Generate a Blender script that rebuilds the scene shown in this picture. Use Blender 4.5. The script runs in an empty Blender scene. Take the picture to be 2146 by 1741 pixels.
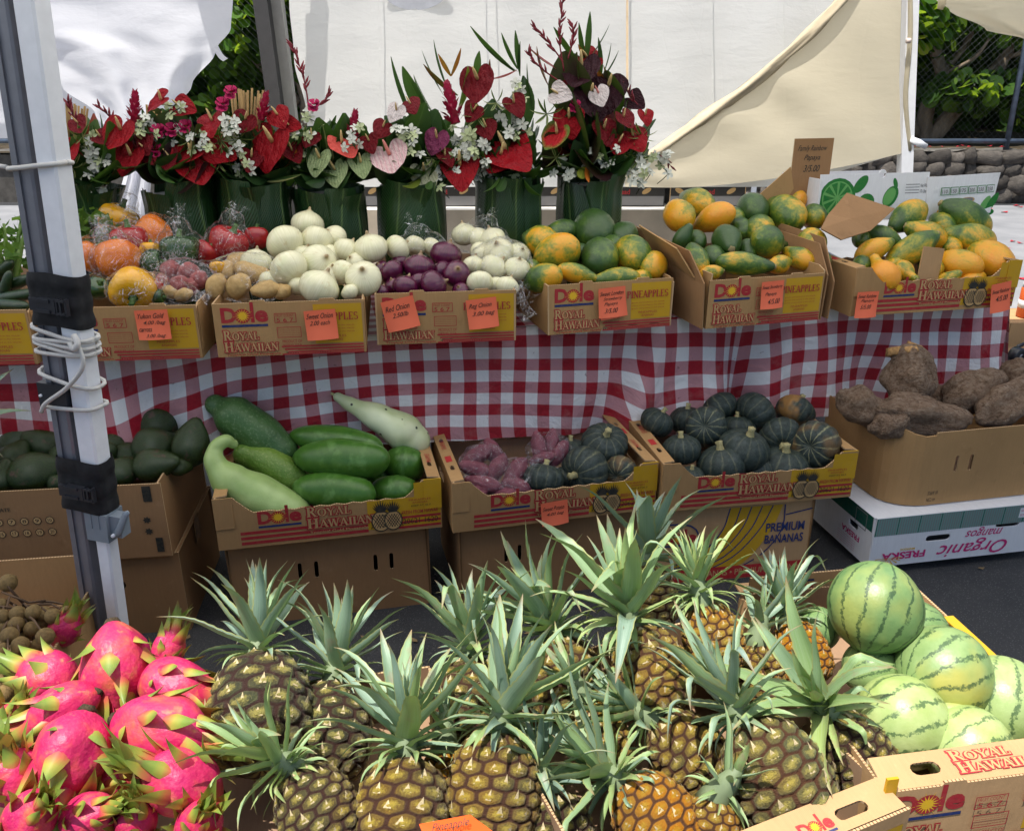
import bpy, math, random
from mathutils import Vector, Matrix, noise, Quaternion
from mathutils.geometry import tessellate_polygon

SC = bpy.context.scene
COL = SC.collection
R = math.radians
rnd = random.Random(11)

# ------------------------------------------------------------------ camera
FPX, CX, CY = 1750.0, 1073.0, 870.5          # focal length and centre, in pixels of the 2146x1741 photograph
PITCH, CAMH = R(21.5), 1.42
cam = bpy.data.cameras.new('camera'); camo = bpy.data.objects.new('camera', cam); COL.objects.link(camo)
cam.sensor_width = 36.0; cam.lens = 36.0 * FPX / 2146.0
cam.clip_start = 0.02; cam.clip_end = 400
camo.location = (0, 0, CAMH); camo.rotation_euler = (math.pi / 2 - PITCH, 0, 0)
SC.camera = camo
# ------------------------------------------------------------------ sky and sun
SUN_EL, SUN_AZ = R(70), R(222)     # azimuth clockwise from +Y: behind the camera, to the left
w = bpy.data.worlds.new('World'); SC.world = w; w.use_nodes = True
wn = w.node_tree; wn.nodes.clear()
sky = wn.nodes.new('ShaderNodeTexSky'); sky.sky_type = 'NISHITA'; sky.sun_disc = False
sky.sun_elevation = SUN_EL; sky.sun_rotation = SUN_AZ; sky.air_density = 1.0; sky.dust_density = 1.5; sky.ozone_density = 1.0
bg = wn.nodes.new('ShaderNodeBackground'); bg.inputs[1].default_value = 0.088
wo = wn.nodes.new('ShaderNodeOutputWorld')
wn.links.new(sky.outputs[0], bg.inputs[0]); wn.links.new(bg.outputs[0], wo.inputs[0])
sun = bpy.data.lights.new('sun', 'SUN'); sun.energy = 4.4; sun.angle = R(0.53); sun.color = (1.0, 0.955, 0.88)
suno = bpy.data.objects.new('sun', sun); COL.objects.link(suno)
sdir = Vector((math.sin(SUN_AZ) * math.cos(SUN_EL), math.cos(SUN_AZ) * math.cos(SUN_EL), math.sin(SUN_EL)))
suno.rotation_euler = sdir.to_track_quat('Z', 'Y').to_euler(); suno.location = (-2, -3, 8)
# ------------------------------------------------------------------ exposure
SC.render.engine = 'CYCLES'
vs = SC.view_settings
vs.view_transform = 'Standard'; vs.look = 'None'; vs.exposure = 0.66; vs.gamma = 1.0; vs.use_curve_mapping = False
SC.cycles.use_denoising = True
SC.cycles.max_bounces = 10; SC.cycles.transparent_max_bounces = 16; SC.cycles.transmission_bounces = 8
SC.cycles.sample_clamp_indirect = 6.0
SC.cycles.caustics_reflective = False; SC.cycles.caustics_refractive = False

# ------------------------------------------------------------------ pixel -> place
FWD = Vector((0, math.cos(PITCH), -math.sin(PITCH))); UPV = Vector((0, math.sin(PITCH), math.cos(PITCH))); RGT = Vector((1, 0, 0))
CAMP = Vector((0, 0, CAMH))
def ray(px, py): return RGT * ((px - CX) / FPX) - UPV * ((py - CY) / FPX) + FWD
def at_z(px, py, z):
    d = ray(px, py); return CAMP + d * ((z - CAMH) / d.z)
def at_y(px, py, y):
    d = ray(px, py); return CAMP + d * (y / d.y)
def at_plane(px, py, p, n):
    d = ray(px, py); return CAMP + d * ((p - CAMP).dot(n) / d.dot(n))
def depth(p): return (p - CAMP).dot(FWD)
def px2m(p, px): return px * depth(p) / FPX

# ------------------------------------------------------------------ mesh helpers
class MB:
    def __init__(s): s.v = []; s.f = []; s.m = []; s.uv = {}; s.at = {}
    def add(s, vs, fs, mi=0, uvs=None):
        o = len(s.v); s.v.extend([tuple(v) for v in vs])
        for k, f in enumerate(fs):
            if uvs: s.uv[len(s.f)] = uvs[k]
            s.f.append(tuple(i + o for i in f)); s.m.append(mi)
        return o
    def box(s, a, b, mi=0, mat=None):
        x0, y0, z0 = a; x1, y1, z1 = b
        vs = [Vector(p) for p in ((x0,y0,z0),(x1,y0,z0),(x1,y1,z0),(x0,y1,z0),(x0,y0,z1),(x1,y0,z1),(x1,y1,z1),(x0,y1,z1))]
        if mat: vs = [mat @ v for v in vs]
        s.add(vs, [(0,3,2,1),(4,5,6,7),(0,1,5,4),(1,2,6,5),(2,3,7,6),(3,0,4,7)], mi)
    def sweep(s, path, radii, n=12, mi=0, sec=None, flat=1.0):
        path = [Vector(p) for p in path]; L = len(path)
        t = []
        for i in range(L):
            a = path[max(i-1,0)]; b = path[min(i+1,L-1)]; d = (b-a)
            t.append(d.normalized() if d.length > 1e-9 else Vector((0,0,1)))
        up = Vector((0,0,1)) if abs(t[0].z) < .9 else Vector((1,0,0))
        x = (up - t[0]*up.dot(t[0])).normalized()
        vs = []; 
        for i in range(L):
            x = (x - t[i]*x.dot(t[i])).normalized(); y = t[i].cross(x)
            r = radii[i] if hasattr(radii, '__len__') else radii
            for k in range(n):
                a = 2*math.pi*k/n; rr = r*(sec(a,i/(L-1)) if sec else 1)
                vs.append(path[i] + x*(math.cos(a)*rr) + y*(math.sin(a)*rr*flat))
        fs = []
        for i in range(L-1):
            for k in range(n):
                fs.append((i*n+k, i*n+(k+1)%n, (i+1)*n+(k+1)%n, (i+1)*n+k))
        vs += [path[0], path[-1]]; c0 = L*n; c1 = c0+1
        for k in range(n):
            fs.append((c0, (k+1)%n, k)); fs.append((c1, (L-1)*n+k, (L-1)*n+(k+1)%n))
        s.add(vs, fs, mi)
    def grid(s, fn, nu, nv, mi=0, wrap=False, uvfn=None):
        vs = []; 
        for j in range(nv+1):
            for i in range(nu+(0 if wrap else 1)): vs.append(fn(i/nu, j/nv))
        w_ = nu if wrap else nu+1; fs = []; uvs = [] if uvfn else None
        for j in range(nv):
            for i in range(nu):
                i2 = (i+1) % w_
                fs.append((j*w_+i, j*w_+i2, (j+1)*w_+i2, (j+1)*w_+i))
                if uvfn: uvs.append([uvfn(i/nu,j/nv), uvfn((i+1)/nu,j/nv), uvfn((i+1)/nu,(j+1)/nv), uvfn(i/nu,(j+1)/nv)])
        return s.add(vs, fs, mi, uvs)
    def plate(s, outer, holes=(), th=.004, mi=0, side=None):
        """outline in local x,z ; front face at y=0 looking along -y, thickness to +y"""
        loops = [outer] + list(holes)
        pts = [p for l in loops for p in l]
        tri = tessellate_polygon([[Vector((p[0], p[1], 0)) for p in l] for l in loops])
        n = len(pts); vs = [(p[0], 0, p[1]) for p in pts] + [(p[0], th, p[1]) for p in pts]; fs = []
        for a, b, c in tri:
            A, B, C_ = (Vector((*pts[i], 0)) for i in (a,b,c))
            if (B-A).cross(C_-A).z < 0: b, c = c, b
            fs.append((a,b,c)); fs.append((n+a,n+c,n+b))
        o = 0; sf = []
        for l in loops:
            k = len(l)
            for i in range(k): sf.append((o+i, o+(i+1)%k, n+o+(i+1)%k, n+o+i))
            o += k
        base = s.add(vs, fs, mi); 
        for f in sf: s.f.append(tuple(i+base for i in f)); s.m.append(mi if side is None else side)
    def mesh(s, name, mats, smooth=True):
        me = bpy.data.meshes.new(name); me.from_pydata(s.v, [], s.f)
        for m in (mats if isinstance(mats, (list, tuple)) else [mats]): me.materials.append(m)
        me.polygons.foreach_set('material_index', s.m)
        me.polygons.foreach_set('use_smooth', [smooth]*len(s.f))
        if s.uv:
            ul = me.uv_layers.new(name='UVMap')
            for pi, uv in s.uv.items():
                p = me.polygons[pi]
                for k, li in enumerate(p.loop_indices): ul.data[li].uv = uv[k]
        for an, vals in s.at.items():
            a = me.attributes.new(an, 'FLOAT', 'POINT'); a.data.foreach_set('value', vals)
        me.update(); return me
    def build(s, name, mats, parent=None, smooth=True): return ob(name, s.mesh(name, mats, smooth), parent)
def ob(name, me, parent=None):
    o = bpy.data.objects.new(name, me); COL.objects.link(o)
    if parent: o.parent = parent
    return o
def tag(o, label=None, cat=None, group=None, kind=None):
    if label: o['label'] = label
    if cat: o['category'] = cat
    if group: o['group'] = group
    if kind: o['kind'] = kind
    return o
def empty(name, loc=(0,0,0), rz=0, label=None, cat=None, group=None):
    o = bpy.data.objects.new(name, None); COL.objects.link(o); o.empty_display_size = .05
    o.location = loc; o.rotation_euler = (0,0,rz); return tag(o, label, cat, group)
def copy_tree(o, parent=None):
    c = o.copy(); COL.objects.link(c); c.parent = parent
    for ch in list(o.children): copy_tree(ch, c)
    return c
def recalc(me):
    import bmesh
    b = bmesh.new(); b.from_mesh(me); bmesh.ops.recalc_face_normals(b, faces=b.faces); b.to_mesh(me); b.free(); return me
def bezier(pts, n):
    """Catmull-Rom through points"""
    P = [Vector(p) for p in pts]; P = [P[0]*2-P[1]] + P + [P[-1]*2-P[-2]]; out = []
    m = len(P)-3
    for k in range(n+1):
        u = k/n*m; i = min(int(u), m-1); t = u-i; a,b,c,d = P[i:i+4]
        out.append(.5*((2*b)+(c-a)*t+(2*a-5*b+4*c-d)*t*t+(3*b-a-3*c+d)*t**3))
    return out
def lerps(vals, n):
    m = len(vals)-1; out = []
    for k in range(n+1):
        u = k/n*m; i = min(int(u), m-1); t = u-i; t = t*t*(3-2*t); out.append(vals[i]*(1-t)+vals[i+1]*t)
    return out
def frame_q(axis, roll=0.0):
    return Vector(axis).normalized().to_track_quat('Z', 'Y') @ Quaternion((0,0,1), roll)
def img_axis(ang, phi=0):
    """direction that shows at angle ang (deg, anticlockwise from right) in the picture, tilted phi deg towards the viewer"""
    a, p = R(ang), R(phi)
    return (RGT*math.cos(a)+UPV*math.sin(a))*math.cos(p) - FWD*math.sin(p)

# ------------------------------------------------------------------ materials
class NT:
    def __init__(s, name):
        s.m = bpy.data.materials.new(name); s.m.use_nodes = True; s.t = s.m.node_tree; s.t.nodes.clear()
        s.out = s.t.nodes.new('ShaderNodeOutputMaterial')
    def n(s, ty, **kw):
        nd = s.t.nodes.new('ShaderNode'+ty)
        for k, v in kw.items(): setattr(nd, k, v)
        return nd
    def put(s, inp, v):
        if isinstance(v, bpy.types.NodeSocket): s.t.links.new(v, inp)
        elif v is not None:
            if hasattr(inp.default_value, '__len__') and not hasattr(v, '__len__'): v = (v,)*len(inp.default_value)
            elif hasattr(inp.default_value, '__len__') and len(inp.default_value) == 4 and len(v) == 3: v = (*v, 1)
            inp.default_value = v
    def co(s, kind='Object', sc=None, rand=0, loc=None, rot=None):
        o = s.n('TexCoord').outputs[kind]
        if rand:
            r = s.n('ObjectInfo').outputs['Random']; a = s.n('VectorMath', operation='MULTIPLY_ADD')
            s.put(a.inputs[0], r); a.inputs[1].default_value = (rand, rand*.7, rand*1.3); s.put(a.inputs[2], o); o = a.outputs[0]
        if sc is not None or loc or rot:
            m = s.n('Mapping'); s.put(m.inputs[0], o)
            if sc is not None: s.put(m.inputs['Scale'], sc)
            if loc: m.inputs['Location'].default_value = loc
            if rot: m.inputs['Rotation'].default_value = rot
            o = m.outputs[0]
        return o
    def noise(s, sc, co=None, det=4, ro=.55, dist=0, col=False):
        k = s.n('TexNoise'); s.put(k.inputs['Vector'], co if co is not None else s.co()); k.inputs['Scale'].default_value = sc
        k.inputs['Detail'].default_value = det; k.inputs['Roughness'].default_value = ro; k.inputs['Distortion'].default_value = dist
        return k.outputs['Color' if col else 'Fac']
    def voro(s, sc, co=None, feat='F1', out='Distance', rn=1):
        k = s.n('TexVoronoi', feature=feat); s.put(k.inputs['Vector'], co if co is not None else s.co()); k.inputs['Scale'].default_value = sc
        k.inputs['Randomness'].default_value = rn
        return k.outputs[out]
    def wave(s, sc, co=None, dist=0, ds=1, det=2, dir='X', ty='BANDS'):
        k = s.n('TexWave', wave_type=ty, bands_direction=dir); s.put(k.inputs['Vector'], co if co is not None else s.co())
        k.inputs['Scale'].default_value = sc; k.inputs['Distortion'].default_value = dist; k.inputs['Detail Scale'].default_value = ds; k.inputs['Detail'].default_value = det
        return k.outputs['Fac']
    def ramp(s, fac, stops, interp='LINEAR'):
        k = s.n('ValToRGB'); s.put(k.inputs[0], fac); e = k.color_ramp.elements; k.color_ramp.interpolation = interp
        while len(e) < len(stops): e.new(.5)
        for el, (p, c) in zip(e, stops):
            el.position = p; el.color = (*((c,)*3 if not hasattr(c,'__len__') else c), 1)
        return k.outputs[0]
    def mix(s, f, a, b, bl='MIX'):
        k = s.n('MixRGB', blend_type=bl); s.put(k.inputs[0], f); s.put(k.inputs[1], a); s.put(k.inputs[2], b); return k.outputs[0]
    def math(s, op, a, b=None, c=None, clamp=False):
        k = s.n('Math', operation=op, use_clamp=clamp); s.put(k.inputs[0], a)
        if b is not None: s.put(k.inputs[1], b)
        if c is not None: s.put(k.inputs[2], c)
        return k.outputs[0]
    def sep(s, v):
        k = s.n('SeparateXYZ'); s.put(k.inputs[0], v); return k.outputs
    def rand(s): return s.n('ObjectInfo').outputs['Random']
    def attr(s, name): 
        k = s.n('Attribute'); k.attribute_name = name; return k.outputs['Fac']
    def bump(s, h, st=.3, di=.01, nrm=None):
        k = s.n('Bump'); s.put(k.inputs['Height'], h); k.inputs['Strength'].default_value = st; k.inputs['Distance'].default_value = di
        if nrm is not None: s.put(k.inputs['Normal'], nrm)
        return k.outputs[0]
    def hsv(s, col, h=.5, sa=1, v=1):
        k = s.n('HueSaturation'); s.put(k.inputs['Color'], col); s.put(k.inputs['Hue'], h); s.put(k.inputs['Saturation'], sa); s.put(k.inputs['Value'], v); return k.outputs[0]
    def bsdf(s, col, ro=.5, nrm=None, spec=.5, coat=0, trans=None, metal=0, sss=0, sheen=0, fin=True):
        k = s.n('BsdfPrincipled'); s.put(k.inputs['Base Color'], col); s.put(k.inputs['Roughness'], ro)
        k.inputs['Specular IOR Level'].default_value = spec; k.inputs['Metallic'].default_value = metal
        if coat: k.inputs['Coat Weight'].default_value = coat; k.inputs['Coat Roughness'].default_value = .12
        if sss: k.inputs['Subsurface Weight'].default_value = sss; k.inputs['Subsurface Radius'].default_value = (.01,.006,.004)
        if sheen: k.inputs['Sheen Weight'].default_value = sheen
        if nrm is not None: s.put(k.inputs['Normal'], nrm)
        sh = k.outputs[0]
        if trans is not None:
            t = s.n('BsdfTranslucent'); s.put(t.inputs[0], trans[1]); 
            if nrm is not None: s.put(t.inputs['Normal'], nrm)
            mx = s.n('MixShader'); mx.inputs[0].default_value = trans[0]
            s.t.links.new(sh, mx.inputs[1]); s.t.links.new(t.outputs[0], mx.inputs[2]); sh = mx.outputs[0]
        if fin: s.t.links.new(sh, s.out.inputs[0]); return s.m
        return sh
MAT = {}
def plain(name, col, ro=.55, var=.12, sc=30, spec=.4, coat=0, bump=0, metal=0, rand=.06):
    if name in MAT: return MAT[name]
    n = NT(name); c = n.co(rand=9)
    f = n.noise(sc, c); a = tuple(x*(1-var) for x in col); b = tuple(min(1, x*(1+var)) for x in col)
    cc = n.ramp(f, [(.3, a), (.7, b)])
    if rand: cc = n.hsv(cc, v=n.math('MULTIPLY_ADD', n.rand(), rand*2, 1-rand))
    MAT[name] = n.bsdf(cc, ro, n.bump(f, bump, .003) if bump else None, spec, coat, metal=metal); return MAT[name]

def cardboard(name, col, var=.10, gloss=.75):
    n = NT(name); c = n.co('Object', rand=3)
    big = n.noise(5, c, 3); fine = n.noise(160, n.co('Object', (1,1,.12)), 3); scuff = n.noise(22, c, 6, .7)
    cc = n.ramp(big, [(.25, tuple(x*(1-var) for x in col)), (.75, tuple(min(1,x*(1+var)) for x in col))])
    cc = n.mix(n.ramp(fine, [(.4,.0),(.7,.22)]), cc, tuple(x*.72 for x in col))
    cc = n.mix(n.ramp(scuff, [(.62,0),(.78,.45)]), cc, tuple(min(1,x*1.35+.03) for x in col))
    cc = n.mix(n.ramp(n.noise(9, n.co(loc=(4,2,1)), 5, .65), [(.6,0),(.75,.5)]), cc, tuple(x*.55 for x in col))
    cor = n.wave(110, n.co('Object'), .6, 1, 1, 'X')
    b = n.bump(cor, .10, .001); b = n.bump(n.noise(14, c, 4), .35, .004, b)
    return n.bsdf(cc, gloss, b, .12)
n = NT('corrugated cut edge'); CORR = n.bsdf(n.ramp(n.math('ABSOLUTE', n.math('SINE', n.math('MULTIPLY', n.sep(n.co('Object'))[0], 480))), [(.25,(.15,.085,.04)),(.6,(.50,.34,.19))]), .9, None, .1)
KRAFT = cardboard('kraft cardboard', (.40, .238, .105))
KRAFT2 = cardboard('pale kraft cardboard', (.47, .29, .145))
KRAFT3 = cardboard('brown kraft cardboard', (.30, .170, .082))
KRAFT_IN = cardboard('raw inner cardboard', (.31, .20, .125))
WHITECARD = cardboard('white printed card', (.74, .745, .77), .04, .5)
def ink(name, col, ro=.6):
    n = NT(name); c = n.co('Object', rand=2)
    f = n.noise(90, c, 4, .7); cc = n.mix(n.ramp(f, [(.42,0),(.75,.35)]), col, tuple(.6*x+.4*y for x,y in zip(col,(.36,.24,.14))))
    return n.bsdf(cc, ro, None, .3)
RED_INK = ink('red ink', (.36,.022,.03)); YEL_INK = ink('yellow ink', (.52,.30,.012)); BLUE_INK = ink('blue ink', (.012,.03,.13))
TAN_INK = ink('tan ink', (.47,.30,.13)); DARK_INK = ink('dark ink', (.02,.022,.02)); GREEN_INK = ink('green ink', (.012,.17,.03))
PALEGREEN_INK = ink('pale green ink', (.12,.36,.10)); PINK_INK = ink('pink ink', (.55,.02,.17)); SUN_INK = ink('sun yellow ink', (.75,.45,.02))
BRIGHT_RED = ink('bright red ink', (.42,.02,.025)); DGREEN_INK = ink('dark green ink', (.0,.085,.06)); TEAL_INK = ink('teal stripe ink', (.16,.30,.27)); WHITE_INK = ink('white ink', (.75,.75,.76)); GREY_INK = ink('grey ink', (.2,.2,.21))
INKS = [RED_INK, YEL_INK, BLUE_INK, TAN_INK, DARK_INK, SUN_INK, GREEN_INK, PALEGREEN_INK, PINK_INK, BRIGHT_RED, DGREEN_INK, TEAL_INK, WHITE_INK, GREY_INK]
I_RED, I_YEL, I_BLUE, I_TAN, I_DARK, I_SUN, I_GREEN, I_PGREEN, I_PINK, I_BRED, I_DGREEN, I_TEAL, I_WHITE, I_GREY = range(14)

# ------------------------------------------------------------------ flat print
_tc = {}
def text2d(body, off=0, shear=0):
    k = (body, off, shear)
    if k not in _tc:
        cu = bpy.data.curves.new('t', 'FONT'); cu.body = body; cu.offset = off; cu.shear = shear; cu.resolution_u = 3; cu.fill_mode = 'FRONT'
        o = bpy.data.objects.new('t', cu)
        COL.objects.link(o); dg = bpy.context.evaluated_depsgraph_get(); me = bpy.data.meshes.new_from_object(o.evaluated_get(dg))
        vs = [(v.co.x, v.co.y) for v in me.vertices]; fs = [tuple(p.vertices) for p in me.polygons]
        bpy.data.objects.remove(o); bpy.data.curves.remove(cu); bpy.data.meshes.remove(me)
        xs = [v[0] for v in vs]; ys = [v[1] for v in vs]; x0, x1, y0, y1 = min(xs), max(xs), min(ys), max(ys)
        _tc[k] = ([((x-x0)/(x1-x0), (y-y0)/(y1-y0)) for x, y in vs], fs, (x1-x0)/(y1-y0))
    return _tc[k]
def _q(x0, y0, x1, y1): return [(x0,y0),(x1,y0),(x1,y1),(x0,y1)]
def _bar(a, b, t):
    ax, ay = a; bx, by = b; L = math.hypot(bx-ax, by-ay); nx, ny = -(by-ay)/L*t/2, (bx-ax)/L*t/2; ux, uy = (bx-ax)/L, (by-ay)/L
    return [(ax+nx,ay+ny),(ax-nx,ay-ny),(bx-nx,by-ny),(bx+nx,by+ny)]
def _arc(cx, cy, rx, ry, a0, a1, t, n=10):
    out = []
    for k in range(n):
        p = [R(a0+(a1-a0)*(k+j)/n) for j in (0,1)]
        tk = [t*(.45+.55*abs(math.cos(q))) for q in p]
        out.append([(cx+(rx+tk[j]/2)*math.cos(p[j]), cy+(ry+tk[j]/2)*math.sin(p[j])) for j in (0,1)] + [(cx+(rx-tk[j]/2)*math.cos(p[j]), cy+(ry-tk[j]/2)*math.sin(p[j])) for j in (1,0)])
    return out
def serif(ch, e=0):
    """simple serif capitals, cap height 1 -> list of polygons, advance"""
    T, t, s = .2+2*e, .085+2*e, .07
    def stem(x): return [_q(x-T/2,-e,x+T/2,1+e), _q(x-.1-s-e,-e,x+.1+s+e,.07+e), _q(x-.1-s-e,.93-e,x+.1+s+e,1+e)]
    def foot(x, top=False): return [_q(x-.15-e, (.93-e if top else -e), x+.15+e, (1+e if top else .07+e))]
    g = {'I': (stem(.2), .4),
     'L': (stem(.2)+[_q(.2,-e,.68+e,.075+e), _q(.6-e,-e,.68+e,.3+e)], .74),
     'P': (stem(.2)+_arc(.33,.74,.27,.22,-90,90,T*.9)+[_q(.2,.93-e,.35,1+e),_q(.2,.48-e,.35,.56+e)], .74),
     'R': (stem(.2)+_arc(.33,.74,.25,.22,-90,90,T*.9)+[_q(.2,.93-e,.35,1+e),_q(.2,.48-e,.35,.56+e), _bar((.4,.52),(.72,.02),T*.85)]+foot(.76), .9),
     'O': (_arc(.45,.5,.36,.45,0,360,T,22), .92),
     'Y': ([_bar((.08,.97),(.42,.45),T*.9), _bar((.76,.97),(.42,.45),t), _q(.42-T/2,-e,.42+T/2,.5)]+foot(.42)+foot(.1,1)+foot(.76,1), .86),
     'A': ([_bar((.42,1),(.1,0),t), _bar((.4,1),(.74,0),T*.9), _q(.2,.3-e,.62,.37+e)]+foot(.1)+foot(.76), .88),
     'H': (stem(.2)+stem(.72)+[_q(.2,.46-e,.72,.54+e)], .94),
     'W': ([_bar((.08,.97),(.32,.03),T*.85), _bar((.32,.03),(.52,.97),t), _bar((.52,.97),(.78,.03),T*.85), _bar((.78,.03),(1,.97),t)]+foot(.08,1)+foot(1,1)+foot(.52,1), 1.1),
     'N': ([_q(.16-t/2,-e,.16+t/2,1), _bar((.16,.98),(.74,.02),T*.9), _q(.74-t/2,0,.74+t/2,1+e)]+foot(.16)+foot(.12,1)+foot(.76,1), .92),
     'E': (stem(.2)+[_q(.2,.925-e,.66+e,1+e), _q(.2,-e,.68+e,.075+e), _q(.2,.46-e,.5+e,.54+e), _q(.6-e,.8-e,.66+e,1+e), _q(.6-e,-e,.68+e,.22+e)], .76),
     'S': (_arc(.34,.74,.24,.21,20,270,T*.8)+_arc(.34,.27,.25,.22,-150,90,T*.8), .68)}
    return g.get(ch, ([], .35))
class Print:
    """flat ink laid on a panel: x to the right, z up, just in front of y = 0"""
    def __init__(s, y0=-.0006): s.b = MB(); s.y = y0
    def poly(s, pts, mi, dy=None):
        s.y -= 1.2e-5
        if len(pts) <= 4:
            ar = sum(pts[i][0]*pts[(i+1)%len(pts)][1]-pts[(i+1)%len(pts)][0]*pts[i][1] for i in range(len(pts)))
            if ar < 0: pts = pts[::-1]
            s.b.add([(p[0], s.y, p[1]) for p in pts], [tuple(range(len(pts)))], mi)
        else:
            tr = tessellate_polygon([[Vector((p[0],p[1],0)) for p in pts]])
            fs = []
            for a,b,c in tr:
                A,B,C_ = pts[a],pts[b],pts[c]
                if (B[0]-A[0])*(C_[1]-A[1])-(B[1]-A[1])*(C_[0]-A[0]) < 0: b,c = c,b
                fs.append((a,b,c))
            s.b.add([(p[0], s.y, p[1]) for p in pts], fs, mi)
    def rect(s, x0, z0, x1, z1, mi): s.poly(_q(x0,z0,x1,z1), mi)
    def line(s, pts, t, mi):
        for a, b in zip(pts, pts[1:]): s.poly(_bar(a,b,t), mi)
    def ell(s, cx, cz, rx, rz, mi, rot=0, n=20):
        c, q = math.cos(rot), math.sin(rot)
        s.poly([(cx+rx*math.cos(a)*c-rz*math.sin(a)*q, cz+rx*math.cos(a)*q+rz*math.sin(a)*c) for a in [2*math.pi*k/n for k in range(n)]], mi)
    def text(s, body, x, z, wd, ht, mi, off=0, shear=0, rot=0, flip=False):
        vs, fs, _ = text2d(body, off, shear); s.y -= 2e-5; c, q = math.cos(rot), math.sin(rot)
        P = []
        for u, v in vs:
            if flip: u, v = 1-u, 1-v
            P.append((x+u*wd*c-v*ht*q, s.y, z+u*wd*q+v*ht*c))
        s.b.add(P, fs, mi)
    def serif(s, body, x, z, wd, ht, mi, outline=None, small=None):
        """small: relative height of all but the first letter"""
        for e, m in ([(outline[0], outline[1])] if outline else []) + [(0, mi)]:
            adv = 0; L = []
            for i, ch in enumerate(body):
                k = 1 if (i == 0 or not small) else small
                pl, a = serif(ch, e); L.append((pl, adv, k)); adv += a*k
            for pl, ax, k in L:
                for p in pl: s.poly([(x+(ax+a*k)/adv*wd, z+b*k*ht) for a, b in p], m)
    def mesh(s, name='print'): return s.b.mesh(name, INKS, smooth=False)

# ------------------------------------------------------------------ labels for heaps
ORD = ['leftmost', 'second from left', 'third from left', 'fourth from left', 'fifth from left', 'sixth from left', 'seventh from left', 'eighth from left', 'ninth from left', 'tenth from left', 'eleventh from left', 'twelfth from left', 'thirteenth from left', 'fourteenth from left', 'fifteenth from left']
def label_heap(items, where, nrows=3):
    """items: (object, px, py, description) -> each gets a label with its row and order"""
    rows = ['bottom row', 'middle row', 'top row'] if nrows == 3 else (['front row', 'back row'] if nrows == 2 else ['row'])
    ys = [i[2] for i in items]; lo, hi = min(ys), max(ys)+1e-6; G = {}
    for it in items: G.setdefault(min(nrows-1, int((hi-it[2])/(hi-lo)*nrows)) if nrows > 1 else 0, []).append(it)
    for r, L in G.items():
        L.sort(key=lambda i: i[1])
        for k, it in enumerate(L):
            if len(L) == 1: o = 'alone'
            elif k == len(L)-1: o = 'rightmost'
            else: o = ORD[k] if k <= (len(L)-1)//2 else ('second','third','fourth','fifth','sixth','seventh','eighth')[len(L)-2-k]+' from right'
            it[0]['label'] = '%s, %s in %s %s' % (it[3], o, rows[r], where)
# ================================================================== SETTING
def struct(name, mb, m, smooth=False):
    o = mb.build(name, m, None, smooth); o['kind'] = 'structure'; return o
# ground
n = NT('dark asphalt'); c = n.co('Object')
f = n.noise(3, c, 4); g = n.noise(220, c, 2); v_ = n.voro(160, c)
cc = n.ramp(f, [(.3,(.032,.034,.038)),(.7,(.052,.053,.056))])
cc = n.mix(n.ramp(v_, [(.0,.9),(.3,0)]), cc, (.17,.17,.165)); cc = n.mix(n.ramp(n.noise(1.3,c,5), [(.55,0),(.7,.3)]), cc, (.1,.095,.09))
ASPH = n.bsdf(cc, .85, n.bump(g, .9, .006), .3)
n = NT('pale worn pavement'); c = n.co('Object')
cc = n.ramp(n.noise(2.2, c, 6), [(.3,(.20,.205,.215)),(.7,(.30,.30,.31))]); cc = n.mix(n.ramp(n.noise(60,c,4), [(.5,0),(.8,.4)]), cc, (.2,.2,.2))
PAVE = n.bsdf(cc, .8, n.bump(n.noise(90,c,3), .4, .005), .3)
b = MB(); b.add([(-150,-60,0),(150,-60,0),(150,200,0),(-150,200,0)], [(0,1,2,3)]); struct('ground', b, ASPH)
b = MB(); b.add([(-20,4.9,.006),(20,5.3,.006),(20,10.9,.006),(-20,10.9,.006)], [(0,1,2,3)]); struct('pavement', b, PAVE)
b = MB(); b.add([(2.2,4.95,.010),(4.2,5.0,.010),(4.2,5.16,.010),(2.2,5.10,.010)], [(0,1,2,3)])
struct('painted_line', b, plain('white road paint', (.72,.72,.7), .6, .15, 40))
# earth bank behind the stone wall
n = NT('leaf litter soil'); c = n.co(); BANK = n.bsdf(n.ramp(n.noise(9,c,6,.7), [(.3,(.03,.024,.015)),(.7,(.10,.075,.045))]), .9, n.bump(n.noise(30,c,5), .8, .03), .2)
b = MB(); b.grid(lambda u,v: (-14+28*u, 11.55+8*v, .58+.5*v+.08*noise.noise(Vector((u*30,v*9,0)))), 60, 16); struct('terrain', b, BANK, True)

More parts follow.
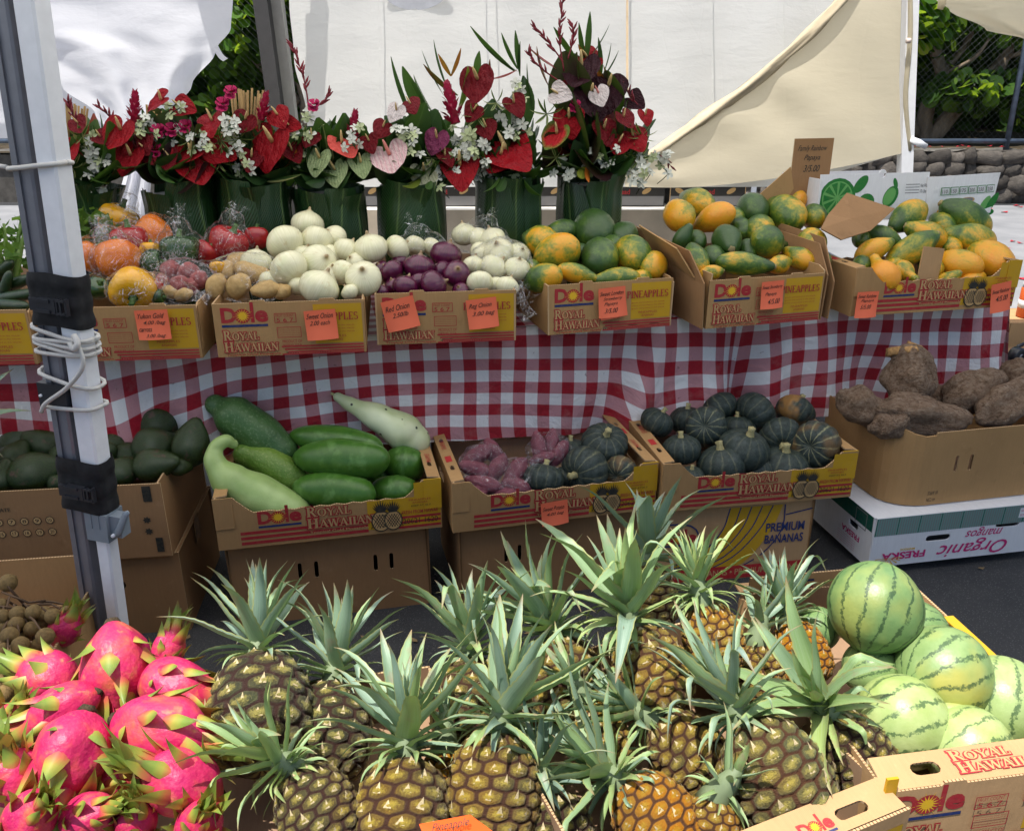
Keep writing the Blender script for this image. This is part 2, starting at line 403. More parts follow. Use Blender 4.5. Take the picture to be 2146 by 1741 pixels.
# ---- dry stone wall
WY = 11.15
n = NT('dark basalt stone'); c = n.co('Object', rand=7)
cc = n.ramp(n.noise(3.5,c,6,.65), [(.25,(.035,.030,.027)),(.5,(.08,.07,.06)),(.78,(.15,.13,.11))])
cc = n.hsv(cc, v=n.math('MULTIPLY_ADD', n.rand(), .9, .6)); STONE = n.bsdf(cc, .85, n.bump(n.noise(14,c,6,.7), .8, .02), .3)
MORT = plain('wall mortar', (.085,.078,.07), .9, .3, 12, .2, bump=.5)
wall = empty('stone_wall', (0,WY,0), 0, 'low wall of dark rough lava stones below the wire fence', 'wall')
b = MB(); b.box((-9,.09,0),(11,.42,.60)); b.build('wall_core', MORT, wall, False)
stones = []
for k in range(7):
    b = MB(); NU, NV = 9, 6
    def fn(u, v, k=k):
        a = u*2*math.pi; p = (v-.5)*math.pi
        q = Vector((math.cos(a)*math.cos(p), math.sin(a)*math.cos(p), math.sin(p)))
        q = Vector([math.copysign(abs(t)**.42, t) for t in q]); d = 1+.34*noise.noise(q*1.7+Vector((k*9,0,0)))
        return q*.5*d
    b.grid(fn, NU, NV, wrap=True); stones.append(b.mesh('stone', STONE, True))
z = 0.0
for row, h in enumerate((.17,.165,.16,.15)):
    x = -5.2
    while x < 10.2:
        wd = rnd.uniform(.15,.36); hh = h*rnd.uniform(.85,1.2)
        if not (-4.3 < x < 9.8): x += wd; continue
        o = ob('stone', rnd.choice(stones), wall); o.location = (x+wd/2, .09, z+h/2); o.scale = (wd*1.16, .30*rnd.uniform(.8,1.2), hh*1.2)
        o.rotation_euler = (rnd.uniform(-.2,.2), rnd.uniform(-.22,.22), rnd.uniform(-.2,.2)); x += wd
    z += h
b = MB(); b.grid(lambda u,v: (-9+20*u, .0+.5*v, .65+.035*noise.noise(Vector((u*60,v*3,5)))), 160, 4); 
cap = b.build('wall_top', plain('grey wall cap', (.16,.15,.135), .9, .3, 6, .2, bump=.5), wall)

# ---- wire fence on the wall
STEEL = plain('blue grey galvanised pipe', (.10,.13,.18), .45, .3, 9, .5, metal=.5)
WIRE = plain('fence wire', (.10,.105,.11), .5, .1, 9, .5, metal=.6)
fen = empty('wire_fence', (0,WY+.22,.66), 0, 'chain link fence on pipe posts standing on the stone wall', 'fence')
b = MB(); b.sweep([(-9,0,.10),(10.5,0,.10)], .03, 8); b.build('bottom_rail', STEEL, fen)
b = MB(); b.sweep([(-9,0,2.3),(10.5,0,2.3)], .03, 8); b.build('top_rail', STEEL, fen)
for x in (-6.0,-3.0,.4,3.6,6.42,9.4):
    b = MB(); b.sweep([(x,.0,-.05),(x-.04,0,2.4)], .036, 8); b.build('post', STEEL, fen)
b = MB(); hgt = 2.2; st = .085; x = -8.0
while x < 10:
    for s_ in (1,-1):
        x0, x1 = x, x+s_*hgt
        if (-3.9 < x < -1.2 or 4.3 < x < 9.5):
            p, q = Vector((x0, .004*s_, .1)), Vector((x1, .004*s_, .1+hgt)); b.sweep([p, q], .0012, 3)
    x += st
wm = b.build('wire_mesh', WIRE, fen); wm['kind'] = 'stuff'

# ---- trees behind the wall
def leafmat(name, c0, c1, c2, tr):
    n = NT(name); r = n.rand(); c = n.co('Generated')
    cc = n.ramp(r, [(.0,c0),(.55,c1),(.93,c2),(1.,(.5,.36,.02))]); cc = n.hsv(cc, v=n.math('MULTIPLY_ADD', n.noise(4,n.co('Object',rand=5),3), .6, .7))
    return n.bsdf(cc, .5, None, .25, trans=(.42, tr))
LEAF = leafmat('sea grape leaf', (.045,.115,.015), (.08,.19,.022), (.18,.31,.025), (.42,.60,.03))
n = NT('mass of leaves'); rr = n.attr('rnd'); cc = n.ramp(rr, [(0,(.018,.048,.009)),(.6,(.042,.10,.015)),(1,(.11,.20,.02))]); LEAF2 = n.bsdf(cc, .5, None, .25, trans=(.42,(.20,.34,.03)))
BARK = (lambda n: n.bsdf(n.ramp(n.noise(8,n.co('Object',(1,1,.3)),6,.7), [(.3,(.10,.075,.05)),(.7,(.30,.235,.165))]), .9, n.bump(n.noise(25,n.co('Object',(1,1,.25)),5), .7, .02), .2))(NT('grey brown bark'))
b = MB(); ring = [(math.cos(a)*.5*(1+.12*math.cos(a)), math.sin(a)*.47) for a in [2*math.pi*k/9 for k in range(9)]]
b.add([(0,0,0)]+[(x,y,.09*(x*x+y*y)*4-.03) for x,y in ring], [(0,k+1,(k+1)%9+1) for k in range(9)]); LEAFME = b.mesh('leaf', LEAF)
def tree(name, x, y, limbs, blobs, nbig, nmass, label, seed):
    rg = random.Random(seed); t = empty(name, (x,y,.7), 0, label, 'tree', 'trees behind the fence')
    b = MB()
    for pts, r0, r1 in limbs:
        P = bezier(pts, 10); b.sweep(P, [r0+(r1-r0)*i/10 for i in range(11)], 8)
    b.build('trunk', BARK, t)
    crown = empty('crown'); crown.parent = t
    def spot():
        bl = rg.choice(blobs); 
        while True:
            q = Vector([rg.uniform(-1,1) for _ in range(3)])
            if q.length < 1: break
        return Vector(bl[0]) + Vector((q.x*bl[1][0], q.y*bl[1][1], q.z*bl[1][2]))
    L = [spot() for _ in range(nbig+nmass)]; L.sort(key=lambda p: p.y)
    mass = MB(); rv = []
    for i, p in enumerate(L):
        s = rg.uniform(.10,.23); q = Quaternion((rg.uniform(-1,1),rg.uniform(-1,1),rg.uniform(-.6,.6)), rg.uniform(.3,2.4))
        if i < nbig:
            o = ob('leaf', LEAFME, crown); o.location = p; o.rotation_mode = 'QUATERNION'; o.rotation_quaternion = q; o.scale = (s,s,s)
        else:
            mass.add([p+q@(Vector(v.co)*s) for v in LEAFME.vertices], [tuple(f.vertices) for f in LEAFME.polygons]); rv += [rg.random()]*len(LEAFME.vertices)
    if nmass:
        mass.at['rnd'] = rv; m = mass.build('leaf_mass', LEAF2, crown, True); m['kind'] = 'stuff'
    return t
tree('sea_grape_tree', 6.1, 12.9, [
    ([(0,0,-.2),(-.1,0,.35),(.05,.0,.9),(-.4,0,1.7),(-.5,.1,2.9)], .14,.05), ([(0,0,-.1),(.35,-.1,.5),(.75,-.2,1.0),(1.0,0,1.6),(1.3,.1,2.8)], .13,.05),
    ([(-.1,0,.0),(-.5,-.2,.35),(-.95,-.2,.6),(-1.1,0,1.2)], .07,.03), ([(-.75,.1,-.3),(-.75,.1,.5),(-.8,.1,1.1),(-.6,.2,2.2)], .08,.04), ([(.05,0,.9),(.4,.1,1.4),(.35,.1,2.2)], .06,.03),
    ([(-.3,-.3,1.3),(-.7,-.4,1.7),(-1.2,-.4,1.9)], .035,.015), ([(.8,-.3,1.1),(1.2,-.4,1.25),(1.8,-.4,1.3)], .035,.015), ([(0,-.3,.9),(.3,-.45,1.15),(.5,-.5,1.7)], .03,.012)],
    [((-.9,0,1.9),(1.0,.7,.75)),((.3,.0,2.2),(1.1,.7,.8)),((1.3,0,1.8),(.9,.7,.7)),((.2,.3,1.4),(1.6,.6,.5)),((-.9,.5,1.0),(.8,.5,.5)),((1.6,.5,.9),(.7,.5,.5)),((0,.7,2.8),(2.2,.9,.9)),((.9,-.5,1.75),(.9,.3,.55)),((-.7,-.5,1.6),(.6,.3,.5)),((.5,-.45,.65),(.9,.2,.28)),((-.2,.6,.8),(2.0,.4,.5))],
    300, 4200, 'sea grape tree with forked grey trunk behind the fence on the right', 3)
tree('sea_grape_tree', -3.0, 12.6, [
    ([(0,0,-.2),(.1,0,.6),(-.2,0,1.4),(.2,.1,2.6)], .12,.05), ([(.05,0,.4),(.6,-.1,.9),(.9,0,1.6),(1.0,.1,2.6)], .09,.04), ([(0,0,.5),(-.6,0,1.1),(-1.0,.1,1.9)], .07,.03)],
    [((-.9,0,1.7),(.9,.7,.8)),((.0,-.1,2.1),(.9,.7,.8)),((.9,0,1.8),(.8,.7,.8)),((.1,.2,1.1),(1.5,.5,.5)),((.2,.5,.5),(1.8,.5,.4)),((0,.6,2.8),(1.9,.9,.8))],
    300, 3600, 'leafy sea grape tree between the two tarpaulins, left of centre', 5)
# thicket further back that closes the view
rg = random.Random(9); mass = MB(); rv = []
for i in range(19000):
    x = rg.uniform(-7,2) if i % 2 else rg.uniform(4,13); y = rg.uniform(14.0,16.5); zz = .6+rg.random()**1.15*4.9; s = rg.uniform(.16,.34)
    q = Quaternion((rg.uniform(-1,1),rg.uniform(-1,1),rg.uniform(-.6,.6)), rg.uniform(.3,2.4))
    mass.add([Vector((x,y,zz))+q@(Vector(v.co)*s) for v in LEAFME.vertices], [tuple(f.vertices) for f in LEAFME.polygons]); rv += [rg.random()]*len(LEAFME.vertices)
mass.at['rnd'] = rv; o = mass.build('thicket', LEAF2, None, True); tag(o, 'dense dark thicket closing the view behind the trees', 'thicket', kind='stuff')
# fallen red petals on pavement and wall
PET = plain('fallen red petal', (.45,.02,.035), .5, .2, 9)
b = MB()
for i in range(240):
    if i < 190: x, y, zz = rg.uniform(3.2,8.5), rg.uniform(6.3,10.9), .012
    else: x, y, zz = rg.uniform(4,9.5), WY+rg.uniform(.02,.4), .70
    s = rg.uniform(.02,.045); a = rg.uniform(0,6.3)
    b.add([(x+s*math.cos(a+k*1.57)*(1.4 if k%2 else 1), y+s*math.sin(a+k*1.57), zz+(.012 if k%2 else 0)) for k in range(4)], [(0,1,2,3)])
o = b.build('fallen_petals', PET, None); tag(o, 'scattered red petals fallen on the sunlit pavement and wall', 'petals', kind='stuff')

b = MB()
for i in range(90):
    x, y = rg.uniform(-1.6,3.2), rg.uniform(1.2,3.4); s = rg.uniform(.008,.022); a = rg.uniform(0,6.3)
    b.add([(x+s*math.cos(a+k*1.57)*(1.7 if k%2 else .7), y+s*math.sin(a+k*1.57)*(1.7 if k%2 else .7), .003+(.006 if k == 1 else 0)) for k in range(4)], [(0,1,2,3)])
o = b.build('ground_litter', plain('dry leaf scraps', (.22,.15,.07), .8, .4, 9)); tag(o, 'dry leaf scraps and bits scattered on the dark asphalt', 'litter', kind='stuff')
# ================================================================== TENTS AND TARPAULINS
def fabric(name, col, tr, trc, bs=.5, sc=7, crease=1.2):
    n = NT(name); c = n.co('Object'); 
    w1 = n.noise(sc, n.co('Object',(.6,1,1.5)), 5, .6, .2); w2 = n.noise(sc*.35, n.co('Object',(1,1,.3)), 3, .5, .3); fold = n.voro(sc*.8, n.co('Object',(1,1,.55),rot=(0,.6,0)), 'DISTANCE_TO_EDGE')
    h = n.math('ADD', n.math('MULTIPLY', w2, 2.2), w1); h = n.math('ADD', h, n.math('MULTIPLY', n.math('MINIMUM', fold, .03), crease))
    cc = n.mix(n.ramp(n.noise(1.6,c,5), [(.5,0),(.8,.35)]), col, tuple(x*.92 for x in col))
    nr = n.bump(n.noise(300,c,1), .05, .001); nr = n.bump(h, bs, .05, nr)
    return n.bsdf(cc, .7, nr, .25, trans=(tr, trc))
ROOF = fabric('tent roof cloth', (.88,.88,.86), .86, (.92,.91,.88), .2)
TARP_W = fabric('white tarpaulin', (.56,.56,.55), .5, (.84,.85,.83), .24, 7)
TARP_L = fabric('bluish white tarpaulin', (.60,.61,.66), .5, (.86,.87,.93), .22, 4)
TARP_C = fabric('cream canvas', (.62,.56,.43), .5, (.82,.75,.58), .12, 4)
WHITE_P = plain('white powder coat', (.80,.81,.84), .35, .04, 40, .5)
GREY_P = plain('grey anodised aluminium', (.20,.205,.235), .4, .08, 30, .5, metal=.35)
DARK_P = plain('dark bronze aluminium', (.045,.043,.042), .45, .1, 30, .5)
STRAP = (lambda n: n.bsdf(n.ramp(n.noise(60,n.co(),4), [(.3,(.008,.008,.009)),(.7,(.022,.022,.024))]), .75, n.bump(n.noise(500,n.co(),2), .4, .001), .3))(NT('black nylon webbing'))
PLASTIC_B = plain('black plastic', (.022,.024,.03), .28, .1, 30, .5)
PLASTIC_G = plain('grey plastic', (.20,.235,.27), .4, .06, 30, .5)
CORD = (lambda n: n.bsdf((.70,.68,.64), .8, n.bump(n.wave(420,n.co('Object'),3,2), .5, .002), .2))(NT('white braided cord'))

TA = at_z(460,749,.745); TB = at_z(2130,641,.745)
TU = (TB-TA).normalized(); TV = Vector((-TU.y, TU.x, 0)); TANG = math.atan2(TU.y, TU.x)
def tp(s, v, z): return TA + TU*s + TV*v + Vector((0,0,z-.745))      # table frame: along, back, height
def at_v(px, py, v): return at_plane(px, py, TA+TV*v, TV)

# roofs above the stall (out of the frame; they shade the rows)
EAVE = 2.12
def line_hit(k): return 1.44+.13*k      # where the shade's edge lies at fruit height
off = sdir.xy/sdir.z*(EAVE-.47)
def roof_quad(x0, x1, y1):
    P = [Vector((x, line_hit(x-off.x)+off.y, EAVE)) for x in (x0,x1)]
    Q = [Vector((x, y1, EAVE+.05)) for x in (x1,x0)]
    return P+Q
def roof(name, quad, parent, peak=.75, scal=.03):
    b = MB(); A,B,C_,D = quad
    def fn(u, v):
        p = A.lerp(B,u).lerp(D.lerp(C_,u), v); k = min(u,1-u,v,1-v)*2
        return p + Vector((0, (-scal*math.sin(u*math.pi*9)**2 if v == 0 else 0), peak*k - .10*math.sin(k*math.pi)))
    b.grid(fn, 36, 24); return b.build(name, ROOF, parent)
tent = empty('canopy_tent', (0,0,0), 0, 'white canopy tent over the stall, its slim white corner leg strapped to a grey one', 'tent')
roof('roof', roof_quad(-1.30, 2.6, 3.75), tent)
tent2 = empty('canopy_tent', (0,0,0), 0, 'neighbouring canopy tent with the grey leg strapped beside the white one', 'tent')
roof('roof', roof_quad(-4.6, -1.27, 2.75), tent2)

# strapped pair of legs, front left.  pole axis from foot to top, both slightly off plumb
PD = 1.57
P_lo = at_y(232,1330,PD); P_hi = at_y(40,0,PD)
pdir = (P_hi-P_lo).normalized(); base = P_lo - pdir*(P_lo.z/pdir.z); top = base + pdir*(EAVE/pdir.z)
pm = Matrix.Translation(base) @ (pdir.to_track_quat('Z','Y').to_matrix().to_4x4())
# local frame with x right, y back
zx = Vector((1,0,0)) - pdir*pdir.x; zx.normalize(); zy = pdir.cross(zx)
PM = Matrix(((zx.x,zy.x,pdir.x,base.x),(zx.y,zy.y,pdir.y,base.y),(zx.z,zy.z,pdir.z,base.z),(0,0,0,1))) @ Matrix.Rotation(R(-14),4,'Z')
PLEN = EAVE/pdir.z
def pz(py): 
    p = at_y(40+(232-40)*py/1330, py, PD); return (p-base).dot(pdir)
def leg(b, x0, x1, y0, y1, z0, z1, groove=True):
    # square tube with rounded corners and a groove in its face
    w_ = x1-x0; r = .004
    prof = [(x0+r,y0),(x0+w_*.36,y0)] + ([(x0+w_*.36,y0+.004),(x0+w_*.64,y0+.004)] if groove else []) + [(x0+w_*.64,y0),(x1-r,y0),(x1,y0+r),(x1,y1-r),(x1-r,y1),(x0+r,y1),(x0,y1-r),(x0,y0+r)]
    k = len(prof); vs = [PM @ Vector((x,y,z0)) for x,y in prof]+[PM @ Vector((x,y,z1)) for x,y in prof]
    b.add(vs, [(i,(i+1)%k,k+(i+1)%k,k+i) for i in range(k)]+[tuple(range(k))[::-1], tuple(range(k,2*k))])
b = MB(); leg(b, .004,.046, -.022,.022, pz(1085), PLEN, False); b.build('leg', WHITE_P, tent, False)
b = MB(); leg(b, .009,.041, -.017,.017, 0, pz(1085), False); b.build('inner_leg', WHITE_P, tent, False)
b = MB(); b.box((-.02,-.035,0),(.07,.05,.008), 0, PM); b.build('foot', WHITE_P, tent, False)
b = MB(); leg(b, -.052,-.008, -.020,.024, 0, PLEN, True); b.build('leg', GREY_P, tent2, False)
b = MB(); b.box((-.06,-.03,.0),(-.005,.04,.007), 0, PM); b.build('foot', GREY_P, tent2, False)
# back legs of the tent (hidden corners keep it standing)
for x, y in ((2.75,1.5),):
    b = MB(); b.box((x-.022,y-.022,0),(x+.022,y+.022,EAVE+.02)); b.build('leg', WHITE_P, tent, False)
for x, y in ((-4.5,.9),(-4.5,4.2)):
    b = MB(); b.box((x-.022,y-.022,0),(x+.022,y+.022,EAVE+.02)); b.build('leg', GREY_P, tent2, False)
# latch clamp
b = MB(); z0, z1 = pz(1118), pz(1062)
b.box((.000,-.026,z0),(.052,.026,z1), 0, PM); b.box((.052,-.016,z0+.012),(.078,.012,z1-.004), 0, PM)
for k in (.016,.034): b.box((k-.0012,-.0275,z0+.03),(k+.0012,-.0255,z1), 0, PM)
cl = b.build('slider_clamp', PLASTIC_G, tent, False)
b = MB(); b.sweep([PM@Vector((.062,-.02,z0+.018)), PM@Vector((.080,-.024,z0+.035)), PM@Vector((.10,-.024,z1+.012)), PM@Vector((.108,-.024,z1+.02))], [.007,.009,.008,.004], 8, flat=.5); b.build('lever', PLASTIC_G, cl)
b = MB(); b.sweep([PM@Vector((.066,-.030,z0+.022)), PM@Vector((.066,-.014,z0+.022))], .004, 8); b.build('rivet', WHITE_P, cl)
b = MB(); b.box((-.062,-.03,pz(850)),(.002,.03,pz(800)), 0, PM); b.build('bracket', PLASTIC_B, tent2, False)
b = MB(); b.sweep([PM@Vector((-.055,-.034,pz(826))), PM@Vector((-.055,-.028,pz(826)))], .003, 8); b.build('rivet', WHITE_P, tent2)
# straps
def strap(py0, py1, label):
    s_ = empty('strap', tuple(PM@Vector((0,-.03,pz(py1)))), 0, label, 'strap', 'webbing straps on the tent legs')
    inv = s_.matrix_basis.inverted() if False else Matrix.Translation(-Vector(s_.location))
    b = MB(); z0, z1 = pz(py1), pz(py0); N = 40
    def fn(u, v):
        a = u*2*math.pi; x, y = math.cos(a), math.sin(a); k = .0012*math.sin(v*17)+.0025*noise.noise(Vector((x*2,y*2,v*3+z0*9)))
        p = 5; rr = 1/((abs(x)**p+abs(y)**p)**(1/p))
        z = z0+(z1-z0)*v + .004*math.sin(a*2+z0*30)
        return inv @ (PM @ Vector((-.003+x*rr*(.0535+k), .001+y*rr*(.031+k), z)))
    b.grid(fn, N, 14, wrap=True); b.build('webbing', STRAP, s_)
    zc = z0+(z1-z0)*.46
    b = MB(); b.box((-.018,-.046,zc-.014),(.022,-.034,zc+.014), 0, inv@PM); b.box((-.036,-.044,zc-.012),(-.018,-.036,zc+.012), 0, inv@PM)
    for k in (-1,1): b.box((-.020,-.049,zc+k*.010-.003),(.012,-.045,zc+k*.010+.003), 0, inv@PM)
    b.build('buckle', PLASTIC_B, s_, False)
    b = MB(); b.box((.022,-.045,zc-.016),(.026,-.036,zc+.016), 0, inv@PM); b.box((.042,-.045,zc-.016),(.046,-.036,zc+.016), 0, inv@PM); b.box((.0245,-.047,zc-.014),(.0435,-.041,zc-.010),0,inv@PM); b.box((.0245,-.047,zc+.010),(.0435,-.041,zc+.014),0,inv@PM); b.box((.031,-.046,zc-.0155),(.035,-.040,zc+.0155),0,inv@PM)
    b.build('slide_buckle', PLASTIC_B, s_, False)
strap(570, 680, 'upper black webbing strap with side release buckle around both legs')
strap(955, 1062, 'lower black webbing strap with side release buckle, just above the grey clamp')
# cord
def loop(py, tilt, b, ext=.012):
    P = []
    for k in range(25):
        a = 2*math.pi*k/24; x, y = math.cos(a), math.sin(a); p = 4; rr = 1/((abs(x)**p+abs(y)**p)**(1/p))
        P.append(PM @ Vector((-.003+x*rr*(.054+ext*.5), y*rr*(.028+ext*.3), pz(py)+tilt*x)))
    b.sweep(P, .0042, 7)
b = MB()
for py, tl in ((694,-.012),(706,.003),(714,-.006),(724,-.010),(734,.002),(790,-.013),(846,.004)): loop(py, tl, b)
b.sweep(bezier([PM@Vector((.052,-.036,pz(700))), PM@Vector((.062,-.04,pz(745))), PM@Vector((.02,-.042,pz(795))), PM@Vector((-.035,-.042,pz(835))), PM@Vector((-.055,-.036,pz(858)))], 20), .0044, 7)
b.sweep(bezier([PM@Vector((.045,-.034,pz(688))), PM@Vector((.058,-.042,pz(700))), PM@Vector((.05,-.046,pz(712))), PM@Vector((.04,-.04,pz(702)))], 12), .006, 7)
o = b.build('rope_coil', CORD); tag(o, 'white cord wound round both strapped legs between the two straps', 'rope')
b = MB(); P = []
for k in range(33):
    a = 2*math.pi*k/32; x, y = math.cos(a), math.sin(a); p = 4; rr = 1/((abs(x)**p+abs(y)**p)**(1/p)); P.append(PM @ Vector((-.006+x*rr*.056, y*rr*.028, pz(348)+.010*x)))
b.sweep(P, .0045, 7); b.sweep(bezier([PM@Vector((-.06,-.02,pz(354))), PM@Vector((-.16,0,pz(356))), PM@Vector((-.4,.03,pz(364)))], 10), .0042, 7)
o = b.build('guy_line', CORD); tag(o, 'single white line tied round both legs above the upper strap', 'rope')

# tent legs further back, beside the middle tarpaulin
def backleg(name, px0, px1, pyt, pyb, Y, wd, m, label):
    a = at_y(px0, pyt, Y); c = at_y(px1, pyb, Y); d = (a-c).normalized(); base = c - d*(c.z/d.z); tp_ = base + d*(2.6/d.z)
    r = empty(name, base, 0, label, 'tent leg'); b = MB(); x = Vector((1,0,0)); y = d.cross(x)
    vs = []
    for q in (base, tp_):
        for sx, sy in ((-1,-1),(1,-1),(1,1),(-1,1)): vs.append(q-base+x*sx*wd/2+y*sy*wd/2)
    b.add(vs, [(0,1,5,4),(1,2,6,5),(2,3,7,6),(3,0,4,7),(4,5,6,7),(3,2,1,0)]); b.build('tube', m, r, False)
    b = MB(); b.box((-.06,-.06,0),(.06,.06,.01)); b.build('foot_plate', m, r, False); return r
r_ = backleg('tent_leg', 548,576,0,205,4.3,.066, DARK_P, 'dark bronze tent leg to the left of the middle tarpaulin')
backleg('tent_leg', 580,605,0,205,4.36,.056, plain('taupe grey alloy', (.30,.29,.26),.5,.1,20,.5), 'taupe grey tent leg directly right of the dark one')
r_ = backleg('tent_leg', 1908,1896,0,360,4.34,.058, WHITE_P, 'slim white tent leg at the right edge of the cream canvas')

# tarpaulins : sheets hung at their own distance, from rows of (py, px left, px right)
def sheet(name, rows, Y, m, label, folds=6, amp=.03, nu=60, nv=50, dy=0, dYdx=0, seed=0, cat='tarpaulin', sag=0):
    def fn(u, v):
        q = v*(len(rows)-1); i = min(int(q), len(rows)-2); t = q-i; t2 = t*t*(3-2*t)
        ra, rb = rows[i], rows[i+1]; py = ra[0]+(rb[0]-ra[0])*t; xl = ra[1]+(rb[1]-ra[1])*t2; xr = ra[2]+(rb[2]-ra[2])*t2
        px = xl+(xr-xl)*u; py2 = py+sag*math.sin(u*math.pi)*v
        yy = Y + dYdx*(px-1073)/1000 + amp*1.5*(math.sin(u*math.pi*folds+1.3*v+seed)*.6+.5*noise.noise(Vector((u*folds*.9+seed,v*1.6,seed)))) + dy*v + amp*.5*noise.noise(Vector((u*9+seed,v*9,2)))
        return at_y(px, py2, yy)
    b = MB(); b.grid(fn, nu, nv); o = b.build(name, m); 
    org = Vector((sum((v.co.x for v in o.data.vertices))/len(o.data.vertices), Y, 0)); o.data.transform(Matrix.Translation(-org)); o.location = org
    return tag(o, label, cat)
t1 = sheet('tarpaulin', [(-330,560,1930),(0,606,1925),(120,616,1918),(240,642,1912),(300,648,1908),(392,652,1700)], 4.62, TARP_W, 'large white tarpaulin hanging behind the flower bouquets', 14, .016, 110, 60, dy=-.22, seed=2)
b = MB(); b.grid(lambda u,v: at_y(1312+5*u, -60+250*v, 4.572-.098*v)-Vector(t1.location), 1, 14); b.build('tape_seam', plain('tan seam tape', (.55,.42,.27), .7, .15, 20), t1)
b = MB(); b.add([at_y(870+60*math.cos(a)*1.15, -22+44*math.sin(a), 4.558)-Vector(t1.location) for a in [2*math.pi*k/28 for k in range(28)]], [tuple(range(28))]); b.build('grey_patch', plain('grey patch cloth', (.42,.43,.46), .7, .1, 20), t1)
for px in (792, 1012, 1036, 1490, 1640):
    b = MB(); b.grid(lambda u,v: at_y(px+3*u+4*v, -60+380*v, 4.574-.150*v+.003*math.sin(v*9))-Vector(t1.location), 1, 16); b.build('seam', TARP_W, t1)
# cream canvas, folded back along a diagonal
def cream(u, v):
    # u along the hem/diagonal, v from hem (0) to diagonal edge (1)
    hem = bezier([(1310,392,0),(1460,392,0),(1640,372,0),(1790,345,0),(1906,318,0)], 40); dia = bezier([(1305,360,0),(1420,285,0),(1560,185,0),(1690,75,0),(1906,-180,0)], 40)
    i = u*40; k = min(int(i),39); f_ = i-k; h = hem[k].lerp(hem[k+1],f_); d = dia[k].lerp(dia[k+1],f_)
    p = h.lerp(d, v); fold = .012*math.sin((u*1.0+v*.10)*math.pi*7+.6*math.sin(v*2))*(.22+.78*v)*(1-.3*u)+.008*math.sin((u+v*.2)*29)*v
    return at_y(p.x, p.y, 4.32+.16*v*u+fold+.008*noise.noise(Vector((u*4,v*3,1))))
b = MB(); b.grid(cream, 90, 40); 
o = b.build('canvas_sheet', TARP_C); tag(o, 'cream canvas sheet gathered up along a diagonal to the white leg', 'canvas')
b = MB(); D = [at_y(q[0],q[1],4.315+.13*i/6) for i, q in enumerate(((1300,362),(1385,312),(1470,252),(1560,188),(1650,112),(1730,38),(1800,-40)))]
b.sweep(bezier(D,30), lerps([.010,.018,.024,.024,.022,.022,.022],30), 12, sec=lambda a,t: 1+.35*math.sin(a*3+t*9)+.2*math.sin(a*5-t*23)); b.build('rolled_edge', plain('canvas roll', (.50,.42,.29), .8, .1, 20), o)
b = MB(); b.sweep(bezier([at_y(1902,-120,4.32),at_y(1908,60,4.31),at_y(1898,200,4.31),at_y(1906,316,4.32)],14), .012, 8); b.build('hem', TARP_C, o)
b = MB(); b.sweep([at_y(1908,292,4.31),at_y(1925,300,4.30),at_y(1942,308,4.30)], [.014,.018,.012], 8, flat=.4); b.build('tie_strap', WHITE_P, o)
for s_,px,py in ((0,1908,85),):
    b = MB(); b.sweep([at_y(1900,86,4.28),at_y(1908,86,4.28)], .012, 8); b.build('tie_loop', plain('pinkish tie', (.6,.5,.45), .7), o)
sheet('tarpaulin', [(-260,-330,520),(0,-260,488),(58,-200,484),(108,20,452),(180,130,402),(240,200,352),(300,262,330),(350,262,318),(452,238,312)], 3.55, TARP_L, 'bluish white tarpaulin gathered to a narrow tail on the left', 5, .024, 70, 60, dy=-.25, seed=4)
sheet('tarpaulin', [(60,-300,150),(160,-300,170),(230,-280,235),(290,-250,300)], 3.75, TARP_L, 'lower flap of tarpaulin showing behind the front left legs', 4, .03, 40, 20, seed=7)
b = MB(); b.grid(lambda u,v: at_y(446+22*v+10*u, 100+28*v-6*u+6*math.sin(v*3), 3.46-.03*v), 3, 6); o = b.build('tie_tab', TARP_L); tag(o, 'short white tie tab on the edge of the left tarpaulin', 'tie tab')
sheet('tarpaulin', [(-220,1900,2500),(0,1962,2440),(22,1990,2400),(62,2064,2380),(84,2150,2360),(96,2240,2340)], 3.1, TARP_C, 'corner of pale canvas hanging in at the top right', 4, .03, 40, 24, seed=8)
b = MB(); b.sweep([at_y(1978,-20,3.06),at_y(1974,8,3.06),at_y(1970,20,3.06)], [.012,.014,.010], 8, flat=.5); o = b.build('tie_tab', TARP_C); tag(o, 'small pale tie tab hanging at the top right canvas corner', 'tie tab')

# ================================================================== STALL TABLE AND GINGHAM CLOTH
S_L, S_R = -1.25, 2.62
TOPZ = .738
tab = empty('folding_table', tuple(tp((S_L+S_R)/2,.4,0)), TANG, 'long folding table under the red gingham cloth', 'table')
b = MB(); b.box((-(S_R-S_L)/2+.01,-.255,TOPZ-.04),((S_R-S_L)/2-.01,.37,TOPZ-.004)); b.build('table_top', plain('grey table plastic', (.5,.5,.5), .5), tab, False)
for x in (-1.75,-.6,.6,1.75):
    for y in (-.10,.3):
        b = MB(); b.sweep([(x,y,0),(x,y,TOPZ-.04)], .014, 8); b.build('leg', STEEL, tab)
n = NT('red gingham cloth'); uv = n.co('UV'); x_, y_, z_ = n.sep(uv); 
nz = n.noise(14, uv, 3, .5, 0, True); 
def stripe(v): 
    q = n.math('FRACT', n.math('DIVIDE', n.math('ADD', v, 20.0), .080)); return n.math('GREATER_THAN', q, .5)
sx, sy = stripe(x_), stripe(y_)
tw = n.math('GREATER_THAN', n.math('SINE', n.math('MULTIPLY', n.math('ADD', x_, y_), 2600)), 0.0)
both = n.math('ADD', sx, sy); 
red, wht = (.33,.006,.020), (.80,.80,.81)
pink = n.mix(n.math('MULTIPLY_ADD', tw, .14, .42), red, (.72,.52,.56)); 
cc = n.mix(n.math('GREATER_THAN', both, .5), wht, pink); cc = n.mix(n.math('GREATER_THAN', both, 1.5), cc, red)
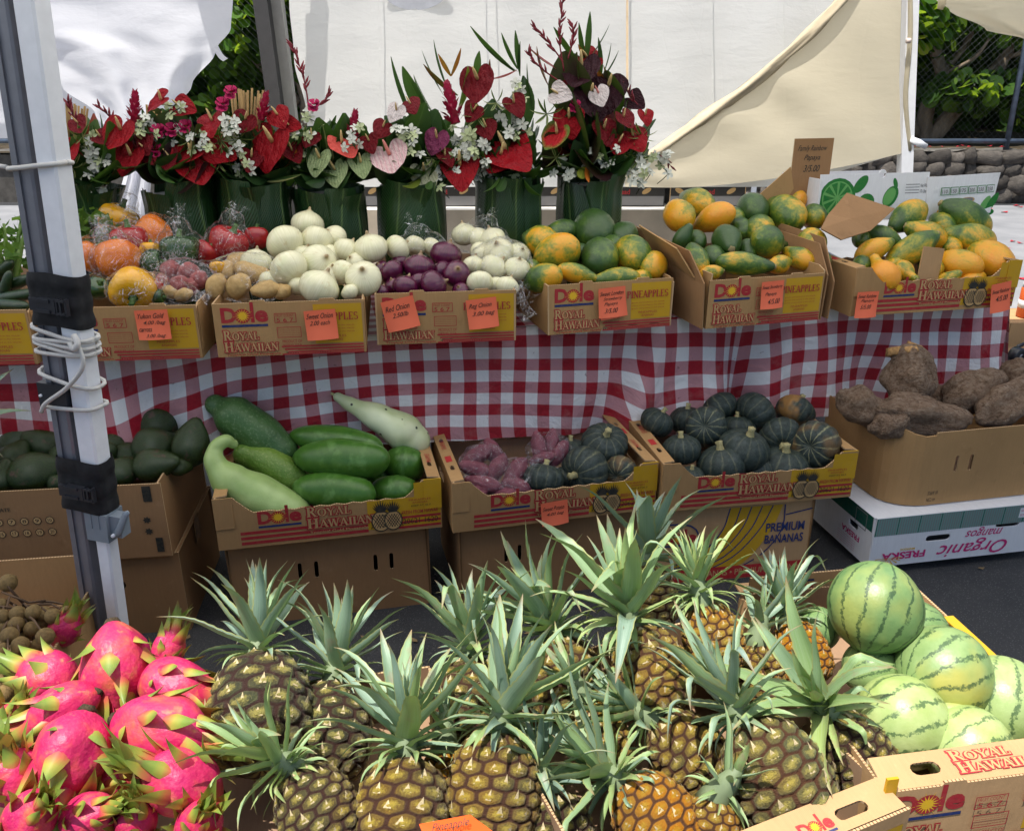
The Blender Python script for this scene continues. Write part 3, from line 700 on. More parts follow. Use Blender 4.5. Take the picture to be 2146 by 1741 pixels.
grime = n.noise(7, uv, 6, .7); cc = n.mix(n.ramp(grime, [(.55,0),(.78,.4)]), cc, (.36,.33,.30)); cc = n.mix(n.ramp(n.noise(55,uv,2), [(.7,0),(.74,.5)]), cc, (.12,.07,.06))
wr = n.noise(11, n.co('UV',(1,1,1)), 4, .6, .8); wr2 = n.noise(45, uv, 3)
GING = n.bsdf(cc, .72, n.bump(n.math('MULTIPLY_ADD', wr, 1.0, n.math('MULTIPLY', wr2, .2)), .45, .03), .25, trans=(.12, (.6,.3,.3)))
def s_of(px, py): return (at_v(px,py,.06)-TA).dot(TU)
SP = s_of(1582,760); SQ = s_of(1400,820); SLf = s_of(250,800)
HEMZ = .37; CV = .14
def cloth_disp(s, d):
    """fold depth (towards the viewer is negative v) and pattern shifts"""
    k = min(1, d/.38); w_ = 0; du = dv = 0
    w_ += .014*math.sin(s*6.3+.6+1.5*d)*k + .022*noise.noise(Vector((s*2.6,d*2.2,3)))*k + .008*noise.noise(Vector((s*8,d*6,1)))
    # gather at the pin
    x = s-SP; g = math.exp(-(x/.05)**2); w_ += .07*g*(.35+k) ; w_ += -.03*math.exp(-((x-.10)/.05)**2)*k - .028*math.exp(-((x+.11)/.05)**2)*k
    for j, (c_, a_) in enumerate(((.24,.034),(.40,-.030),(.56,.026),(.74,-.024))): w_ -= a_*math.exp(-((x-c_-.10*k)/.06)**2)*k
    dv += -.07*math.exp(-abs(x)/.14); du += .035*math.tanh(x/.06)*math.exp(-(x/.25)**2)*(1-k*.4)
    # long sag from the middle to the pin
    x = s-(SQ-.12+.35*(.4-d)); w_ += -.05*math.exp(-(x/.05)**2)*k + .035*math.exp(-((x+.1)/.06)**2)*k; dv -= .05*math.exp(-((x-.05)/.12)**2)*k
    # folds left behind the tent legs
    x = s-SLf; 
    for c_, a_ in ((-.22,.04),(-.10,-.045),(.02,.045),(.13,-.04),(.26,.03),(.42,-.02)): w_ += a_*math.exp(-((x-c_-.28*d)/.05)**2)*k
    dv += .05*math.sin(s*1.9+.4)*1.0 + .025*math.sin(s*4.1) - .10*math.exp(-((s-SLf+.05)/.22)**2)*(.3+k*.7); du += .03*noise.noise(Vector((s*2.5,d*3,7)))*k
    return w_, du, dv
def hem(s): return HEMZ + .035*math.sin(s*2.1+1) + .03*math.exp(-((s-SP-.35)/.18)**2)
b = MB(); NSX, NSD = 300, 44
def fn(u, v):
    s = S_L+(S_R-S_L)*u; d = (TOPZ-hem(s))*v; w_, _, _ = cloth_disp(s, d); lean = .03*v
    return tp(s, CV+w_-lean-.006*(v<.02), TOPZ+.002-d)
def uvf(u, v):
    s = S_L+(S_R-S_L)*u; d = (TOPZ-hem(s))*v; w_, du, dv = cloth_disp(s, d); return (s+du+w_*.5, d+dv*min(1,.3+d*2.5))
b.grid(fn, NSX, NSD, uvfn=uvf)
# the top and the right-hand end
b.grid(lambda u,v: tp(S_L+(S_R-S_L)*u, CV+.64*v, TOPZ+.002), 40, 4, uvfn=lambda u,v: (S_L+(S_R-S_L)*u, -.715*v+.01))
def fe(u, v):
    d = (TOPZ-.36)*v; return tp(S_R+.05*v+.02*math.sin(u*14)*v, .14-.03*v*(1-u)+.63*u, TOPZ+.002-d)
b.grid(fe, 50, 24, uvfn=lambda u,v: (S_R+.715*u, .38*v+.03))
o = b.build('tablecloth', GING); tag(o, 'red and white gingham cloth hanging over the front of the table', 'tablecloth')
# ================================================================== PRINTS ON THE CARTONS
def sunlogo(p, x, z, w):
    """red fruit company word mark with a sunburst for its o"""
    h = w*.34
    p.text('D', x, z, w*.33, h, I_RED, .04)
    p.text('l', x+w*.63, z, w*.075, h*1.32, I_RED, .05)
    p.text('e', x+w*.72, z, w*.28, h*.78, I_RED, .045)
    cx, cz = x+w*.46, z+h*.44
    for k in range(18):
        a = 2*math.pi*k/18+.1; r1 = w*(.235 if k%2 else .19)
        p.poly([(cx+w*.1*math.cos(a-.10), cz+w*.1*math.sin(a-.10)), (cx+r1*math.cos(a), cz+r1*math.sin(a)*.95), (cx+w*.1*math.cos(a+.10), cz+w*.1*math.sin(a+.10))], I_SUN)
    p.ell(cx, cz, w*.175, w*.16, I_RED, n=24)
    for k in range(16):
        a = 2*math.pi*k/16; p.poly([(cx+w*.06*math.cos(a-.25), cz+w*.06*math.sin(a-.25)), (cx+w*.17*math.cos(a), cz+w*.16*math.sin(a)), (cx+w*.06*math.cos(a+.25), cz+w*.06*math.sin(a+.25))], I_SUN)
    p.ell(cx, cz, w*.085, w*.08, I_SUN)
    p.rect(x, z-h*.28, x+w*.98, z-h*.12, I_BLUE)
def fruitmark(p, cx, z, s):
    """dark engraved pineapple"""
    p.ell(cx, z+s*.33, s*.27, s*.33, I_DARK); p.ell(cx, z+s*.33, s*.235, s*.295, I_TAN)
    for k in range(-3,4):
        for q in (1,-1):
            a = (cx+k*s*.075-q*s*.13, z+s*.12); c = (cx+k*s*.075+q*s*.13, z+s*.54)
            if abs(k) < 3: p.poly(_bar(a, c, s*.022), I_DARK)
    for k in range(-4,5):
        a = k*.22; L = s*(.42-.03*abs(k)); p.poly([(cx-s*.05+k*s*.012, z+s*.6), (cx+s*.05+k*s*.012, z+s*.6), (cx+math.sin(a)*L, z+s*.6+math.cos(a)*L)], I_DARK)
def royal(p, x, z, w, h):
    p.serif('ROYAL', x, z+h*.56, w*.66, h*.44, I_TAN, (.10, I_RED), .8)
    p.serif('HAWAIIAN', x, z+h*.05, w, h*.44, I_TAN, (.10, I_RED), .8)
def print_end(W, H):
    p = Print(); X = lambda u: -W/2+u*W; Z = lambda v: H*(1-v)
    p.rect(X(.66), Z(.80), X(.985), Z(.06), I_YEL)
    sunlogo(p, X(.05), Z(.36), W*.31)
    royal(p, X(.05), Z(.92), W*.36, H*.42)
    p.text('Tropical Gold Pineapple', X(.06), Z(.985), W*.36, H*.05, I_RED, .01)
    p.serif('PINEAPPLES', X(.62), Z(.36), W*.34, H*.145, I_RED, None)
    for k in range(3): p.rect(X(.43+.02*k), Z(.845+.055*k), X(.985), Z(.815+.055*k), I_RED)
    p.rect(X(.43), Z(.99), X(.985), Z(.965), I_RED)
    for (a,b_,c,d) in ((.40,.20,.545,.38),(.41,.46,.57,.66)):
        for q in ((a,b_,c,b_+.012),(a,d-.012,c,d),(a,b_,a+.004,d),(c-.004,b_,c,d)): p.rect(X(q[0]), Z(q[3]), X(q[2]), Z(q[1]), I_RED)
    p.text('FRUIT COUNT', X(.41), Z(.27), W*.12, H*.05, I_RED); p.text('5 6 7', X(.415), Z(.365), W*.11, H*.075, I_RED, .01)
    for k in range(4): p.text('Distributed by fresh fruit', X(.42), Z(.52+.035*k), W*.14, H*.022, I_RED)
    p.text('PRODUCT OF', X(.44), Z(.76), W*.13, H*.055, I_RED, .005); p.text('HAWAII, U.S.A.', X(.44), Z(.83), W*.13, H*.05, I_RED, .005)
    for k in range(3): p.text('grown and packed in the islands', X(.66), Z(.475+.06*k), W*.27, H*.032, I_RED)
    p.text('PINEAPPLES', X(.72), Z(.68), W*.15, H*.045, I_RED); p.text('ANANAS', X(.745), Z(.75), W*.1, H*.045, I_RED)
    return p.mesh()
def print_tray(W, H):
    p = Print(); X = lambda u: -W/2+u*W; Z = lambda v: H*v
    p.rect(X(.66), Z(.10), X(.875), Z(.685), I_YEL); p.rect(X(.875), Z(.10), X(.995), Z(.97), I_YEL)
    for k in range(3):
        p.rect(X(.10), Z(.06+.10*k), X(.66), Z(.12+.10*k), I_RED); p.rect(X(.80), Z(.06+.10*k), X(.995), Z(.11+.10*k), I_RED)
    sunlogo(p, X(.18), Z(.44), W*.19)
    royal(p, X(.39), Z(.24), W*.30, H*.45)
    p.text('Tropical Gold Pineapple', X(.40), Z(.14), W*.26, H*.07, I_TAN, .01)
    fruitmark(p, X(.72), Z(.05), H*.66); fruitmark(p, X(.775), Z(.06), H*.62)
    p.text('FRESH FROM HAWAII', X(.815), Z(.36), W*.165, H*.075, I_RED, .01)
    p.text('KEEP AT 45 F', X(.86), Z(.50), W*.09, H*.035, I_DARK); p.text('PINEAPPLES', X(.85), Z(.62), W*.10, H*.04, I_RED); p.text('ANANAS', X(.865), Z(.565), W*.07, H*.035, I_RED)
    p.text('20621 1620', X(.82), Z(.16), W*.16, H*.11, I_DARK)
    return p.mesh()
EW, ED, EH = .392, .57, .146
TW, TD, TH = .60, .39, .152
PR_END = print_end(EW, EH); PR_TRAY = print_tray(TW, TH)

TAPE = plain('brown packing tape', (.30,.17,.06), .25, .1, 20, .5)
class BF:
    """a carton's frame: middle of the front bottom edge, heading, size"""
    def __init__(s, c, ang, W, D, H): s.c, s.a, s.W, s.D, s.H = Vector(c), ang, W, D, H; s.u = Vector((math.cos(ang), math.sin(ang), 0)); s.v = Vector((-s.u.y, s.u.x, 0))
    def p(s, x, y, z): return s.c + s.u*x + s.v*y + Vector((0,0,z))
    def at_v(s, px, py, v): return at_plane(px, py, s.c+s.v*v, s.v)
    def heap(s, px, py, z0, slope, push=0):
        """where a ray meets the sloping top of the heap"""
        nrm = (Vector((0,0,1)) - s.v*slope).normalized(); q = at_plane(px, py, s.c+Vector((0,0,z0)), nrm)
        v = (q-s.c).dot(s.v); lim = s.D-.05
        if v > lim or v < .02 or (q-CAMP).dot(FWD) < 0: q = s.at_v(px, py, min(max(v,.04),lim) if (q-CAMP).dot(FWD) > 0 else lim)
        return q + (q-CAMP).normalized()*push
    def clear(s, q, r):
        """slide back along the line of sight until a fruit of radius r stands clear behind the front panel"""
        d = (q-CAMP).normalized(); v = (q-s.c).dot(s.v)
        return q + d*((r+.010-v)/d.dot(s.v)) if v < r+.010 else q
def corners(l, r, z, W, D, H, ang=None):
    a, c = at_z(*l, z), at_z(*r, z); m = (a+c)/2; an = math.atan2((c-a).y, (c-a).x) if ang is None else R(ang); return BF(m, an, W, D, H)
def panel(name, parent, outer, holes, loc, rz=0, rx=0, ry=0, m=KRAFT, inner=None, th=.0045):
    j = (lambda q: random.Random(int(abs(loc[0]*913+loc[1]*311+len(outer)*17)*10)+len(parent.name)*7+int(parent.location[0]*100)).uniform(-q,q)) if parent else (lambda q: 0)
    b = MB(); b.plate(outer, holes, th, 0, 1); o = b.build(name, [m, WHITECARD if m is WHITECARD else CORR], parent, False); o.location = loc; o.rotation_euler = (rx+(j(.035) if rx == 0 and name != 'board' else 0), ry, rz); return o
def rect(w, h, n=None): return [(-w/2,0),(w/2,0),(w/2,h),(-w/2,h)]
def slot(cx, cz, w, h, n=5):
    r = min(w,h)/2; P = []
    if h >= w:
        P += [(cx+r*math.cos(a), cz+h/2-r+r*math.sin(a)) for a in [math.pi*k/n for k in range(n+1)]]
        P += [(cx+r*math.cos(a), cz-h/2+r+r*math.sin(a)) for a in [math.pi+math.pi*k/n for k in range(n+1)]]
    else:
        P += [(cx+w/2-r+r*math.cos(a), cz+r*math.sin(a)) for a in [-math.pi/2+math.pi*k/n for k in range(n+1)]]
        P += [(cx-w/2+r+r*math.cos(a), cz+r*math.sin(a)) for a in [math.pi/2+math.pi*k/n for k in range(n+1)]]
    return P[::-1]
def end_carton(f, label, m=KRAFT, notch=(-.02,.06,.155), sides=.0, pr=True, group='pineapple cartons along the table'):
    t = empty('pineapple_carton', f.c, f.a, label, 'carton', group); W, D, H = f.W, f.D, f.H; h2 = .014
    out = [(-W/2,0)]
    for x0 in notch: out += [(x0,0),(x0+.008,h2),(x0+.034,h2),(x0+.042,0)] if x0+.042 < W/2 else []
    out += [(W/2,0),(W/2,H)]
    for x0 in (.10,-.08): out += [(x0+.022,H),(x0+.018,H+.006),(x0-.018,H+.006),(x0-.022,H)]
    out += [(-W/2,H)]
    fp = panel('front_panel', t, out, [], (0,0,0), m=m)
    if pr: ob('print', PR_END, fp)
    panel('back_panel', t, rect(W,H), [], (0,D-.0045,0), m=KRAFT_IN)
    hs = H+sides
    for sx in (-1,1):
        out = [(-D/2,0),(D/2,0),(D/2,hs),(-D/2+.03,hs),(-D/2,hs-.012)]
        panel('side_panel', t, out, [slot(0,H*.62,.09,.026)], (sx*W/2-(.0 if sx<0 else .0), D/2, 0), rz=sx*math.pi/2, m=KRAFT_IN if False else m)
    panel('bottom_panel', t, rect(W-.01,D-.012), [], (0,.006,.006), rx=-math.pi/2, m=KRAFT_IN)
    b = MB(); b.box((W/2+.0006,.012,.02),(W/2+.0025,.05,H-.004)); b.build('corner_tab', YEL_INK if False else m, t, False)
    return t
def tray_carton(f, label, group='pineapple trays'):
    t = empty('pineapple_tray', f.c, f.a, label, 'tray', group); W, D, H = f.W, f.D, f.H; lo = H*.685
    out = [(-W/2,0),(W/2,0),(W/2,H),(W/2-.052,H),(W/2-.060,H*.93),(W/2-.085,lo+.012),(W/2-.10,lo)]
    k = -1
    x = W/2-.13
    while x > -W/2+.12: out += [(x,lo+.0022*k)]; k = -k; x -= .022
    out += [(-W/2+.10,lo),(-W/2+.085,lo+.012),(-W/2+.060,H*.93),(-W/2+.052,H),(-W/2,H)]
    fp = panel('front_panel', t, out, [], (0,0,0), m=KRAFT); ob('print', PR_TRAY, fp)
    panel('back_panel', t, out, [], (0,D-.0045,0), m=KRAFT_IN)
    for sx in (-1,1):
        o = panel('side_panel', t, [(-D/2,0),(D/2,0),(D/2,H),(-D/2,H)], [slot(0,H*.6,.085,.028)], (sx*W/2, D/2, 0), rz=sx*math.pi/2, m=KRAFT)
        # turned-in rim with its own slots
        fl = panel('rim_flap', t, rect(D-.02,.035), [slot(-.1,.018,.03,.012), slot(.1,.018,.03,.012)], (sx*(W/2-.001),D/2,H+.0005), rz=sx*math.pi/2, rx=-math.pi/2+.12, m=KRAFT)
        p = Print(); p.text('PINEAPPLES', -.09, .010, .06, .014, I_BRED); p.rect(.02,.008,.06,.026, I_BRED); ob('print', p.mesh(), fl)
    for sx in (-1,1):
        b = MB(); b.box((sx*(W/2-.024)-.024,-.0042,H*.42),(sx*(W/2-.024)+.0245,-.0009,H+.002)); b.build('corner_tab', YEL_INK if sx > 0 else KRAFT, t, False)
    panel('bottom_panel', t, rect(W-.01,D-.012), [], (0,.006,.006), rx=-math.pi/2, m=KRAFT_IN)
    return t
def closed_box(f, label, name='cardboard_box', m=KRAFT3, slots=(), top=True, cat='box', group=None, sideslots=()):
    t = empty(name, f.c, f.a, label, cat, group); W, D, H = f.W, f.D, f.H
    panel('front_panel', t, rect(W,H), slots, (0,0,0), m=m)
    panel('back_panel', t, rect(W,H), [], (0,D-.0045,0), m=m)
    for sx in (-1,1): panel('side_panel', t, rect(D,H), sideslots, (sx*W/2, D/2, 0), rz=sx*math.pi/2, m=m)
    panel('bottom_panel', t, rect(W-.01,D-.012), [], (0,.006,.006), rx=-math.pi/2, m=m)
    if top:
        panel('top_flap', t, rect(W-.002,D/2-.002), [], (0,.001,H-.001), rx=-math.pi/2, m=m)
        panel('top_flap', t, rect(W-.002,D/2-.002), [], (0,D/2+.001,H-.001), rx=-math.pi/2, m=m)
        if m is not WHITECARD:
            for sx in (-1,1):
                b = MB(); b.box((sx*(W/2+.0008)-.0004,D/2-.026,H*.71),(sx*(W/2+.0008)+.0004,D/2+.026,H+.0045)); b.build('tape_strip', TAPE, t, False)
    return t
def child(t, name): return [c for c in t.children if c.name.split('.')[0] == name][0]

# ---- upper row on the table
UZ = TOPZ+.006
F0 = corners((-235,770),(66,763),UZ,EW,ED,EH); F1 = corners((118,757),(413,753),UZ,EW,ED,EH,6)
F2 = corners((460,749),(766,737),UZ,EW,ED,EH); F3 = corners((792,723),(1080,713),UZ,EW,ED,EH)
F4 = corners((1144,703),(1409,682),UZ,EW,ED,EH); F5 = corners((1471,690),(1722,669),UZ,EW,ED,EH); F6 = corners((1770,664),(2130,641),UZ,TW,TD,TH)
end_carton(F0, 'pineapple carton cut by the left edge, holding dark cucumbers')
end_carton(F1, 'pineapple carton of bagged bell peppers beside the tent legs')
end_carton(F2, 'pineapple carton heaped with white sweet onions')
end_carton(F3, 'pineapple carton with red onions and bagged white onions')
c4 = end_carton(F4, 'pineapple carton of green papayas below the tallest bouquet', notch=(-.03,.05,.12))
c5 = end_carton(F5, 'tall sided pineapple carton with the highest heap of papayas', sides=.02)
tray_carton(F6, 'pineapple tray of papayas at the right end of the table')
# raised flaps of the tall carton
def world_plate(name, parent, pts, m, th=.004):
    """a flat (or slightly bent) piece of card from world corner points, with thickness"""
    inv = Matrix.LocRotScale(parent.location, parent.rotation_euler.to_quaternion(), None).inverted() if parent else Matrix.Identity(4)
    P = [inv @ Vector(q) for q in pts]; c = sum(P, Vector())/len(P); nrm = Vector()
    for i in range(len(P)): nrm += (P[i]-c).cross(P[(i+1)%len(P)]-c)
    nrm.normalize(); b = MB(); k = len(P)
    b.add(P+[q-nrm*th for q in P]+[c, c-nrm*th], [(i,(i+1)%k,2*k) for i in range(k)]+[(k+(i+1)%k,k+i,2*k+1) for i in range(k)]+[(i,k+i,k+(i+1)%k,(i+1)%k) for i in range(k)])
    o = b.build(name, m, parent, False); return o
W2 = EW/2
for sx in (-1,1):
    x = sx*(W2+.008)
    world_plate('side_flap', c5, [F5.p(x,.0,.0),F5.p(x,ED*.9,.0),F5.p(x+sx*.015,ED*.95,EH+.09),F5.p(x+sx*.02,.08,EH+.075),F5.p(x+sx*.006,.0,EH*.95)], KRAFT3)
world_plate('side_flap', c5, [F5.p(-W2-.02,.05,EH+.0),F5.p(-W2-.02,ED*.55,EH+.02),F5.p(-W2-.075,ED*.6,EH+.115),F5.p(-W2-.07,.08,EH+.085)], KRAFT)
world_plate('side_flap', c5, [F5.p(W2+.035,.0,.0),F5.p(W2+.035,ED*.6,.0),F5.p(W2+.05,ED*.6,EH+.10),F5.p(W2+.05,.09,EH+.09),F5.p(W2+.04,.0,EH*.8)], KRAFT3)
v = .30
fp = [F5.at_v(px,py,vv) for px,py,vv in ((1773,406,.33),(1874,439,.30),(1823,485,.20),(1762,504,.12),(1719,481,.14),(1735,450,.24))]
o = world_plate('cardboard_flap', None, fp, KRAFT3); tag(o, 'loose brown cardboard flap lying between the two right papaya cartons', 'cardboard')
# cardboard price board behind the papayas
def note_text(p, lines, w, h, mi, z0=.86, lh=.24, x0=.06, off=.004):
    for i, (tx, xx, ww, hh) in enumerate(lines): p.text(tx, (xx-.5)*w, h*(z0-lh*(i+1)), ww*w, hh*h, mi, off, .45)
q = [F5.at_v(px,py,.52) for px,py in ((1654,293),(1736,293),(1735,410),(1650,410))]
sg = empty('price_board', (q[2]+q[3])/2, F5.a, 'upright brown cardboard board with handwritten papaya price', 'sign'); ww = (q[1]-q[0]).length; hh = q[0].z-q[2].z
bd = panel('board', sg, rect(ww,hh), [], (0,0,0), m=KRAFT3)
p = Print(); p.text('Family Rainbow', -.40*ww, .76*hh, .75*ww, .12*hh, I_DARK, .005, .45); p.text('Papaya', -.22*ww, .60*hh, .42*ww, .12*hh, I_DARK, .005, .45); p.text('3/5.00', -.2*ww, .42*hh, .42*ww, .12*hh, I_DARK, .008, .3)
ob('print', p.mesh(), bd)
q = [F5.at_v(px,py,.47) for px,py in ((1656,350),(1662,395),(1640,430),(1585,420),(1594,405))]
o = world_plate('cardboard_flap', None, q, KRAFT); tag(o, 'creased cardboard piece leaning left of the price board', 'cardboard')
# white lime carton behind the last tray
A, B, C_, D_ = (F6.at_v(px,py,.44) for px,py in ((1719,362),(1945,372),(1938,462),(1704,462)))
lime = empty('lime_carton', (D_+C_)/2, F6.a, 'white lime carton with green fruit print behind the right papayas', 'carton')
wl = (B-A).length; hl = A.z-D_.z
lp = panel('front_panel', lime, rect(wl,hl), [slot(.06*wl,hl*.99,.03,.03)], (0,0,0), m=WHITECARD)
p = Print(); p.ell(-.33*wl, hl*.50, hl*.44, hl*.42, I_GREEN); p.ell(-.33*wl, hl*.5, hl*.37, hl*.355, I_PGREEN)
for k in range(10):
    a = 2*math.pi*k/10; p.poly([(-.33*wl+hl*.05*math.cos(a),hl*.5+hl*.05*math.sin(a)),(-.33*wl+hl*.34*math.cos(a-.22),hl*.5+hl*.33*math.sin(a-.22)),(-.33*wl+hl*.34*math.cos(a+.22),hl*.5+hl*.33*math.sin(a+.22))], I_GREEN)
p.ell(-.13*wl, hl*.78, hl*.12, hl*.22, I_GREEN, -.7); p.ell(-.06*wl, hl*.40, hl*.2, hl*.18, I_GREEN); p.ell(.16*wl, hl*.5, hl*.17, hl*.24, I_GREEN, -.5); p.ell(.15*wl, hl*.5, hl*.13, hl*.2, I_PGREEN, -.5)
p.ell(.19*wl, hl*.78, hl*.05, hl*.12, I_GREEN, .4); p.ell(.40*wl, hl*.22, hl*.16, hl*.13, I_GREEN, .3); p.ell(.37*wl, hl*.36, hl*.1, hl*.05, I_GREEN, .3)
for k in range(4): p.rect(.29*wl, hl*(.74-.06*k), .42*wl, hl*(.755-.06*k), I_GREY)
p.text('Net Wt.', .43*wl, hl*.68, .06*wl, hl*.08, I_GREY, .01); p.text('10 Lbs', .43*wl, hl*.56, .06*wl, hl*.08, I_GREY, .01)
ob('print', p.mesh(), lp)
A2, B2, C2 = (F6.at_v(px,py,vv) for px,py,vv in ((1945,372,.438),(2097,362,.40),(2075,446,.40)))
sp = world_plate('side_panel', lime, [A2, C_, C2, B2][::1], WHITECARD)
ex = (B2-A2).normalized(); wl2 = (B2-A2).length
pn = empty('printing') if False else None
p = Print(); hl2 = B2.z-C2.z
for k, tx in enumerate(('110','150','175','200','230','250')):
    x0 = (.16+.125*k)*wl2
    for q in ((x0,.60,x0+.115*wl2,.615),(x0,.78,x0+.115*wl2,.795),(x0,.60,x0+.003,.795),(x0+.112*wl2,.60,x0+.115*wl2,.795)): p.rect(q[0], q[1]*hl2, q[2], q[3]*hl2, I_GREEN)
    p.text(tx, x0+.02*wl2, .64*hl2, .075*wl2, .10*hl2, I_GREY, .02)
p.ell(.52*wl2, .42*hl2, .13*wl2, .09*hl2, I_TAN, .15); p.ell(.52*wl2,.43*hl2,.11*wl2,.065*hl2, I_GREY, .15)
for k in range(4): p.poly([((.12+.045*k)*wl2,.06*hl2),((.145+.045*k)*wl2,.06*hl2),((.17+.045*k)*wl2,.24*hl2),((.15+.045*k)*wl2,.24*hl2)], I_SUN)
p.ell(.80*wl2,.30*hl2,.05*wl2,.24*hl2,I_PGREEN,-.5); p.ell(.90*wl2,.34*hl2,.05*wl2,.27*hl2,I_GREEN,-.5); p.ell(.86*wl2,.10*hl2,.09*wl2,.09*hl2,I_GREEN)
po = ob('print', p.mesh(), lime); inv = Matrix.LocRotScale(lime.location, lime.rotation_euler.to_quaternion(), None).inverted()
zz = (A2-C_); zz.normalize(); yy = zz.cross(ex).normalized(); zz = ex.cross(yy)
mm = Matrix(((ex.x,yy.x,zz.x,C_.x),(ex.y,yy.y,zz.y,C_.y),(ex.z,yy.z,zz.z,C_.z),(0,0,0,1))); po.matrix_local = inv @ Matrix.Translation(-FWD*.004) @ mm
# the rest of that carton, out of sight
panel('back_panel', lime, rect(wl,hl*.9), [], (0,.26,0), m=WHITECARD)
panel('side_panel', lime, rect(.26,hl*.9), [], (-wl/2,.13,0), rz=-math.pi/2, m=WHITECARD)

# ---- lower row, cartons standing on boxes
BZ = .262
G0 = corners((-210,1196),(411,1164),BZ-.01,.62,.42,.215,7); GA = corners((460,1154),(926,1104),BZ+.004,TW,TD,TH); GB = corners((947,1117),(1374,1066),BZ+.004,TW,TD,TH); GC = corners((1380,1073),(1785,1040),BZ+.004,TW,TD,TH)
tray_carton(GA, 'pineapple tray of long gourds and green papayas')
tray_carton(GB, 'pineapple tray with bagged purple sweet potatoes and a few kabocha')
tray_carton(GC, 'pineapple tray heaped with dark kabocha squash')
ho = [slot(.11,.085,.032,.03), slot(-.20,.075,.036,.030)]
av = closed_box(G0, 'deep brown carton of avocados behind the tent legs', 'avocado_carton', KRAFT3, ho, False, 'carton')
p = Print(-.0008)
def circ_num(x, z, s, tx):
    p.ell(x, z, s, s, I_DARK, n=18); p.ell(x, z, s*.84, s*.84, I_TAN if False else I_TAN, n=18); p.text(tx, x-s*.45, z-s*.45, s*.9, s*.9, I_DARK, .01)
W0 = G0.W
for k in range(10):
    if k < 5 or True:
        circ_num(-.255+.031*k, .128, .0105, str(k+1)); circ_num(-.255+.031*k, .094, .0105, str(k+11))
p.text('PACK DATE', -.14, .158, .075, .011, I_DARK, .01)
p.rect(.262,.165,.284,.21,I_DARK); p.rect(.275,.015,.293,.058,I_DARK)
for zz in (.078,.112):
    p.poly([(.262+.011*math.cos(a)*(1 if k%2 else .6), zz+.011*math.sin(a)*(1 if k%2 else .6)) for k,a in enumerate([2*math.pi*k/14 for k in range(14)])], I_DARK)
ob('print', p.mesh(), child(av,'front_panel'))
sl2 = lambda *xs: [slot(x,.155,.011,.052) for x in xs]
closed_box(BF(GA.p(-.01,.03,0)-Vector((0,0,BZ+.004)), GA.a, .55,.38,BZ-.002), 'plain brown box under the tray of gourds', m=KRAFT3, slots=sl2(-.09,-.045,.12,.165), group='plain boxes under the trays')
closed_box(BF(GB.p(-.0,.03,0)-Vector((0,0,BZ+.004)), GB.a, .55,.38,BZ-.002), 'plain brown box under the tray of purple sweet potatoes', m=KRAFT3, slots=sl2(-.14,-.10,.17), group='plain boxes under the trays')
bx = closed_box(BF(GC.p(-.05,.02,0)-Vector((0,0,BZ+.004)), GC.a-.01, .50,.38,BZ-.002), 'banana box with yellow bananas and blue lettering under the kabocha tray', 'banana_box', KRAFT2)
W_, H_ = .50, BZ-.002
p = Print(); 
def band(P, Q, mi):
    for i in range(len(P)-1): p.poly([P[i],P[i+1],Q[i+1],Q[i]], mi)
def bez2(a, n=10): return [(q.x,q.y) for q in bezier([(x,y,0) for x,y in a], n)]
# bananas fan down from the top middle to the lower left
for i in range(5):
    t0 = i*.034
    P = bez2([(-.02+t0,.245),(-.04+t0*.9,.17),(-.10+t0*.8,.10-.004*i),(-.19+t0*.7,.062-.008*i)]); Q = bez2([(.012+t0,.245),(-.006+t0*.92,.165),(-.07+t0*.85,.085-.006*i),(-.165+t0*.75,.045-.008*i)])
    band(P, Q, I_YEL); p.line(P, .004, I_BLUE)
P = bez2([(.155,.245),(.152,.16),(.10,.085),(.01,.03)]); p.line(P, .004, I_BLUE); p.line([(.16,.21),(.245,.225)], .004, I_BLUE)
p.line(bez2([(-.245,.20),(-.19,.205),(-.13,.19),(-.105,.13),(-.13,.07),(-.2,.05)],14), .005, I_BLUE)
sunlogo(p, -.225, .14, .105)
p.text('PREMIUM', .10, .155, .125, .030, I_BLUE, .02); p.text('BANANAS', .10, .115, .125, .030, I_BLUE, .02)
p.rect(-.248,.004,.248,.048,I_BRED); p.text('PREMIUM BANANAS \u2022 PREMIUM BANANAS', -.235,.017,.47,.020,I_TAN,.012)
p.ell(.085,.065,.014,.012,I_TAN)
ob('print', p.mesh(), child(bx,'front_panel'))
closed_box(BF(G0.p(.02,.02,0)-Vector((0,0,BZ-.01)), G0.a, .60,.40,BZ-.012), 'plain brown box under the avocado carton', m=KRAFT3, slots=[slot(.135,.16,.032,.032)], group='plain boxes under the trays')
# mango box and yam carton, right
MG = corners((1818,1188),(2146,1152),.035,.60,.42,.172, None); MG = BF(at_z(1818,1190,.03)+MG.u*.30, MG.a, .60, .42, .175)
mg = closed_box(MG, 'white and green mango box with upside down lettering under the yam carton', 'mango_box', WHITECARD, [slot(-.075,.085,.085,.022), slot(.165,.11,.085,.022)], True, 'box', sideslots=[slot(.11,.10,.05,.022)])
p = Print(); Hm = MG.H; p.rect(-.30,Hm*.64,.30,Hm-.001,I_TEAL)
for k in range(74): p.rect(-.299+.0081*k,Hm*.64,-.296+.0081*k,Hm-.002,I_DGREEN if k%9==0 else I_GREY)
p.text('Organic', -.07,.008,.25,.062,I_PINK,.006,.35,flip=True); p.text('mangos', .02,.078,.13,.032,I_PINK,.002,.35,flip=True)
p.text('FRESKA', -.26,.022,.15,.026,I_PINK,.03,flip=True); p.text('MANGOS', -.20,.052,.05,.008,I_SUN,.02,flip=True)
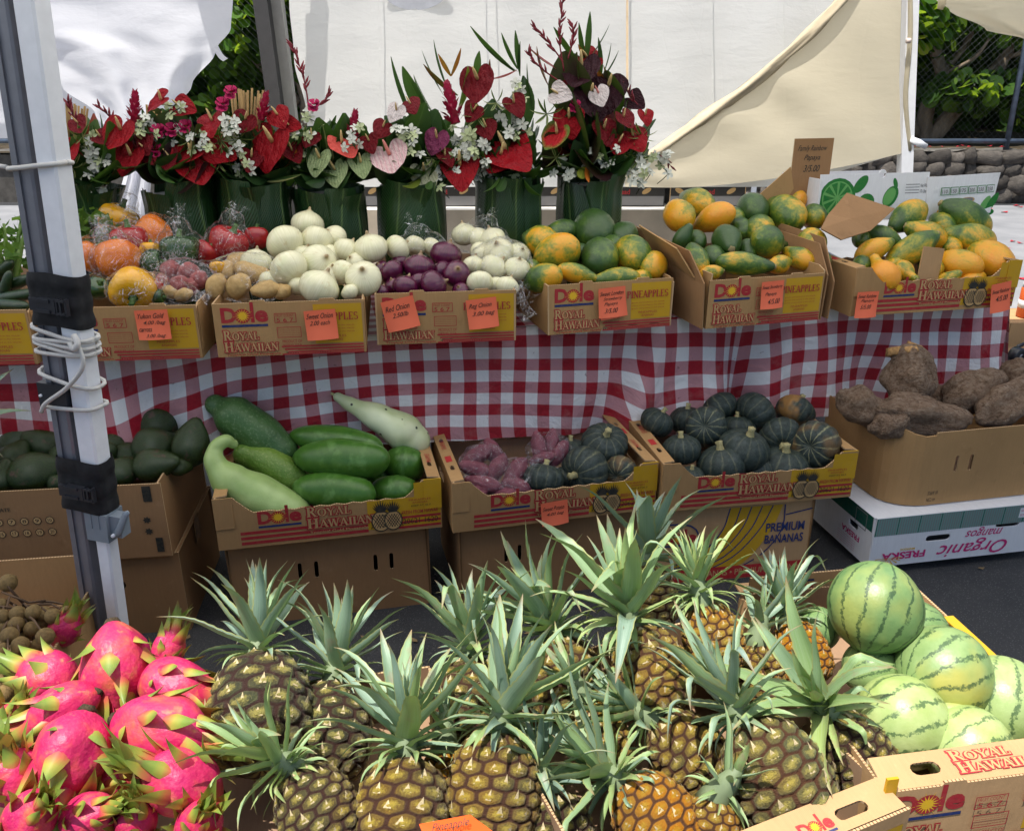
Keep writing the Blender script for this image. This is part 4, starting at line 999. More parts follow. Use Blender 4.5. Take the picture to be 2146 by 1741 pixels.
for k in range(9):
    a = math.pi+math.pi*k/8; p.poly([(-.235,.030),(-.235+.045*math.cos(a-.06),.028+.026*math.sin(a-.06)),(-.235+.045*math.cos(a+.06),.028+.026*math.sin(a+.06))], I_SUN)
p.rect(.195,Hm*.74,.29,Hm*.94,I_WHITE); p.text('RESPONSIBLY GROWN', .20,Hm*.86,.085,.008,I_PINK,.01,flip=True); p.text('SWEET MANGOS', .20,Hm*.77,.08,.008,I_PINK,.01,flip=True)
ob('print', p.mesh(), child(mg,'front_panel'))
p = Print(); p.rect(.10,.001,.205,Hm-.001,I_DGREEN) if False else None
p.rect(-.205,Hm*.70,.205,Hm-.001,I_DGREEN); p.text('FRESKA', .05,.055,.10,.020,I_PINK,.03,flip=True)
for k in range(5): p.text('product of the orchard growers', .03,.012+.008*k,.10,.004,I_PINK,flip=True)
for q in ((.115,.11,.175,.113),(.115,.165,.175,.168),(.115,.11,.118,.168),(.172,.11,.175,.168)): p.rect(*q, I_GREY)
sd = [c for c in mg.children if c.name.startswith('side_panel')][0]; ob('print', p.mesh(), sd)
for x in (-.05,.16):
    b = MB(); b.plate([(-.055,-.03),(.055,-.03),(.062,.0),(-.062,.0)], [], .3); q = b.build('foot', plain('green card', (.0,.085,.06), .6, .1), mg, False); q.location = (x,.06,-.0005)
YB = BF(at_z(1864,1064,.208)+MG.u*.315, MG.a+.02, .64, .46, .245)
yb = empty('yam_carton', YB.c, YB.a, 'deep rounded brown carton holding big rough yams', 'carton')
b = MB(); r = .10; W_, D_2, H_ = YB.W, YB.D, YB.H
def ring(inset):
    P = []
    for cx, cy, a0 in ((-W_/2+r*1.2,r,180),(W_/2-r,r,270),(W_/2-r,D_2-r,0),(-W_/2+r,D_2-r,90)):
        for k in range(7): a = R(a0+90*k/6); P.append((cx+(r*(1.2 if a0==180 else 1)-inset)*math.cos(a), cy+(r-inset)*math.sin(a)))
    return P
A_, B_ = ring(0), ring(.006); k = len(A_)
wavez = lambda i: H_+.012*math.sin(i*.9)
vs = [(x,y,0) for x,y in A_]+[(x*1.02,y*1.02-.004,wavez(i)) for i,(x,y) in enumerate(A_)]+[(x*1.02,y*1.02-.004,wavez(i)) for i,(x,y) in enumerate(B_)]+[(x,y,0) for x,y in B_]
fs = []
for i in range(k):
    j = (i+1)%k
    for q in range(3): fs.append((q*k+i,q*k+j,(q+1)*k+j,(q+1)*k+i))
# front run is a separate plate so that its slots are real openings
fs = [f for f in fs if not (set(f) & {6,7,6+k,7+k,6+2*k,7+2*k,6+3*k,7+3*k} and len(set(f) & {6,7,6+k,7+k,6+2*k,7+2*k,6+3*k,7+3*k}) == 4)]
b.add(vs, fs); b.build('wall_panel', KRAFT, yb, False)
fx0, fx1 = A_[6][0], A_[7][0]
pf = panel('front_panel', yb, [(fx0,0),(fx1,0),(fx1*1.02,H_),(fx0*1.02,H_)], [slot(fx0+q,.135,.012,.055) for q in (.085,.135,.335)], (0,-.0005,0), m=KRAFT)
p = Print(); p.text('#1 APPLE', fx0+.005,.035,.035,.014,I_DARK,flip=True); p.text('44 CSN', fx0+.005,.012,.03,.012,I_DARK,flip=True); ob('print', p.mesh(), pf)
panel('bottom_panel', yb, rect(W_-.09,D_2-.09), [], (0,.045,.004), rx=-math.pi/2, m=KRAFT_IN)
# ---- front row cartons (foreground), each on a plain box
FZ = .265
HM = BF(at_z(1856,1660,FZ+EH)+Vector((math.cos(R(9))*EW/2, math.sin(R(9))*EW/2, -EH)), R(9), EW, .55, EH)
mc = end_carton(HM, 'pineapple carton filled with striped watermelons, front right', m=KRAFT2, group='cartons in the front row')
fl = panel('front_flap', mc, [(-W2,0),(W2,0),(W2-.004,.06),(-W2+.004,.06)], [slot(-.11,.030,.05,.022)], (0,.001,EH+.001), rx=-1.42, m=KRAFT2)
p = Print(); royal(p, -.06,.010,.16,.044); ob('print', p.mesh(), fl)
b = MB(); b.box((-W2-.003,-.003,EH-.03),(-W2+.016,.002,EH+.028)); b.build('corner_tab', YEL_INK, mc, False)
world_plate('back_flap', mc, [HM.p(-W2,.55,EH+.002),HM.p(W2,.55,EH+.002),HM.p(W2-.01,.60,EH-.01),HM.p(-W2+.01,.60,EH-.01)], KRAFT2)
p = Print(); sunlogo(p, -.06,.05,.1); 
o = panel('back_flap', mc, rect(EW*.8,.085), [], (-.02,.548,EH-.05), m=KRAFT2); 
p = Print(); p.text('D', -.04,.03,.03,.03,I_RED,.04,flip=True); p.ell(-.055,.045,.012,.012,I_SUN); p.text('le', -.10,.03,.03,.03,I_RED,.04,flip=True); p.rect(-.10,.066,-.01,.071,I_BLUE); ob('print', p.mesh(), o)
b = MB(); b.box((W2-.02,.06,EH),(W2+.003,.40,EH+.003)); b.build('rim_flap', YEL_INK, mc, False)
PBo = BF(at_z(1908,1650,FZ+EH)+Vector((-math.cos(R(13))*.31, -math.sin(R(13))*.31, -EH)), R(13), .62, .56, EH-.004)
PB = BF(at_z(1906,1684,FZ+EH)+Vector((-math.cos(R(23))*.25, -math.sin(R(23))*.25, -EH)), R(23), .50, .56, EH-.004)
pc = empty('pineapple_carton', PB.c, PB.a, 'wide carton packed with pineapples in the front middle', 'carton', 'cartons in the front row')
panel('front_panel', pc, rect(PB.W,PB.H), [], (0,0,0), m=KRAFT2); panel('back_panel', pc, rect(PB.W,PB.H*.8), [], (0,PB.D,0), m=KRAFT_IN)
for sx in (-1,1): panel('side_panel', pc, rect(PB.D,PB.H*(.95)), [], (sx*PB.W/2,PB.D/2,0), rz=sx*math.pi/2, m=KRAFT_IN)
panel('bottom_panel', pc, rect(PB.W-.01,PB.D-.012), [], (0,.006,.006), rx=-math.pi/2, m=KRAFT_IN)
p = Print(); p.rect(.03,.02,.24,.115,I_YEL); p.rect(-.25,.01,.02,.03,I_RED); ob('print', p.mesh(), child(pc,'front_panel'))
fl = panel('front_flap', pc, [(-.245,0),(.245,0),(.24,.055),(-.24,.055)], [slot(.16,.024,.06,.018)], (0,.001,PB.H+.001), rx=-1.40, m=KRAFT2)
p = Print(); sunlogo(p, .06,.012,.06); ob('print', p.mesh(), fl)
DB = BF(PBo.p(-.68,-.02,0), R(11), .58, .52, EH-.03)
P2 = BF(PBo.p(-.12,-.16,0), R(10), .54, .56, EH-.02)
for f, la in ((DB,'carton heaped with pink dragon fruit, front left'),(P2,'carton under the pineapples at the bottom centre')):
    t = empty('fruit_carton', f.c, f.a, la, 'carton', 'cartons in the front row')
    panel('front_panel', t, rect(f.W,f.H), [], (0,0,0), m=KRAFT2); panel('back_panel', t, rect(f.W,f.H), [], (0,f.D,0), m=KRAFT_IN)
    for sx in (-1,1): panel('side_panel', t, rect(f.D,f.H), [], (sx*f.W/2,f.D/2,0), rz=sx*math.pi/2, m=KRAFT_IN)
    panel('bottom_panel', t, rect(f.W-.01,f.D-.012), [], (0,.006,.006), rx=-math.pi/2, m=KRAFT_IN)
LB = BF(at_z(60,1400,.33)+Vector((-.16,-.14,-.06)), R(8), .50, .40, .12)
lc = empty('fruit_carton', LB.c, LB.a, 'carton of brown longans at the left edge behind the dragon fruit', 'carton', 'cartons in the front row')
panel('front_panel', lc, rect(LB.W,LB.H), [], (0,0,0), m=KRAFT); panel('back_panel', lc, rect(LB.W,LB.H+.03), [], (0,LB.D,0), m=KRAFT)
for sx in (-1,1): panel('side_panel', lc, rect(LB.D,LB.H), [], (sx*LB.W/2,LB.D/2,0), rz=sx*math.pi/2, m=KRAFT)
panel('bottom_panel', lc, rect(LB.W-.01,LB.D-.012), [], (0,.006,.006), rx=-math.pi/2, m=KRAFT_IN)
world_plate('back_flap', lc, [at_y(85,1272,LB.c.y+.41),at_y(178,1268,LB.c.y+.41),at_y(178,1246,LB.c.y+.45),at_y(130,1246,LB.c.y+.45),at_y(118,1236,LB.c.y+.45),at_y(88,1240,LB.c.y+.45)], KRAFT2)
for f, la in ((HM,'watermelon'),(PB,'pineapple'),(DB,'dragon fruit'),(P2,'middle pineapple')):
    closed_box(BF(Vector((f.p(0,.03,0).x,f.p(0,.03,0).y,0)), f.a, f.W-.04, .48, FZ-.002), 'plain brown box under the front %s carton' % la, m=KRAFT, group='boxes under the front row')
closed_box(BF(Vector((LB.p(0,.02,0).x,LB.p(0,.02,0).y,0)), LB.a, .46,.36,LB.c.z-.002), 'plain brown box under the longan carton', m=KRAFT, group='boxes under the front row')
# ---- price notes (orange squares)
n = NT('orange note paper'); NOTE = n.bsdf(n.ramp(n.noise(8,n.co(),3), [(.3,(.80,.155,.075)),(.7,(.88,.19,.10))]), .7, None, .2)
n = NT('deep orange paper'); NOTE2 = n.bsdf((.78,.10,.01), .6, None, .2)
def note(f, box, size, rot, lines, label, vo=-.012, lean=-.06, m=None, second=False):
    (x0,y0,x1,y1) = box; c = f.at_v((x0+x1)/2, (y0+y1)/2, vo); w_ = px2m(c, x1-x0)*.97; h_ = px2m(c, y1-y0)*1.02
    t = empty('price_note', c, f.a, label, 'note', 'orange price notes'); b = MB(); N = 8
    def fn(u, v): return ((u-.5)*w_, -.010*(1-v)**2*math.sin(u*2.2+.4)-.003*v, (v-.5)*h_)
    b.grid(fn, N, N); s_ = b.build('paper', NOTE, t); s_.rotation_euler = (0,R(rot),0)
    if second:
        s2 = b.build('paper', NOTE, t); s2.location = (.004,.003,-.004); s2.rotation_euler = (0,R(rot-5),0)
    p = Print(-.0125)
    for i, (tx, xx, zz, ww, hh) in enumerate(lines):
        k0 = len(p.b.v); p.text(tx, (xx-.5)*w_, (zz-.5)*h_, ww*w_, hh*h_, I_DARK, .002, .45)
        for j in range(k0, len(p.b.v)):
            X, Y, Z = p.b.v[j]; q = fn(X/w_+.5, Z/h_+.5); p.b.v[j] = (X, q[1]-.0012, Z)
    o = ob('print', p.mesh(), s_); return t
note(F1,(287,649,356,711),0,-1,[('Yukon Gold',.08,.72,.8,.17),('4.00 /bag',.22,.48,.68,.16),('carrots',.06,.28,.4,.13),('3.00 /bag',.25,.05,.6,.15)],'orange note pricing Yukon gold and carrots on the pepper carton')
note(F2,(640,649,707,711),0,-3,[('Sweet Onion',.06,.72,.85,.18),('2.00 each',.14,.5,.65,.15)],'orange note pricing sweet onion on the white onion carton')
note(F3,(804,625,875,690),0,-12,[('Red Onion',.08,.64,.75,.18),('2.50/lb',.24,.42,.5,.14)],'tilted orange note reading red onion on the red onion carton')
note(F3,(978,625,1044,687),0,-6,[('Reg Onion',.08,.66,.75,.2),('3.00 bag',.16,.40,.75,.18)],'orange note pricing regular onion bags on the red onion carton')
note(F4,(1251,602,1313,664),0,-3,[('Sweet London',.05,.74,.88,.14),('Strawberry',.18,.55,.7,.14),('Papaya',.2,.38,.5,.14),('3/5.00',.2,.16,.5,.15)],'doubled orange note on the papaya carton below the tallest bouquet', second=True)
note(F5,(1590,589,1644,646),0,-2,[('Sweet Strawberry',.04,.7,.9,.16),('Papaya',.18,.46,.5,.15),('4/5.00',.3,.18,.55,.18)],'orange note on the tall sided papaya carton')
note(F6,(1789,611,1841,665),0,0,[('Sweet Rainbow',.05,.76,.86,.14),('Papaya',.2,.58,.6,.14),('5/5.00',.2,.34,.5,.16)],'orange note at the left end of the right papaya tray')
note(F6,(2071,592,2120,653),0,-9,[('Sweet Rainbow',.06,.66,.86,.14),('4/5.00',.25,.38,.6,.18)],'orange note hanging off the right end of the last papaya tray', vo=-.02)
note(GB,(1132,1047,1192,1100),0,-4,[('Sweet Potato',.06,.64,.8,.17),('4.00 bag',.2,.40,.65,.15)],'orange note pricing sweet potato bags on the lower middle tray')
q = [at_z(878,1726,.52), at_z(985,1706,.535), at_z(1048,1752,.52), at_z(960,1800,.50), at_z(905,1790,.50)]
o = world_plate('price_card', None, q[::-1], NOTE2, .0015); tag(o, 'deep orange card lying among the pineapples at the bottom edge', 'card')
p = Print(); p.text('Pineapple', 0,0,.05,.012,I_DARK,.0,.4); po = ob('print', p.mesh(), o); ex = (q[1]-q[0]).normalized(); cc_ = sum(q,Vector())/5
nn = (q[1]-cc_).cross(q[0]-cc_).normalized(); nn = nn if nn.z > 0 else -nn; zz = nn.cross(ex); po.matrix_local = Matrix(((ex.x,-nn.x,zz.x,cc_.x-.03),(ex.y,-nn.y,zz.y,cc_.y),(ex.z,-nn.z,zz.z,cc_.z+.006),(0,0,0,1)))
# ================================================================== PRODUCE: shapes
def revolve(name, prof, n, m, shape=None, amp=0, sc=2, seed=0, steps=None):
    """prof: control (z, r); shape(angle, t) multiplies r"""
    N = steps or 20; P = bezier([(z,r,0) for z,r in prof], N); b = MB(); vs = []
    for i, q in enumerate(P):
        for k in range(n):
            a = 2*math.pi*k/n; r = max(q.y, 0)*(shape(a, i/N) if shape else 1); p = Vector((r*math.cos(a), r*math.sin(a), q.x))
            if amp: p *= 1+amp*noise.noise(p*sc+Vector((seed*7.1,seed*3.3,0)))
            vs.append(p)
    fs = []
    for i in range(N):
        for k in range(n): fs.append((i*n+k, i*n+(k+1)%n, (i+1)*n+(k+1)%n, (i+1)*n+k))
    vs += [(0,0,P[0].x), (0,0,P[-1].x)]
    for k in range(n): fs.append(((N+1)*n, (k+1)%n, k)); fs.append(((N+1)*n+1, N*n+k, N*n+(k+1)%n))
    b.add(vs, fs); return b.mesh(name, m)
def put(name, me, loc, q, s, parent=None):
    o = ob(name, me, parent); o.location = loc; o.rotation_mode = 'QUATERNION'; o.rotation_quaternion = q; o.scale = s if hasattr(s,'__len__') else (s,s,s); return o

# ---- papaya
n = NT('papaya skin'); oi = n.n('ObjectInfo'); rp = n.sep(oi.outputs['Color'])[0]; c = n.co('Object', rand=11)
f = n.math('ADD', n.math('MULTIPLY_ADD', n.math('SUBTRACT', n.noise(1.4,c,4,.6,.4), .5), .8, .5), n.math('MULTIPLY', n.math('SUBTRACT', n.noise(11,c,4), .5), .22)); f = n.math('ADD', f, n.math('MULTIPLY_ADD', rp, .62, -.325)); pz_ = n.sep(n.co('Object')); f = n.math('ADD', f, n.math('MULTIPLY', n.math('SUBTRACT', n.math('MULTIPLY', pz_[0], .8), n.math('MULTIPLY', pz_[2], .5)), .16))
cc = n.ramp(f, [(.34,(.028,.070,.012)),(.46,(.07,.135,.015)),(.55,(.25,.24,.018)),(.65,(.62,.32,.014)),(.85,(.72,.28,.014))])
cc = n.mix(n.ramp(n.voro(9,c), [(.05,.8),(.10,0)]), cc, (.05,.06,.02)); cc = n.mix(n.ramp(n.noise(30,c,4,.7), [(.62,0),(.72,.55)]), cc, (.10,.13,.03))
PAP = n.bsdf(cc, n.ramp(n.noise(20,c,3), [(.3,.28),(.7,.45)]), n.bump(n.noise(14,c,4), .12, .02), .5)
pent = lambda a, t: 1+.022*math.cos(5*a)*(1-t)
PAPS = [revolve('papaya', [(-1,.02),(-.93,.22),(-.72,.44),(-.3,.60),(.15,.58),(.55,.42),(.82,.28),(.96,.17),(1.0,.02)], 22, PAP, pent, .05, 1.5, k) for k in range(2)] + \
       [revolve('papaya', [(-1,.02),(-.92,.26),(-.65,.52),(-.25,.62),(.12,.50),(.40,.30),(.66,.22),(.93,.20),(1.0,.02)], 22, PAP, pent, .05, 1.5, 5)] + \
       [revolve('papaya', [(-1,.02),(-.95,.24),(-.72,.50),(-.2,.68),(.3,.65),(.68,.45),(.90,.25),(1.0,.02)], 22, PAP, pent, .04, 1.5, 8)]
STUB = plain('dry stem scar', (.30,.24,.12), .9, .3, 30, .2)
b = MB(); b.sweep([(0,0,.96),(0,0,1.01),(0,0,1.03)], [.13,.14,.10], 10, sec=lambda a,t: 1+.12*math.cos(5*a)); STUBME = b.mesh('stem_scar', STUB)
def long_item(name, meshes, asp, px, py, a, bb, ang, place, sign=-1, k=None):
    loc = place(px, py); L = bb*asp; ph = 0 if a >= L else math.degrees(math.acos(max(.05, min(1, (a-bb*.55)/(L-bb*.55)))))
    L = max(L, a); s = px2m(loc, L)*1.16; sb = px2m(loc, bb)/.62*1.07
    o = put(name, meshes[k if k is not None else rnd.randrange(len(meshes))], loc, frame_q(img_axis(ang, sign*ph), rnd.uniform(0,6.3)), (sb,sb,s)); return o
def papayas(f, data, z0, slope, where, group):
    it = []
    for d in data:
        px, py, a, bb, ang, rp = d[:6]; push = d[6] if len(d) > 6 else 0; sign = d[7] if len(d) > 7 else -1; k = d[8] if len(d) > 8 else rnd.choice((0,1,3))
        o = long_item('papaya', PAPS, 1.5, px, py, a, bb, ang, lambda x,y: f.heap(x,y,z0,slope,push), sign, k); o.location = f.clear(Vector(o.location), o.scale.x*.60); o.color = (rp, rnd.random(), 0, 1)
        ob('stem_scar', STUBME, o)
        tag(o, cat='papaya', group=group); nm = 'green papaya' if rp < .32 else ('green and yellow papaya' if rp < .62 else ('mostly yellow papaya' if rp < .8 else 'ripe orange papaya')); it.append((o, px, py, nm))
    label_heap(it, where)
papayas(F4, [(1132,505,37,31,150,.5),(1165,534,42,35,200,.62),(1178,487,34,23,20,.22,.05),(1244,484,38,38,100,.12,.05),(1308,495,30,30,60,.15,.05),(1257,539,36,34,80,.2,-.01),(1324,532,34,33,110,.45,-.02),(1369,555,31,29,60,.62),
  (1137,584,35,26,190,.6),(1210,574,38,20,-15,.6,-.01,1),(1291,584,44,22,185,.5),(1215,532,24,22,40,.25,.05),(1113,563,18,20,90,.4,.04),(1285,520,24,24,70,.3,.06),(1345,585,26,20,30,.5,.03),(1180,515,26,24,70,.3,.06)], .125, .30, 'of the plain papaya carton', 'papayas in the carton below the bouquets')
papayas(F5, [(1421,450,32,31,110,.66),(1459,425,34,30,130,.45,.04),(1496,458,36,28,200,.85),(1576,437,33,32,80,.22),(1644,446,40,36,115,.5,-.02),(1665,415,23,22,90,.8,.06),(1705,453,25,25,70,.42),(1431,498,26,18,60,.2,.0,1),(1459,502,22,20,90,.25,.05),
  (1538,457,24,22,90,.35,.05),(1524,505,31,30,-95,.2,-.02,1),(1592,481,28,26,60,.55,.03),(1616,509,40,32,0,.38,-.02,-1,2),(1700,509,28,26,80,.6,-.01),(1457,544,35,27,95,.55,-.01),(1562,554,54,24,-5,.4,-.02,-1,0),(1635,554,26,19,20,.75),(1674,540,30,22,140,.8,.02),
  (1490,572,24,14,10,.8),(1567,523,24,22,70,.2,.05),(1494,540,22,22,90,.2,.05),(1553,480,22,20,100,.3,.06),(1672,374,36,15,95,.5,.05,-1,2),(1702,405,32,24,80,.45,.06),(1715,545,16,22,90,.4,.05)], .135, .33, 'of the tall sided carton', 'papayas in the tall sided carton')
papayas(F6, [(1902,455,44,30,215,.45,.02,1),(2022,455,52,28,150,.5,.02),(2031,500,46,31,165,.62),(1940,493,42,28,155,.66,.02),(1912,523,56,25,32,.5,-.01),(1850,497,38,22,150,.42,.03),(1832,523,38,22,25,.75,.0,1),(2073,544,38,33,120,.78),
  (2006,554,36,31,150,.85),(1848,570,38,30,95,.92,-.02,-1,2),(1806,554,20,19,40,.4,.03),(1898,572,24,21,-60,.7,.0,1,2),(1985,589,24,18,40,.75,.0,1),(2041,585,28,20,20,.85),(1972,470,26,24,90,.5,.06),(1990,515,22,20,90,.7,.06),(1805,500,18,16,60,.4,.06),(1875,560,22,20,90,.5,.05),(1950,560,20,20,90,.6,.05)], .085, .42, 'of the right end tray', 'papayas in the right end tray')
pc_ = [F6.at_v(px,py,.05) for px,py in ((1935,516),(1978,521),(1960,600),(1918,598))]
o = world_plate('cardboard_flap', None, pc_, KRAFT2); tag(o, 'small upright cardboard strip stuck among the right tray papayas', 'cardboard')

# ---- onions
def onionmat(name, cA, cB, streak, gl, peel=(.55,.42,.22)):
    n = NT(name); c = n.co('Object', rand=5); x_, y_, z_ = n.sep(n.co('Object')); an = n.math('ARCTAN2', y_, x_)
    st = n.noise(3.5, (lambda k: (n.put(k.inputs[0], n.math('MULTIPLY', n.math('SINE', an), 4)), n.put(k.inputs[1], n.math('MULTIPLY', n.math('COSINE', an), 4)), n.put(k.inputs[2], n.math('MULTIPLY_ADD', z_, .25, n.math('MULTIPLY', n.rand(), 40))), k.outputs[0])[-1])(n.n('CombineXYZ')), 3)
    cc = n.ramp(st, [(.35,cA),(.65,cB)]); cc = n.mix(n.ramp(n.noise(1.3,c,2), [(.5,0),(.8,.5)]), cc, streak)
    cc = n.mix(n.ramp(z_, [(-.0,0),(.05,0)]), cc, cc); cc = n.mix(n.ramp(n.noise(2.2,n.co('Object',(1,1,.45),rand=9),5,.65), [(.60,0),(.70,.5)]), cc, peel); tip = n.ramp(n.math('ABSOLUTE', z_), [(.80,0),(.98,.9)]); cc = n.mix(tip, cc, (.30,.20,.09))
    return n.bsdf(cc, gl, n.bump(st, .12, .02), .5, .15)
ONW = onionmat('white onion skin', (.66,.63,.40), (.74,.71,.50), (.56,.60,.32), .24); ONR = onionmat('red onion skin', (.055,.003,.024), (.095,.006,.040), (.14,.012,.06), .2, (.16,.04,.05))
oprof = [(-.93,.04),(-.90,.16),(-.78,.52),(-.45,.88),(0,1.0),(.42,.88),(.70,.55),(.84,.25),(.95,.11),(1.1,.08),(1.15,.01)]
ONWS = [revolve('onion', oprof, 20, ONW, None, .04, 1.2, k) for k in range(3)]; ONRS = [revolve('onion', oprof, 20, ONR, None, .05, 1.2, k+4) for k in range(2)]
def onions(name, meshes, f, data, z0, slope, where, group, desc, cat='onion'):
    it = []
    for d in data:
        px, py, r = d[:3]; push = d[3] if len(d) > 3 else 0; ax = d[4] if len(d) > 4 else (rnd.uniform(30,150), rnd.uniform(-40,60))
        loc = f.heap(px, py, z0, slope, push); s = px2m(loc, r)*1.05; loc = f.clear(loc, s)
        o = put(name, rnd.choice(meshes), loc, frame_q(img_axis(*ax), rnd.uniform(0,6)), (s,s,s*.93)); tag(o, cat=cat, group=group); it.append((o,px,py,desc))
    label_heap(it, where)
onions('onion', ONWS, F2, [(645,470,33,.03,(80,10)),(598,510,38,0,(-60,20)),(664,506,33,.02),(700,498,26,.04),(669,550,37,0,(20,50)),(605,563,39,-.02,(130,-20)),(537,550,32,.02,(80,20)),(669,602,41,-.02,(60,10)),(727,525,28,.03),(777,520,34,.0,(100,30)),(833,520,27,.04),
  (762,584,37,-.02,(80,65)),(721,572,27,.02),(733,612,18,0),(696,535,22,.06),(635,535,24,.06),(745,550,22,.06),(700,575,26,.04),(625,600,22,.05),(570,590,26,.05),(640,572,20,.06)], .135, .32, 'of the white onion carton', 'white onions', 'white onion')
onions('onion', ONRS, F3, [(935,534,32,0,(70,20)),(957,574,28,-.01,(60,70)),(821,570,25,0),(878,560,32,-.01,(80,20)),(836,550,19,.04),(909,598,31,-.02,(20,10)),(850,601,27,-.02),(799,562,16,.02),(800,611,16,0),(880,595,24,.04),(925,570,24,.04),(965,610,18,.02),(826,600,20,.04)], .125, .30, 'of the red onion carton', 'red onions', 'red onion')
onions('onion', ONWS, F3, [(973,491,26,.03),(1006,500,24,.04),(1032,501,27,.02),(1046,529,31,.01),(1035,560,28,0),(1084,563,27,0),(994,556,23,.01),(1087,532,23,.03),(1006,592,27,-.01),(1063,600,24,0),(870,515,22,.05),(905,518,20,.06),(1010,530,24,.05),(1040,598,20,.02)], .125, .30, 'beside the red onions', 'bagged white onions', 'bagged white onion')

# ---- potatoes and sweet potatoes
def potmat(name, a, b_, sp):
    n = NT(name); c = n.co('Object', rand=9); cc = n.ramp(n.noise(2.2,c,5), [(.3,a),(.7,b_)]); cc = n.mix(n.ramp(n.noise(22,c,4,.7), [(.6,0),(.72,.6)]), cc, sp); return n.bsdf(cc, .55, n.bump(n.noise(12,c,5), .3, .03), .4)
POT = potmat('yellow potato skin', (.40,.25,.09), (.55,.37,.15), (.22,.13,.05)); POTR = potmat('red potato skin', (.22,.04,.045), (.36,.10,.09), (.14,.05,.04)); SWP = potmat('purple sweet potato skin', (.13,.026,.045), (.24,.07,.095), (.06,.02,.025))
def blobby(nm, m, k, asp=1.35, amp=.16): return revolve(nm, [(-asp,.02),(-asp*.9,.42),(-asp*.45,.88),(0,1),(asp*.45,.92),(asp*.9,.45),(asp,.02)], 16, m, None, amp, 1.1, k, 14)
POTS = [blobby('potato', POT, k) for k in range(2)]; POTRS = [blobby('potato', POTR, k+3, 1.15) for k in range(2)]; SWPS = [blobby('sweet_potato', SWP, k+6, 1.45, .13) for k in range(2)]
def blobs(name, meshes, f, data, z0, slope, where, group, desc, cat, nr=2):
    it = []
    for d in data:
        px, py, a, bb, ang = d[:5]; push = d[5] if len(d) > 5 else 0; loc = f.heap(px,py,z0,slope,push); s = px2m(loc,bb); loc = f.clear(loc, s); asp = max(a/bb,1)
        o = put(name, rnd.choice(meshes), loc, frame_q(img_axis(ang, rnd.uniform(-20,20)), rnd.uniform(0,6)), (s,s,s*asp/1.3)); tag(o, cat=cat, group=group); it.append((o,px,py,desc))
    label_heap(it, where, nr)
blobs('potato', POTS, F2, [(453,600,27,21,80),(500,600,28,24,60),(558,607,30,19,10),(529,570,38,22,-15,.02),(498,548,24,20,20,.04),(478,570,24,20,100,.04),(592,612,18,16,40,.02)], .125, .32, 'beside the white onions', 'potatoes bagged beside the onions', 'bagged yellow potato', 'potato')
blobs('potato', POTRS, F1, [(357,567,24,21,60),(395,572,26,22,20),(378,597,24,20,100),(418,586,22,20,30),(340,590,18,16,40,.03),(400,600,20,18,0,.02)], .135, .3, 'of the pepper carton', 'red potatoes', 'bagged red potato', 'potato')
blobs('potato', POTS, F1, [(355,612,22,14,0),(385,618,20,13,20)], .125, .3, 'of the pepper carton front', 'potatoes at the pepper carton front', 'bagged yellow potato', 'potato', 1)
blobs('sweet_potato', SWPS, GB, [(1000,955,36,18,30),(1035,950,34,17,120,.0),(1000,985,38,18,-20),(1040,985,34,18,60),(1015,1015,40,18,-15),(990,1035,30,16,10),(1080,990,36,20,50),(1085,1020,32,18,-20),(1062,1035,24,14,0),(1130,940,34,16,100),(1155,935,34,16,85),(1172,950,30,15,60),(1135,962,26,14,20)], .075, .40, 'of the bagged sweet potatoes', 'bagged purple sweet potatoes', 'purple sweet potato', 'sweet potato', 3)

# ---- bell peppers, cucumbers and tomatoes for the bagged carton
def peppermat(name, a, b_):
    n = NT(name); c = n.co('Object', rand=9); return n.bsdf(n.ramp(n.noise(1.6,c,3), [(.3,a),(.7,b_)]), .2, n.bump(n.noise(3,c,3), .1, .05), .5, .3)
PEPC = {'orange': peppermat('orange pepper skin', (.62,.13,.006), (.68,.19,.01)), 'yellow': peppermat('yellow pepper skin', (.66,.30,.005), (.72,.38,.01)), 'red': peppermat('red pepper skin', (.27,.008,.012), (.38,.02,.02)), 'green': peppermat('green pepper skin', (.012,.045,.010), (.03,.075,.014))}
STEMG = plain('green stem', (.06,.12,.025), .6, .25, 12); STEMT = plain('pale corky stem', (.36,.32,.16), .85, .25, 14, .2)
PEPS = {k: revolve('bell_pepper', [(-.9,.03),(-.86,.4),(-.6,.78),(-.1,.98),(.4,1.0),(.75,.8),(.86,.42),(.72,.12),(.68,.01)], 28, m, lambda a,t: 1+.11*abs(math.cos(2*a))*(.35+.65*min(1,t*1.6))-.05, .04, 1.3, i) for i,(k,m) in enumerate(PEPC.items())}
b = MB(); b.sweep([(0,0,.66),(0,0,.84),(.05,0,1.1),(.10,0,1.22)], [.34,.16,.11,.13], 10, sec=lambda a,t: 1+.15*math.cos(5*a)*(1-t)); PSTEM = b.mesh('stem', STEMG)
it = []
